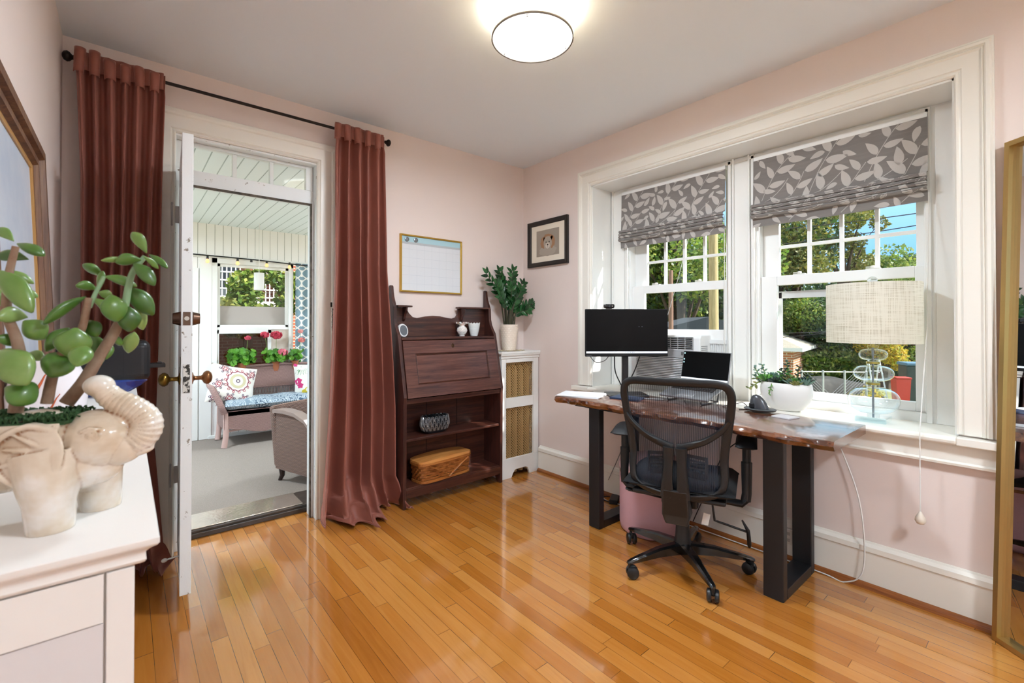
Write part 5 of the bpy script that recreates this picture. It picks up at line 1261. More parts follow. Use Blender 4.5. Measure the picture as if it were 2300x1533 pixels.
# ------------------------------------------------------------------ under the desk
pf = thing('ottoman', 'round pale pink storage ottoman with a wood band under the desk', 'ottoman', (-.236, -1.43, 0))
pinkc = mat('dusty_pink_fabric', 'd9a9b0', .95, bump=(400, .4)); oc = (-.236, -1.43, 0)
b = B(); b.lathe([(0, .0), (.172, .0), (.186, .012), (.190, .04), (.190, .335)], oc, 56); b.build('body', pinkc, pf, smooth=50)
b = B(); b.lathe([(.1895, .335), (.1895, .352), (0, .352)], oc, 56); b.build('wood_band', wood('band_wood', '7a4a28', '94602f', 'a87440', 'x', .5), pf, smooth=40)
b = B(); b.lathe([(.188, .353), (.192, .365), (.192, .395), (.175, .412), (0, .418)], oc, 56); b.build('seat_cushion', mat('pale_pink_lid', 'e2bcc0', .95, bump=(400, .4)), pf, smooth=50)
pbk = thing('power_adapter', 'black power brick with cables on the floor by the left desk leg', 'power adapter', (-.07, -1.10, 0)); B(Matrix.Translation((-.075, -1.03, 0)) @ Matrix.Rotation(.5, 4, 'Z')).box(-.06, -.028, 0, .06, .028, .03).build('brick', blackm, pbk, bev=.004)
b = B(); b.tube(bez([(-.05, -.97, .012), (-.10, -.92, .006), (-.12, -1.0, .006), (-.08, -1.12, .006), (-.04, -1.22, .006)], 8), .0035, 6); b.build('cable', blackm, pbk, smooth=60)
b = B(); b.tube(bez([(-.03, -.90, .25), (-.045, -.88, .14), (-.06, -.90, .03), (-.11, -.98, .006), (-.10, -1.10, .006), (-.047, -1.20, .006), (-.045, -1.35, .006), (-.045, -1.9, .006), (-.046, -2.25, .006), (-.055, -2.35, .006), (-.05, -2.42, .10), (-.03, -2.40, .4), (-.02, -2.30, .70)], 8), .0032, 6); tag(b.build('extension_cord', cordm, smooth=60), 'white power cord running along the baseboard behind the desk legs', 'cord')
b = B(); b.tube(bez([(-.09, -1.10, .70), (-.05, -1.13, .55), (-.04, -1.06, .35), (-.04, -.95, .12)], 8), .003, 6); tag(b.build('monitor_cable', mat('grey_cable', '8d8783', .6), smooth=60), 'thin grey cable hanging behind the left desk leg', 'cable')
b = B(); b.tube(bez([(-.10, -1.86, .70), (-.07, -1.88, .60), (-.10, -1.80, .50), (-.06, -1.70, .30), (-.07, -1.6, .05)], 8), .003, 6); tag(b.build('hanging_cable', blackm, smooth=60), 'thin black cable hanging from the desk behind the office chair', 'cable')
ol = thing('wall_outlet', 'small white outlet on the baseboard seen between the right desk legs', 'outlet', (0, -2.1, .13))
B().box(-.034, -2.135, .085, -.0225, -2.06, .165).build('cover_plate', mat('outlet_white', 'e6e0d6', .4), ol, bev=.003)
for z in (.107, .14): B().box(-.0355, -2.108, z - .008, -.0338, -2.087, z + .008).build('socket', mat('socket_beige', 'b9b2a8', .5), ol)  # socket faces in a darker beige than the cover plate
# ------------------------------------------------------------------ gold mirror
Em = Vector((-.65, -.76, 0)).normalized(); Nm = Vector((-.76, .65, 0)).normalized()
M0 = Matrix.Translation((-.062, -2.845, 0)) @ Matrix(((Em.x, -Nm.x, 0, 0), (Em.y, -Nm.y, 0, 0), (0, 0, 1, 0), (0, 0, 0, 1))) @ Matrix.Rotation(math.radians(-2.0), 4, 'X')
mi = thing('floor_mirror', 'tall gold framed floor mirror leaning at the right edge', 'mirror', (-.3, -3.1, 0))
b = B(M0); Wm, Hm = .62, 1.93
b.frame('y', .022, Wm - .022, .022, Hm - .022, [(0, 0), (0, .012), (.002, .026), (.020, .026), (.022, .024), (.022, -.03), (0, -.03)], 0, -1); b.build('frame', mat('brushed_gold_frame', 'bb9c62', .32, .85), mi, bev=.0)
B(M0).box(.020, .0, .020, Wm - .020, .004, Hm - .020).build('mirror_glass', mat('mirror_silver', 'e8ecec', .01, 1.0), mi)
# ------------------------------------------------------------------ office chair
ch = thing('office_chair', 'black mesh-backed office chair with adjustable arms facing the desk', 'office chair', (-.494, -1.774, 0), math.radians(22))
cbk = mat('chair_plastic', '161719', .42, bump=(200, .06))
def BX(z): return float(np.interp(z, [.40, .48, .60, .72, .85, .98], [-.205, -.225, -.218, -.238, -.270, -.305]))
def BP(v, z, off=0): return (BX(z) + .045 * (v / .24) ** 2 + off, -v, z)
def sm2(pts, n=6): return [tuple(p)[:2] for p in bez([(a, c, 0) for a, c in pts], n)]
half = [(0, .958), (.10, .958), (.185, .955), (.222, .938), (.236, .90), (.233, .84), (.222, .76), (.210, .68), (.203, .60), (.206, .53), (.196, .475), (.155, .440), (.08, .424), (0, .420)]
loop = sm2(half, 5); loop = loop + [(-a, c) for a, c in loop[::-1]][1:-1]
b = B(); n = len(loop)
for k in range(n):       # frame as a flat rounded bar: wide at the top
    pass
def bar(pts, w, d, closed=False):
    """flat bar along the back surface; w half width in the plane, d half depth"""
    m_ = len(pts); vs = []
    for i, (v, z) in enumerate(pts):
        a = pts[(i - 1) % m_] if closed or i > 0 else pts[i]; c = pts[(i + 1) % m_] if closed or i < m_ - 1 else pts[i]
        dx, dz = c[0] - a[0], c[1] - a[1]; l = math.hypot(dx, dz) or 1; nx, nz = -dz / l, dx / l
        ww = w[i] if isinstance(w, list) else w
        for s_, o_ in ((-1, -.6), (-1, .6), (-.6, 1), (.6, 1), (1, .6), (1, -.6), (.6, -1), (-.6, -1)): vs.append(BP(v + nx * ww * s_, z + nz * ww * s_, d * o_))
    fs = []
    for i in range(m_ if closed else m_ - 1):
        j = (i + 1) % m_
        for k in range(8): fs.append((i * 8 + k, i * 8 + (k + 1) % 8, j * 8 + (k + 1) % 8, j * 8 + k))
    if not closed: fs.append(tuple(range(8))); fs.append(tuple((m_ - 1) * 8 + k for k in range(8))[::-1])
    b.add(vs, fs)
ws = [.017 if z > .93 else float(np.interp(z, [.42, .5, .7, .93], [.014, .016, .019, .017])) for _, z in loop]
bar(loop, ws, .014, True); b.build('back_frame', cbk, ch, smooth=50, local=True)
for s_ in (1, -1):
    b = B(); pts = sm2([(s_ * .228, .79), (s_ * .195, .745), (s_ * .13, .695), (s_ * .05, .662), (s_ * .012, .650)], 6); bar(pts, [lerp(.010, .019, i / (len(pts) - 1)) for i in range(len(pts))], .016)
    b.M = Matrix.Translation((-.022, 0, 0)); b.v = [(x - .010, y, z) for x, y, z in b.v]; b.M = None; b.build('v_brace', cbk, ch, smooth=50, local=True)
    b = B(); b.v = []
    pts = [(s_ * .028, .655), (s_ * .030, .58), (s_ * .034, .50), (s_ * .036, .42)]; bar(pts, [.024, .021, .024, .030], .018); b.v = [(x - .026, y, z) for x, y, z in b.v]; b.build('spine_bar', cbk, ch, smooth=50, local=True)
b = B(); b.add([(-.262, -.055, .46), (-.262, .055, .46), (-.225, .055, .46), (-.225, -.055, .46), (-.235, -.062, .335), (-.235, .062, .335), (-.12, .062, .325), (-.12, -.062, .325), (-.215, -.05, .285), (-.215, .05, .285), (-.10, .05, .285), (-.10, -.05, .285)],
    [(0, 1, 2, 3), (0, 4, 5, 1), (1, 5, 6, 2), (2, 6, 7, 3), (3, 7, 4, 0), (4, 8, 9, 5), (5, 9, 10, 6), (6, 10, 11, 7), (7, 11, 8, 4), (8, 11, 10, 9)]); b.build('spine_base', cbk, ch, local=True, bev=.008)
# mesh
m, nt, p = newmat('striped_mesh'); tc = N(nt, 'TexCoord'); sx = N(nt, 'SeparateXYZ', {0: tc.outputs['Object']})
f1 = math_(nt, 'FRACT', math_(nt, 'DIVIDE', sx.outputs[1], .0095)); st1 = math_(nt, 'GREATER_THAN', f1, .40)
f2 = math_(nt, 'FRACT', math_(nt, 'DIVIDE', sx.outputs[2], .0022)); st2 = math_(nt, 'GREATER_THAN', f2, .45)
al = math_(nt, 'ADD', .17, math_(nt, 'ADD', math_(nt, 'MULTIPLY', st1, .42), math_(nt, 'MULTIPLY', st2, .10)))
p.inputs['Base Color'].default_value = lin('243042'); p.inputs['Roughness'].default_value = .45; nt.links.new(al, p.inputs['Alpha'])
b = B()
def hw(z): return float(np.interp(z, [.424, .44, .475, .53, .60, .68, .76, .84, .90, .938, .955], [.08, .155, .196, .206, .203, .210, .222, .233, .236, .222, .185]))
b.grid(lambda u, v: BP((2 * u - 1) * hw(lerp(.424, .955, v)), lerp(.424, .955, v), .006), 20, 40); b.build('back_mesh', m, ch, smooth=60, local=True)
for s_ in (1, -1):
    b = B()
    def lp(u, v): return BP(s_ * lerp(.045, .135, u), lerp(.515, .62, v) - .012 * u, .016)
    for (u0, u1, v0, v1) in ((0, .15, 0, 1), (.85, 1, .1, 1), (.15, .85, 0, .28), (.15, .85, .86, 1), (.15, .85, .40, .47), (.15, .85, .56, .63), (.15, .85, .70, .77)):
        vs = [lp(u0, v0), lp(u1, v0), lp(u1, v1), lp(u0, v1)]; vs += [(x + .008, y, z) for x, y, z in vs]
        b.add(vs, [(0, 1, 2, 3), (4, 7, 6, 5), (0, 4, 5, 1), (1, 5, 6, 2), (2, 6, 7, 3), (3, 7, 4, 0)])
    for k in range(6): u = .2 + k * .11; vs = [lp(u, .28), lp(u + .03, .28), lp(u + .03, .86), lp(u, .86)]; b.add(vs, [(0, 1, 2, 3)])
    b.build('lumbar_pad', cbk, ch, local=True)
# seat
b = B()
def seatf(u, v, s_):
    a, c = 2 * u - 1, 2 * v - 1; k = pw_(1 - abs(a) ** 6, .5) * pw_(1 - abs(c) ** 6, .5); fr_ = -.035 * max(0, (u - .75) / .25) ** 2
    return (lerp(-.215, .275, u), c * .25, .452 + fr_ + s_ * .034 * k - (.010 * (1 - c * c) if s_ > 0 else 0))
b.grid(lambda u, v: seatf(u, v, 1), 16, 16).grid(lambda u, v: seatf(u, v, -1), 16, 16); b.build('seat', mat('seat_fabric', '131315', .85, bump=(500, .4)), ch, smooth=70, local=True)
b = B(); b.box(-.19, -.21, .395, .20, .21, .418); b.build('seat_pan', cbk, ch, local=True, bev=.01)
b = B(); b.box(-.12, -.085, .335, .10, .085, .395); b.build('tilt_mechanism', blackm, ch, local=True, bev=.012)
b = B(); b.cyl((0, 0, .30), (0, 0, .34), .03, seg=24).cyl((0, 0, .15), (0, 0, .30), .024, seg=24); b.build('gas_lift', mat('gloss_black_metal', '0f0f10', .2, .6), ch, smooth=40, local=True)
b = B(); b.lathe([(.030, .066), (.040, .07), (.042, .12), (.036, .15), (.032, .22), (.030, .22)], (0, 0, 0), 28); b.build('hub', cbk, ch, smooth=40, local=True)
glb = mat('glossy_nylon', '0e0e0f', .18, coat=.5)
for a in (160.4 - 22, 232.4 - 22, 304.4 - 22, 16.4 - 22, 88.4 - 22):
    t = math.radians(a); d = Vector((math.cos(t), math.sin(t), 0)); q = Vector((-d.y, d.x, 0)); b = B(); vs = []
    for r_, zt_, zb_, w_ in ((.03, .125, .072, .026), (.15, .118, .078, .021), (.27, .096, .072, .016), (.315, .086, .070, .014), (.330, .080, .070, .008)):
        for s_, zz_ in ((-1, zb_), (-1, zt_ - .008), (-.55, zt_), (.55, zt_), (1, zt_ - .008), (1, zb_)): v_ = d * r_ + q * (w_ * s_); vs.append((v_.x, v_.y, zz_))
    fs = [(i * 6 + k, i * 6 + (k + 1) % 6, (i + 1) * 6 + (k + 1) % 6, (i + 1) * 6 + k) for i in range(4) for k in range(6)] + [tuple(range(6)), tuple(24 + k for k in range(6))]
    b.add(vs, fs); b.build('base_leg', glb, ch, smooth=35, local=True)
    c_ = d * .318; ca = t + 1.1 + .5 * math.sin(a); w = Vector((math.cos(ca), math.sin(ca), 0)); fwd = Vector((-w.y, w.x, 0)) * .014
    b = B(); b.cyl((c_.x, c_.y, .04), (c_.x, c_.y, .075), .008, seg=10)
    b.obox((c_.x + fwd.x, c_.y + fwd.y, .046), (.014, .030, .030), (0, 0, ca)); cs = b.build('caster', cbk, ch, smooth=50, local=True, bev=.004)
    for s_ in (-1, 1):
        b = B(); p0 = c_ + fwd + w * (s_ * .007); p1 = c_ + fwd + w * (s_ * .026); b.tube([(p0.x, p0.y, .029), (p0.x + (p1.x - p0.x) * .25, p0.y + (p1.y - p0.y) * .25, .029), (p0.x + (p1.x - p0.x) * .8, p0.y + (p1.y - p0.y) * .8, .029), (p1.x, p1.y, .029)], [.026, .029, .027, .020], 20); b.build('wheel', cbk, cs, smooth=40, local=True)
# arms
for s_ in (1, -1):
    y = s_ * .290
    b = B()
    def padf(u, v, k):
        a, c = 2 * u - 1, 2 * v - 1; q = pw_(1 - abs(a) ** 4, .5) * pw_(1 - abs(c) ** 4, .5); return (-.01 + a * .125, y + c * .045, .672 + k * .020 * q - .012 * a * a)
    b.grid(lambda u, v: padf(u, v, 1), 12, 10).grid(lambda u, v: padf(u, v, -1), 12, 10); b.build('arm_pad', mat('soft_pad', '121214', .6), ch, smooth=70, local=True)
    b = B(); b.tube([(-.01, y, .655), (-.01, y, .56)], [.019, .019], 12, flat=.75); b.build('arm_post', cbk, ch, smooth=50, local=True)
    b = B(); b.tube([(-.01, y, .565), (-.012, y, .50), (-.02, y, .42), (-.02, y * .985, .385)], [.024, .023, .021, .022], 12, flat=.8)
    b.tube([(-.02, y, .392), (-.02, y * .93, .368), (-.02, y * .6, .372), (-.02, y * .25, .375)], [.022, .024, .024, .022], 10, flat=.7); b.build('arm_bracket', cbk, ch, smooth=50, local=True)
# levers and tag
b = B(); b.tube([(-.06, .07, .345), (-.11, .16, .372), (-.125, .185, .379)], [.0055, .0055, .007], 8); b.tube([(-.125, .185, .379), (-.15, .235, .395), (-.155, .25, .398)], [.012, .019, .010], 10, flat=.5); b.build('tilt_lever', blackm, ch, smooth=60, local=True)
b = B(); b.tube([(-.02, -.08, .345), (-.02, -.14, .345), (-.02, -.15, .265), (.0, -.16, .255), (-.01, -.29, .235)], .0055, 8); b.tube([(-.01, -.27, .285), (-.01, -.295, .24), (-.01, -.30, .18), (-.01, -.30, .165)], [.008, .017, .020, .012], 10, flat=.5); b.build('height_lever', blackm, ch, smooth=60, local=True)
b = B(); b.obox((-.075, -.115, .285), (.002, .032, .055), (.2, 0, .3)); b.build('care_tag', mat('white_tag', 'd8d6d2', .6), ch, local=True)
# ------------------------------------------------------------------ dresser in the left foreground
dr = thing('white_cabinet', 'white painted cabinet with moulded top edge in the left foreground', 'cabinet', (-2.77, -1.42, 0))
cabp = mat('soft_white_cabinet', 'e9e7e3', .3, bump=(30, .03)); cy0, cy1, cx1 = -2.40, -.44, -2.628
b = B()
def edgeprof(o=0): return [(-.001, 1.0), (0, .999), (.0, .994), (-.002, .991), (-.007, .988), (-.011, .984), (-.012, .980), (-.0105, .976), (-.012, .973), (-.016, .971), (-.020, .970)]
# top slab with an ogee edge running round the front and the right side
pr = edgeprof(); vs = []
for w, z in pr: vs += [(XL + .002, cy0 - w, z), (cx1 + w, cy0 - w, z), (cx1 + w, cy1, z), (XL + .002, cy1, z)]
n = len(pr); fs = [(0, 1, 2, 3)] + [((i) * 4 + k, (i + 1) * 4 + k, (i + 1) * 4 + (k + 1) % 4, i * 4 + (k + 1) % 4) for i in range(n - 1) for k in range(4)] + [tuple((n - 1) * 4 + k for k in (3, 2, 1, 0))]
b.add(vs, fs); b.build('top', cabp, dr, smooth=45)
bx1, by0 = cx1 - .020, cy0 + .020
b = B(); b.box(XL + .002, by0, 0, bx1, cy1 + .002, .970); b.build('body', cabp, dr, bev=.002)
B().box(XL + .002, by0 - .006, .922, bx1 - .024, by0, .970).build('top_rail', cabp, dr)
B().box(bx1 - .022, by0 - .006, 0, bx1, by0, .970).build('corner_post', cabp, dr, bev=.001)
B().box(XL + .002, by0 - .004, .02, bx1 - .024, by0, .920).build('end_panel', mat('soft_white_panel', 'd9d7d8', .35), dr)
# ------------------------------------------------------------------ elephant planter
EO = Vector((-2.7455, -2.262, 1.0)); EA = math.radians(-22)
ME = Matrix.Translation(EO) @ Matrix.Rotation(EA, 4, 'Z')
ep = thing('elephant_planter', 'glazed cream ceramic elephant planter with raised trunk on the white cabinet', 'planter', tuple(EO))
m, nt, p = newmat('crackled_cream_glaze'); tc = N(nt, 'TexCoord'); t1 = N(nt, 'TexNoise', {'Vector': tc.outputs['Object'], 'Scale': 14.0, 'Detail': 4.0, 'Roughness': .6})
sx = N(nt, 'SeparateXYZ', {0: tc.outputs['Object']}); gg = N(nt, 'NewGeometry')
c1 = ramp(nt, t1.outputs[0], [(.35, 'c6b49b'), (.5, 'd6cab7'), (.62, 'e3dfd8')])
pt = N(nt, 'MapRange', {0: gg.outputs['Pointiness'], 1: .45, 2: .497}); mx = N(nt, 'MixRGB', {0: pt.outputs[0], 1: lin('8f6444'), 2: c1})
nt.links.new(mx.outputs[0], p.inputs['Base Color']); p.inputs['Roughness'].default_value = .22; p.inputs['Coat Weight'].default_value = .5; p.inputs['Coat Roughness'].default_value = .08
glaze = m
b = B(ME)
b.ball((-.030, 0, .078), (.092, .042, .043), 32, 20)                     # trunk of the body
b.box(-.105, -.036, .075, .052, .034, .114)
b.ball((.050, 0, .066), (.040, .034, .034), 28, 18).ball((.086, 0, .100), (.022, .018, .020), 20, 14)
b.ball((.016, 0, .080), (.050, .040, .045), 28, 18)
b.ball((.070, 0, .088), (.038, .035, .034), 28, 18).ball((.088, 0, .080), (.028, .024, .024), 24, 16).ball((.068, 0, .064), (.028, .023, .028), 24, 16)  # head, snout and jaw
for h, l in ((.043, -.030), (.060, .030), (-.095, -.028), (-.080, .030)):
    b.tube([(h, l, .0), (h, l, .010), (h - .001, l, .028), (h - .004, l * .85, .050), (h - .008, l * .55, .076)], [.0195, .0203, .0215, .0275, .0345], 28)
trunk = bez([(.078, 0, .088), (.100, 0, .082), (.115, 0, .092), (.117, 0, .107), (.104, 0, .121), (.086, 0, .132), (.073, 0, .146)], 8)
b.tube(trunk, [lerp(.0185, .0115, i / (len(trunk) - 1)) for i in range(len(trunk))], 20); b.ball((.071, 0, .149), (.0150, .0135, .0125), 20, 12)
b.ball((.106, 0, .0695), (.020, .010, .0055), 16, 10, rot=(0, -.25, 0))
# ears with folds, brow and eye
for s_ in (-1, 1):
    b.ball((.030, s_ * .0385, .083), (.031, .0055, .034), 24, 14, rot=(s_ * .12, 0, s_ * .15))
    b.tube(bez([(.052, s_ * .0375, .106), (.026, s_ * .0395, .113), (.001, s_ * .0405, .096), (.003, s_ * .0405, .068), (.024, s_ * .0400, .052), (.050, s_ * .0375, .062)], 6), .0032, 8)
    for k in range(4):
        a = math.radians(125 + 38 * k); e0 = (.052, s_ * .0400, .086); e1 = (.030 + .025 * math.cos(a), s_ * .0405, .083 + .027 * math.sin(a)); b.tube([e0, ((e0[0] + e1[0]) / 2, s_ * .0432, (e0[2] + e1[2]) / 2), e1], [.0010, .0024, .0010], 6)
    b.tube([(.078 + .0065 * math.cos(t), s_ * .0335 - s_ * .0008, .0985 + .0042 * math.sin(t)) for t in [2 * PI * i / 16 for i in range(16)]], .0013, 6, closed=True)
    b.ball((.078, s_ * .0330, .0985), (.0034, .0022, .0026), 10, 8)
    b.tube([(.068, s_ * .0325, .103), (.077, s_ * .0320, .107), (.087, s_ * .0285, .104)], [.001, .0018, .001], 6)
for i in range(9, len(trunk) - 4, 1):                                      # ribs along the trunk
    p_ = trunk[i]; r_ = lerp(.0185, .0115, i / (len(trunk) - 1)) + .0002; d = (trunk[i + 1] - trunk[i - 1]).normalized(); q = Vector((0, 1, 0)); o = d.cross(q)
    if i % 2 == 0: b.tube([tuple(p_ + (q * math.cos(a) + o * math.sin(a)) * r_) for a in [2 * PI * k / 16 for k in range(16)]], .0011, 5, closed=True)
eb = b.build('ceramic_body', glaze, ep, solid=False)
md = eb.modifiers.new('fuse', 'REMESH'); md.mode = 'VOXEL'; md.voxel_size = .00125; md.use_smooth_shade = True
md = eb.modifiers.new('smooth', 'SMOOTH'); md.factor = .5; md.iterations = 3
b = B(ME); rr = random.Random(9)
for i in range(900):
    x, y = rr.uniform(-.104, .056), rr.uniform(-.033, .031); a = rr.uniform(0, 6.28); h_ = rr.random() * .005; b.tube([(x, y, .1135), (x + .003 * math.cos(a), y + .003 * math.sin(a), .119 + h_), (x + .007 * math.cos(a), y + .007 * math.sin(a), .117 + h_)], .0011, 4)
b.box(-.103, -.034, .112, .056, .032, .1155)
o = b.build('moss', mat('green_moss', '35592f', .95, noise=(200, '1f3a1c', .2)), ep, solid=False)
JL = [(-2.637, -2.262, 1.31, -2.651, -2.26, 1.335, 0.0134), (-2.642, -2.255, 1.302, -2.667, -2.251, 1.297, 0.0145), (-2.634, -2.241, 1.311, -2.615, -2.256, 1.293, 0.0081), (-2.64, -2.274, 1.304, -2.625, -2.262, 1.291, 0.0067), (-2.65, -2.261, 1.296, -2.629, -2.27, 1.269, 0.0167), (-2.679, -2.22, 1.281, -2.698, -2.221, 1.295, 0.0079), (-2.683, -2.229, 1.262, -2.679, -2.23, 1.287, 0.0056), (-2.653, -2.24, 1.3, -2.68, -2.252, 1.298, 0.0067), (-2.658, -2.24, 1.267, -2.629, -2.239, 1.232, 0.023), (-2.677, -2.246, 1.279, -2.646, -2.238, 1.269, 0.009), (-2.684, -2.238, 1.263, -2.702, -2.254, 1.266, 0.0119), (-2.683, -2.233, 1.26, -2.67, -2.23, 1.254, 0.0112), (-2.693, -2.258, 1.253, -2.727, -2.275, 1.22, 0.0103), (-2.69, -2.227, 1.253, -2.652, -2.228, 1.214, 0.0159), (-2.654, -2.265, 1.242, -2.653, -2.264, 1.211, 0.0242), (-2.647, -2.236, 1.242, -2.639, -2.221, 1.213, 0.0152), (-2.67, -2.283, 1.255, -2.665, -2.284, 1.223, 0.0242), (-2.7, -2.281, 1.216, -2.704, -2.277, 1.182, 0.0335), (-2.708, -2.257, 1.186, -2.72, -2.283, 1.162, 0.0304), (-2.69, -2.298, 1.195, -2.697, -2.32, 1.175, 0.0206), (-2.69, -2.222, 1.208, -2.681, -2.236, 1.169, 0.0211), (-2.672, -2.241, 1.198, -2.675, -2.248, 1.177, 0.0121), (-2.708, -2.247, 1.216, -2.727, -2.251, 1.189, 0.0156), (-2.692, -2.256, 1.225, -2.683, -2.265, 1.205, 0.0181), (-2.669, -2.243, 1.203, -2.66, -2.228, 1.194, 0.0079), (-2.648, -2.237, 1.21, -2.654, -2.222, 1.183, 0.0162), (-2.756, -2.228, 1.316, -2.773, -2.21, 1.33, 0.0124), (-2.752, -2.238, 1.312, -2.729, -2.25, 1.299, 0.0097), (-2.744, -2.228, 1.296, -2.773, -2.211, 1.298, 0.0135), (-2.763, -2.225, 1.282, -2.74, -2.223, 1.268, 0.0093), (-2.765, -2.266, 1.279, -2.734, -2.288, 1.233, 0.0221), (-2.751, -2.229, 1.258, -2.736, -2.227, 1.252, 0.0094), (-2.741, -2.259, 1.228, -2.76, -2.287, 1.227, 0.0174), (-2.744, -2.258, 1.224, -2.728, -2.252, 1.203, 0.0222), (-2.764, -2.27, 1.206, -2.749, -2.259, 1.198, 0.0126), (-2.759, -2.282, 1.192, -2.735, -2.307, 1.157, 0.0319), (-2.753, -2.289, 1.154, -2.731, -2.291, 1.136, 0.0275), (-2.746, -2.227, 1.184, -2.729, -2.243, 1.18, 0.0124), (-2.762, -2.241, 1.192, -2.741, -2.258, 1.178, 0.012), (-2.758, -2.235, 1.259, -2.771, -2.242, 1.239, 0.015)]
JS = [([(-2.709, -2.26, 1.128), (-2.695, -2.26, 1.151), (-2.681, -2.25, 1.181), (-2.667, -2.25, 1.211), (-2.658, -2.25, 1.236)], 0.0085, 0.005, 0), ([(-2.658, -2.25, 1.236), (-2.654, -2.25, 1.269), (-2.649, -2.25, 1.289), (-2.638, -2.25, 1.307)], 0.0048, 0.003, 1), ([(-2.724, -2.27, 1.131), (-2.72, -2.27, 1.159), (-2.714, -2.27, 1.183), (-2.697, -2.27, 1.211), (-2.69, -2.27, 1.251)], 0.0065, 0.0035, 0), ([(-2.69, -2.26, 1.24), (-2.684, -2.26, 1.259), (-2.677, -2.26, 1.278)], 0.003, 0.002, 1), ([(-2.748, -2.27, 1.124), (-2.744, -2.27, 1.165), (-2.747, -2.27, 1.2), (-2.755, -2.27, 1.233), (-2.754, -2.27, 1.272), (-2.749, -2.27, 1.305)], 0.0075, 0.003, 0)]
jp = thing('jade_plant', 'jade plant with plump green leaves growing from the elephant planter', 'potted plant', (-2.76, -2.25, 1.115))
m, nt, p = newmat('jade_leaf'); gg = N(nt, 'NewGeometry'); tc = N(nt, 'TexCoord'); t1 = N(nt, 'TexNoise', {'Vector': tc.outputs['Object'], 'Scale': 40.0, 'Detail': 3.0})
f = math_(nt, 'ADD', math_(nt, 'MULTIPLY', gg.outputs['Random Per Island'], .6), math_(nt, 'MULTIPLY', t1.outputs[0], .4))
c = ramp(nt, f, [(.2, '375c20'), (.45, '4d762e'), (.65, '698b42'), (.85, '8ba663')]); nt.links.new(c, p.inputs['Base Color']); p.inputs['Roughness'].default_value = .34; p.inputs['Coat Weight'].default_value = .15
p.inputs['Subsurface Weight'].default_value = .12; p.inputs['Subsurface Scale'].default_value = .006
CAMP = Vector((-2.656, -3.002, 1.22)); rr = random.Random(2); b = B()
def jleaf(b, p, q, w, face):
    p, q = Vector(p), Vector(q); d = q - p; L = d.length; d.normalize(); view = (p - CAMP).normalized(); s = d.cross(view).normalized(); n_ = s.cross(d).normalized()
    a = rr.uniform(-.5, .5) + (0 if face else .9); s2 = s * math.cos(a) + n_ * math.sin(a); n2 = n_ * math.cos(a) - s * math.sin(a)
    w = w / max(.45, abs(math.cos(a))); th = min(w, .028) * .30; vs = []; n = 14; m_ = 16; bend = L * .16 * (1 if face else .6)
    for i in range(n + 1):
        t = i / n; prof = (math.sin(PI * min(1, t ** 1.25 * .97 + .012)) ** .72); c = p + d * L * t + Vector((0, 0, 1)) * bend * math.sin(PI * t) * .6
        for k in range(m_):
            u = 2 * PI * k / m_; vs.append(tuple(c + s2 * (w / 2 * prof * math.cos(u)) + n2 * (th * prof ** .8 * math.sin(u))))
    fs = [(i * m_ + k, i * m_ + (k + 1) % m_, (i + 1) * m_ + (k + 1) % m_, (i + 1) * m_ + k) for i in range(n) for k in range(m_)] + [tuple(range(m_))[::-1], tuple(n * m_ + k for k in range(m_))]
    b.add(vs, fs)
for r_ in JL:
    jleaf(b, r_[0:3], r_[3:6], r_[6], r_[6] > .011)
b.build('leaves', m, jp, smooth=80)
jbark = mat('jade_bark', '7a5a44', .7, noise=(60, '8f7a66', .2)); jgreen = mat('jade_green_stem', '7fa07a', .5)
for pts, r0, r1, g in JS:
    pp_ = bez(pts, 6); B().tube(pp_, [lerp(r0 * .85, r1, i / (len(pp_) - 1)) for i in range(len(pp_))], 12).build('stem', jgreen if g else jbark, jp, smooth=60)
# ------------------------------------------------------------------ other things on the cabinet
prn = thing('photo_printer', 'rounded black compact printer with a tray sticking out on the white cabinet', 'printer', (-2.73, -.66, 1.0005))
B().box(-2.884, -.76, 1.003, -2.584, -.60, 1.160).build('housing', mat('satin_black_shell', '15161a', .4), prn, bev=.028, seg=5)
B().box(-2.884 + .02, -.7605, 1.1395, -2.60, -.7595, 1.141).build('lid_seam', mat('seam_black', '050506', .6), prn)
B().box(-2.665, -.7605, 1.02, -2.6635, -.7595, 1.155).build('panel_seam', mat('seam_black', ''), prn)
b = B(); b.box(-2.59, -.70, 1.048, -2.535, -.62, 1.064); b.box(-2.56, -.69, 1.064, -2.545, -.63, 1.069); b.build('paper_tray', blackm, prn, bev=.002)
bb_ = thing('blue_glass_bowl', 'cobalt blue glass leaf-shaped bowl on the white cabinet', 'bowl', (-2.705, -1.12, 1.0005))
b = B(); n = 64; cob = mat('cobalt_glass', '2a4fb0', .05, trans=.7, ior=1.45, coat=.3)
prof = [(0, .004), (.35, .005), (.6, .014), (.85, .032), (1.0, .046), (.96, .047), (.8, .034), (.55, .018), (.3, .010), (0, .009)]
vs = []
for k_, h_ in prof:
    for i in range(n):
        t = 2 * PI * i / n; c_, s_ = math.cos(t), math.sin(t); R_ = (.062 / max(.25, (abs(s_) ** 1.15 + (abs(c_) * .62) ** 1.15)) ** (1 / 1.15)) * (1 + .03 * math.cos(10 * t)); vs.append((-2.705 + k_ * R_ * c_, -1.12 + k_ * R_ * s_ * .8, 1.0 + h_ - .0035))
b.add(vs, [(j * n + i, j * n + (i + 1) % n, (j + 1) * n + (i + 1) % n, (j + 1) * n + i) for j in range(len(prof) - 1) for i in range(n)]); b.build('bowl', cob, bb_, smooth=70)
jr = thing('painted_jar', 'white ceramic jar with orange brush strokes behind the jade plant', 'jar', (-2.768, -1.78, 1.0005))
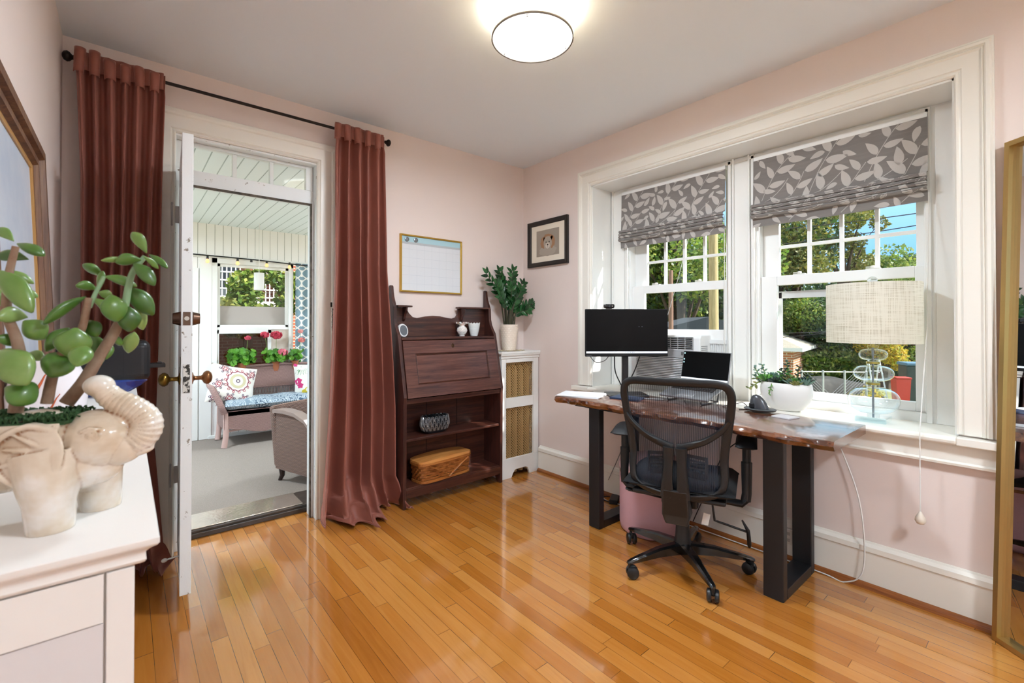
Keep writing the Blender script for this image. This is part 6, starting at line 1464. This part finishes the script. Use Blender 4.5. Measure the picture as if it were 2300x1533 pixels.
prj = [(0, 0), (.036, 0), (.046, .012), (.054, .05), (.056, .09), (.050, .125), (.042, .145), (.044, .158), (.041, .158), (.039, .145), (0, .14)]
B().lathe(prj, (-2.768, -1.78, 1.0005), 40).build('body', mat('white_ceramic', 'eceaf0', .2, coat=.3), jr, smooth=50)
b = B(); orm = mat('orange_glaze', 'c8643c', .3)
def jpnt(a, z): r_ = float(np.interp(z, [q[1] for q in prj[:8]], [q[0] for q in prj[:8]])) + .0005; return (-2.768 + r_ * math.cos(a), -1.78 + r_ * math.sin(a), 1.0005 + z)
for a0, z0, a1, z1 in ((-1.9, .045, -1.2, .085), (-2.1, .095, -1.5, .125), (-1.3, .03, -.8, .06), (-2.5, .05, -2.1, .10), (-.9, .08, -.5, .11)):
    b.tube([jpnt(lerp(a0, a1, i / 8), lerp(z0, z1, i / 8) + .008 * math.sin(i)) for i in range(9)], [.001, .002, .003, .0035, .003, .003, .0022, .0015, .0008], 6, flat=.6)
b.build('brush_stroke', orm, jr, smooth=60)
# framed picture leaning on the left wall
fr = thing('leaning_frame', 'brown wooden picture frame leaning on the left wall behind the jade plant', 'picture frame', (-2.86, -1.4, 1.0))
fa_ = math.radians(-2.4); MFR = Matrix.Translation((-2.852, 0, 1.001)) @ Matrix.Rotation(fa_, 4, 'Y')
fw_ = wood('walnut_frame', '4a2f20', '6b4730', '84603f', 'z', .45)
b = B(MFR); b.frame('x', -1.735, -1.055, .055, .690, [(0, .0), (0, .012), (.004, .022), (.022, .022), (.026, .034), (.050, .034), (.055, .030), (.055, 0)], 0, 1); b.build('frame', fw_, fr, smooth=20)
b = B(MFR); b.frame('x', -1.735, -1.055, .055, .690, [(-.010, .001), (-.010, .008), (.001, .010), (.001, .001)], 0, 1); b.build('fillet', mat('honey_fillet', 'b98d52', .4, .2), fr)
b = B(MFR); b.box(.001, -1.74, .05, .004, -1.05, .695); b.build('picture', mat('pale_blue_print', 'd3dae4', .3, noise=(6, 'b9c6d8', .2)), fr)
# small desk top extras near the camera left out of frame are not built
# ------------------------------------------------------------------ outside
GZ = -1.7
def sphere_dir(rr):
    v = Vector((rr.gauss(0, 1), rr.gauss(0, 1), rr.gauss(0, 1))); return v.normalized()
def foliage(name, parent, mt, clusters, n, size, seed, flat=.8):
    """clusters = [(centre, radius)]; n leaf sprays scattered through the outer half of each"""
    r = np.random.RandomState(seed); vs = []; fs = []
    tot = sum(c[1] ** 2 for c in clusters)
    for c, R in clusters:
        k = max(10, int(n * R * R / tot)); d = r.normal(size=(k, 3)); d /= np.linalg.norm(d, axis=1)[:, None]
        p = np.array(c) + d * (R * (.45 + .6 * r.rand(k) ** .6))[:, None] * np.array([1, 1, flat])
        a = r.normal(size=(k, 3)); a /= np.linalg.norm(a, axis=1)[:, None]; t = np.cross(a, r.normal(size=(k, 3))); t /= np.linalg.norm(t, axis=1)[:, None]
        s = size * (.6 + .8 * r.rand(k))[:, None]
        q = np.stack([p - a * s, p + t * s * .55, p + a * s, p - t * s * .55], 1); vs.append(q.reshape(-1, 3))
    V = np.concatenate(vs); m = len(V) // 4; off = np.array(wloc(parent))
    me = bpy.data.meshes.new(name); me.from_pydata((V - off).tolist(), [], [(4 * i, 4 * i + 1, 4 * i + 2, 4 * i + 3) for i in range(m)])
    me.materials.append(mt); o = bpy.data.objects.new(name, me); COL.objects.link(o); o.parent = parent; return o
leafg = [leafmat('leaves_dark', ['243c22', '31502a', '48683a', '1c2f1c', '66803f'], .5, .35), leafmat('leaves_light', ['5c8034', '82993e', '446a2c', 'a2a94e', '31552a'], .5, .4),
         leafmat('leaves_olive', ['6b7a3a', '8a8c46', '4d6030', 'a59a4c', '3c4e2a'], .5, .35), leafmat('leaves_gold', ['c0a83a', 'd6bf4c', '9da03c', 'b88a34', '7d9a3c'], .5, .45)]
bark = mat('tree_bark', '5a4a3c', .9, noise=(5, '3c3028', .3))
def tree(cx, cy, cz, R, H, kind, label, n, seed, size=.16, branchy=False, name='tree', tz=None):
    """cx,cy,cz = world position of the crown centre"""
    rr = random.Random(seed); x, y, z = cx, cy, cz
    t = thing(name, label, 'tree', (x, y, GZ), group='trees outside the windows')
    cl = []
    for i in range(14 if not branchy else 18):
        v = sphere_dir(rr); k = rr.random() ** .5; cl.append(((x + v.x * R * k * .85, y + v.y * R * k * .85, z + v.z * H * k), R * rr.uniform(.28, .45) * (.6 if branchy else 1)))
    foliage('foliage', t, leafg[kind], cl, n, size, seed)
    b = B(); b.tube([(x, y, GZ), (x + rr.uniform(-.2, .2), y, lerp(GZ, z, .6)), (x + rr.uniform(-.2, .2), y, z + H * .3)], [.28, .2, .08], 8)
    for c, r_ in cl[:10]: b.tube(bez([(x, y, lerp(GZ, z - H, .75) if not branchy else z - H * .9), ((x + c[0]) / 2, (y + c[1]) / 2, lerp(z - H * .3, c[2], .3)), c], 4), [.09] * 3 + [.06] * 3 + [.02] * 3, 5)
    b.build('trunk', bark, t); return t
st(B().box(-60, -40, GZ - .1, 90, 80, GZ).build('ground', mat('dry_grass', '6f7a45', .95, noise=(2, '8f8a5c', .3))), 'grassy ground outside')
p = Vector((17.715, 8.612, 4.168)); tree(p.x, p.y, p.z, 4.6, 3.6, 1, 'broad light green tree with yellowing leaves behind the utility poles', 15300, 1, 0.108)
p = Vector((26.683, 11.524, 4.948)); tree(p.x, p.y, p.z, 7.5, 5.5, 0, 'tall dark tree filling the left window behind the wooden pole', 18700, 2, 0.144)
p = Vector((20.539, 12.77, 5.624)); tree(p.x, p.y, p.z, 6, 5, 0, 'dark tree at the far left of the left window', 13600, 3, 0.137)
p = Vector((26.442, 6.5, 5.461)); tree(p.x, p.y, p.z, 3.8, 4.6, 2, 'dense olive brown tree at the left of the right window', 15300, 4, 0.108)
p = Vector((30.865, 5.394, 6.331)); tree(p.x, p.y, p.z, 2.7, 4.0, 2, 'open branched tree against the sky in the right window', 6460, 5, 0.094, True)
p = Vector((41.379, 7.006, 4.82)); tree(p.x, p.y, p.z, 4.0, 1.6, 1, 'low light green tree below the open branched tree', 6800, 6, 0.130)
p = Vector((75.64, 9.554, 8.676)); tree(p.x, p.y, p.z, 2.8, 2.4, 0, 'distant blue-green conifer at the right edge of the right window', 5100, 7, 0.158)
p = Vector((64.262, 6.055, 5.735)); tree(p.x, p.y, p.z, 6, 1.5, 1, 'distant low trees along the skyline at the right', 6800, 17, 0.180)
p = Vector((24.293, 5.694, 1.523)); tree(p.x, p.y, p.z, 2.0, 1.4, 1, 'bright green tree above the brick house roof', 8500, 8, 0.079)
p = Vector((25.809, 4.42, 0.94)); tree(p.x, p.y, p.z, 2.7, 2.4, 0, 'dark green conifer beside the brick house', 13600, 9, 0.079)
p = Vector((23.889, 2.114, 0.568)); tree(p.x, p.y, p.z, 1.4, 1.5, 3, 'golden yellow bush behind the glass lamp', 7650, 10, 0.065, name='bush')
p = Vector((26.379, 1.327, 0.323)); tree(p.x, p.y, p.z, 1.3, 1.0, 1, 'green bush right of the glass lamp', 5950, 11, 0.065, name='bush')
p = Vector((40.954, 4.75, 2.144)); tree(p.x, p.y, p.z, 5.5, 2.6, 1, 'wide hedge-like tree row behind the lamp shade', 11900, 12, 0.130)
p = Vector((37.099, 10.605, 2.548)); tree(p.x, p.y, p.z, 5.5, 2.6, 0, 'tree mass far behind the brick house', 10200, 18, 0.144)
p = Vector((30.342, 13.673, 1.484)); tree(p.x, p.y, p.z, 6, 2.2, 0, 'dark undergrowth at the foot of the trees in the left window', 10200, 19, 0.144)
# utility poles and wires
polem = wood('weathered_pole', '8f7d58', 'a8946a', 'b9a57c', 'z', .8, coat=0)
p = Vector((9.115, 2.778, 1.546)); x, y = p.x, p.y
pole = thing('utility_pole', 'thick tan wooden utility pole in the left window', 'utility pole', (x, y, GZ)); B().cyl((x, y, GZ), (x - .05, y, 5.5), .125, .11, 14).build('pole', polem, pole, smooth=50)
b = B(); b.obox((x, y, 5.0), (.09, 1.8, .1), (0, 0, .3)); b.build('crossarm', polem, pole)
p2 = Vector((9.159, 4.048, 1.573)); tag(B().cyl((p2.x, p2.y, GZ), (p2.x, p2.y, 2.75), .075, .06, 10).build('utility_pole', wood('brown_pole', '6a5044', '846657', '947566', 'z', .8, coat=0), smooth=50), 'thin brown pole left of the thick utility pole', 'utility pole')
def wire(a, bb, r, label):
    a, bb = Vector(a), Vector(bb); pts = [a.lerp(bb, i / 12) - Vector((0, 0, .5 * 4 * (i / 12) * (1 - i / 12) * .4)) for i in range(13)]
    o = B().tube(pts, r, 5).build('power_line', blackm); tag(o, label, 'wire', 'power lines outside the windows')
for i, (a, c, lb) in enumerate([((13.61, 6.838, 4.855), (9.824, -1.737, 3.518), 'highest black power line across the sky in the right window'), ((13.61, 6.838, 4.156), (9.824, -1.737, 3.3), 'second black power line across the sky in the right window'),
                ((10.614, 6.745, 1.003), (15.371, -1.175, 1.258), 'upper dark cable low across the tree trunks'), ((10.614, 6.745, 0.49), (15.371, -1.175, 1.472), 'lower dark cable low across both windows')]):
    wire(a, c, .011, lb)
gw = Vector((6.009, 2.777, -0.062)); wire(gw, Vector((8.723, 3.108, 4.109)), .008, 'slanting pale guy wire left of the thick utility pole')
# dark house behind the trees
p = Vector((11.297, 4.341, 1.305)); hs = thing('far_house', 'shaded blue-grey house among the trees in the left window', 'house', (p.x, p.y, GZ))
b = B(Matrix.Translation((p.x, p.y, 0)) @ Matrix.Rotation(YAW, 4, 'Z')); b.box(-.6, -1.7, GZ, 1.2, 1.7, 1.0); b.build('wall', mat('blue_grey_siding', '3d4d5c', .8, noise=(2, '2c3945', .3)), hs)
b = B(Matrix.Translation((p.x, p.y, 0)) @ Matrix.Rotation(YAW, 4, 'Z')); b.prism([(-1.9, .98), (1.9, .98), (0, 1.45)], 'x', -.75, 1.3); b.build('roof', mat('dark_shingle', '262e36', .9), hs)
for k in (-1.0, .05, 1.0):
    b = B(Matrix.Translation((p.x, p.y, 0)) @ Matrix.Rotation(YAW, 4, 'Z')); b.box(-.63, k - .25, .1, -.6, k + .25, .8); b.build('window', mat('pale_window', '66747f', .4), hs)
# brick garage/house in the right window
c = Vector((19.876, 4.182, 1.22)); f0 = Vector((17.361, 4.337, 1.22))
bh = thing('brick_house', 'orange brick house with grey shingle roof in the right window', 'house', (c.x, c.y, GZ))
Mh = Matrix.Translation((c.x, c.y, 0)) @ Matrix.Rotation(math.radians(100), 4, 'Z')   # local x runs away to the left
b = B(Mh); b.box(.35, -.25, GZ, 5.5, -4.5, .02); b.build('wall', brickmat('orange_brick', 'b9714a', 'a9623f', 'cfc2b2', 1.3), bh)
b = B(Mh); b.box(-.05, .1, .02, 6, -4.9, .18); b.build('fascia', mat('white_fascia', 'e6e6e4', .6), bh)
b = B(Mh); b.add([(-.05, .1, .18), (6, .1, .18), (6, -4.9, .18), (-.05, -4.9, .18), (2.3, -2.4, 1.15), (3.9, -2.4, 1.15)], [(0, 1, 5, 4), (1, 2, 5), (2, 3, 4, 5), (3, 0, 4)]); b.build('roof', mat('grey_shingle', 'a39e92', .9, noise=(20, '8d887c', .2)), bh)
b = B(Mh); b.cyl((1.2, -.9, .3), (1.2, -.9, 1.15), .05, seg=10); b.build('vent_pipe', mat('galvanised', 'b5b8ba', .4, .6), bh)
# chain-link fence and bank
p = Vector((12.891, 1.955, -0.415)); q = Vector((14.131, 0.651, 0.005))
fm, nt, pp = newmat('chain_link'); tc = N(nt, 'TexCoord'); sx = N(nt, 'SeparateXYZ', {0: tc.outputs['UV']})
fe = thing('chain_link_fence', 'grey chain-link fence below the trees in the right window', 'fence', ((p.x + q.x) / 2, (p.y + q.y) / 2, GZ))
b = B(); A_ = Vector((p.x, p.y, 0)); D_ = Vector((q.x, q.y, 0)) - A_; L = D_.length; D_.normalize(); fz = 1.5
for i in range(int(L / .09)):
    for s_ in (1, -1):
        a0 = A_ + D_ * (i * .09); a1 = A_ + D_ * min(L, max(0, i * .09 + s_ * fz)); hh = abs((a1 - a0).length)
        b.tube([a0 + Vector((0, 0, GZ)), a1 + Vector((0, 0, GZ + hh))], .005, 3, cap=False)
b.tube([A_ + Vector((0, 0, GZ + fz)), A_ + D_ * L + Vector((0, 0, GZ + fz))], .02, 6); b.build('mesh', mat('galvanised', 'b5b8ba', .4, .6), fe)
for i in range(4):
    a0 = A_ + D_ * (L * i / 3); B().cyl(a0 + Vector((0, 0, GZ)), a0 + Vector((0, 0, GZ + fz + .05)), .03, seg=8).build('post', mat('galvanised', 'b5b8ba', .4, .6), fe)
p = Vector((15.281, 1.774, -1.023)); b = B(Matrix.Translation((p.x, p.y, GZ)) @ Matrix.Rotation(YAW - PI / 2, 4, 'Z')); rr = random.Random(3)
b.grid(lambda u, v: (1.35 * (2 * u - 1), .9 * (2 * v - 1), -.02 + 1.32 * pw_(1 - (2 * u - 1) ** 4, .5) * pw_(1 - (2 * v - 1) ** 4, .5) * (1 - .25 * u) + .05 * math.sin(9 * u) * math.sin(7 * v)), 24, 14)
tag(b.build('covered_mound', mat('dark_tarp', '1d1d1c', .9, noise=(8, '343330', .3)), smooth=60), 'dark covered mound below the fence in the right window', 'mound')
for px_h, d_h, Rh, lb in ((1850, 23, 1.3, 'low green hedge behind the fence beside the brick house'), (1990, 26, 1.5, 'low green hedge behind the glass lamp'), (2090, 27, 1.5, 'low green hedge at the right edge of the right window'), (1700, 26, 1.6, 'low hedge behind the mullion'), (1560, 27, 1.9, 'low dark hedge at the foot of the left window view')):
    k_ = (px_h - 1150) / F_PX; f_ = Vector((math.cos(YAW), math.sin(YAW), 0)); r_v = Vector((math.sin(YAW), -math.cos(YAW), 0)); c_ = Vector((-2.656, -3.002, 0)) + (f_ + r_v * k_) * d_h
    t = thing('hedge', lb, 'hedge', (c_.x, c_.y, GZ)); foliage('foliage', t, leafg[1 if px_h in (1850, 2090) else 0], [(tuple(c_ + r_v * ((i - 2.5) * Rh * .75) + Vector((0, 0, GZ + Rh * (.6 + .25 * (i % 2)))) ), Rh * .75) for i in range(6)], 5200, .10, px_h)
    B().cyl((c_.x, c_.y, GZ), (c_.x, c_.y, GZ + Rh * .6), .07, seg=6).build('trunk', bark, t)
p = Vector((14.521, 0.846, -0.846)); t = thing('bush', 'small pale flowering shrub at the bottom of the right window', 'bush', (p.x, p.y, GZ)); foliage('foliage', t, leafg[3], [((p.x + random.Random(i).uniform(-.8, .8), p.y + random.Random(i + 9).uniform(-.3, .3), -1.2 + .12 * (i % 3)), .3) for i in range(6)], 900, .05, 5)
B().cyl((p.x, p.y, GZ), (p.x, p.y, -1.2), .05, seg=6).build('stem', bark, t)
# bins and ladder
p = Vector((17.363, 0.416, -1.067)); bn = thing('wheelie_bin', 'red wheeled bin outside behind the glass lamp', 'bin', (p.x, p.y, GZ), .6)
bn.scale = (.58, .55, .94)
b = B(); b.add([(-.27, -.3, .08), (.27, -.3, .08), (.27, .3, .08), (-.27, .3, .08), (-.33, -.38, 1.15), (.33, -.38, 1.15), (.33, .38, 1.15), (-.33, .38, 1.15)], [(0, 3, 2, 1), (4, 5, 6, 7), (0, 1, 5, 4), (1, 2, 6, 5), (2, 3, 7, 6), (3, 0, 4, 7)]); b.build('body', mat('red_plastic', 'c63a2c', .5), bn, local=True)
B().box(-.36, -.42, 1.15, .36, .4, 1.22).build('lid', mat('red_lid', 'a82e22', .5), bn, local=True, bev=.02)
for x in (-.3, .3): B().cyl((x - .03, .3, .1), (x + .03, .3, .1), .1, seg=14).build('wheel', blackm, bn, local=True)
p = Vector((19.022, 0.327, -1.215)); bn2 = thing('recycling_bin', 'dark green bin with blue lid right of the red bin', 'bin', (p.x, p.y, GZ), .6)
B().box(-.3, -.35, 0, .3, .35, 1.45).build('body', mat('dark_green_plastic', '2a3a36', .5), bn2, local=True, bev=.03); B().box(-.34, -.4, 1.45, .34, .38, 1.56).build('lid', mat('blue_lid', '4a7088', .5), bn2, local=True, bev=.03)
p = Vector((18.542, 1.384, -1.041)); B0 = B(Matrix.Translation((p.x, p.y, GZ)) @ Matrix.Rotation(YAW - PI / 2, 4, 'Z'))
for s_ in (-1, 1):
    B0.tube([(s_ * .25, -.35, 0), (s_ * .2, 0, 1.6)], .025, 6); B0.tube([(s_ * .25, .35, 0), (s_ * .2, 0, 1.6)], .025, 6)
for k in range(5): B0.obox((0, -.35 + .07 * (k + 1), .3 * (k + 1)), (.45, .07, .03))
tag(B0.build('step_ladder', mat('white_ladder', 'd9dcdc', .5)), 'white step ladder standing left of the red bin', 'ladder')
# ---- beyond the porch
bw = brickmat('red_brick', 'a4583f', '8f4a36', 'b9a898', 1.0)
nb = thing('brick_apartment', 'brick building with a railed balcony across from the porch window', 'building', (-1.5, 11, GZ))
b = B(); b.box(-4.5, 10.2, GZ, -1.55, 13, 6.5); b.box(.55, 10.2, GZ, 5, 13, 6.5); b.box(-1.55, 11.6, GZ, .55, 13, 6.5); b.build('wall', bw, nb)
B().box(-1.6, 10.0, 1.62, .6, 11.6, 1.80).build('balcony_slab', mat('pale_concrete', 'cfcbc4', .8), nb); B().box(-1.6, 10.0, 3.9, .6, 11.6, 4.1).build('balcony_slab', mat('pale_concrete', 'cfcbc4', .8), nb)
b = B()
for i in range(23): x = -1.55 + i * .095; b.box(x - .012, 10.02, 1.8, x + .012, 10.04, 2.75)
for z in (1.9, 2.1, 2.3, 2.5, 2.75): b.box(-1.6, 10.0, z - .015, .6, 10.05, z + .015)
b.build('railing', mat('white_railing', 'e8e8e6', .5), nb)
b = B(); b.box(-1.2, 11.55, 1.8, -.3, 11.6, 3.7); b.build('window', mat('dark_pane', '4a5258', .2), nb)
p = (-.62, 8.6); t = thing('tree', 'tree with a reddish trunk in front of the brick building', 'tree', (p[0], p[1], GZ), group='trees outside the porch'); B().tube([(p[0], p[1], GZ), (p[0], p[1], 1.2), (p[0] + .05, p[1], 4.5)], [.16, .13, .1], 10).build('trunk', mat('red_bark', '8a5a40', .9, noise=(8, '5c3a2a', .3)), t)
foliage('foliage', t, leafg[1], [((p[0] + .3 + .75 * random.Random(i).uniform(-1, 1), p[1] - .5, 1.35 + .8 * random.Random(i + 50).random()), .34) for i in range(8)] + [((p[0] + .35, p[1] - .5, 2.35), .3), ((p[0] - .2, p[1], 4.2), .8)], 5200, .07, 31)
t = thing('bush', 'bushy green shrub at the left of the porch window view', 'bush', (-2.0, 7.6, GZ), group='trees outside the porch'); foliage('foliage', t, leafg[2], [((-2.3 + .35 * i, 7.6, 1.25 + .2 * (i % 2)), .38) for i in range(5)], 3600, .06, 32)
B().cyl((-2.0, 7.6, GZ), (-2.0, 7.6, 1.2), .08, seg=8).build('trunk', bark, t)
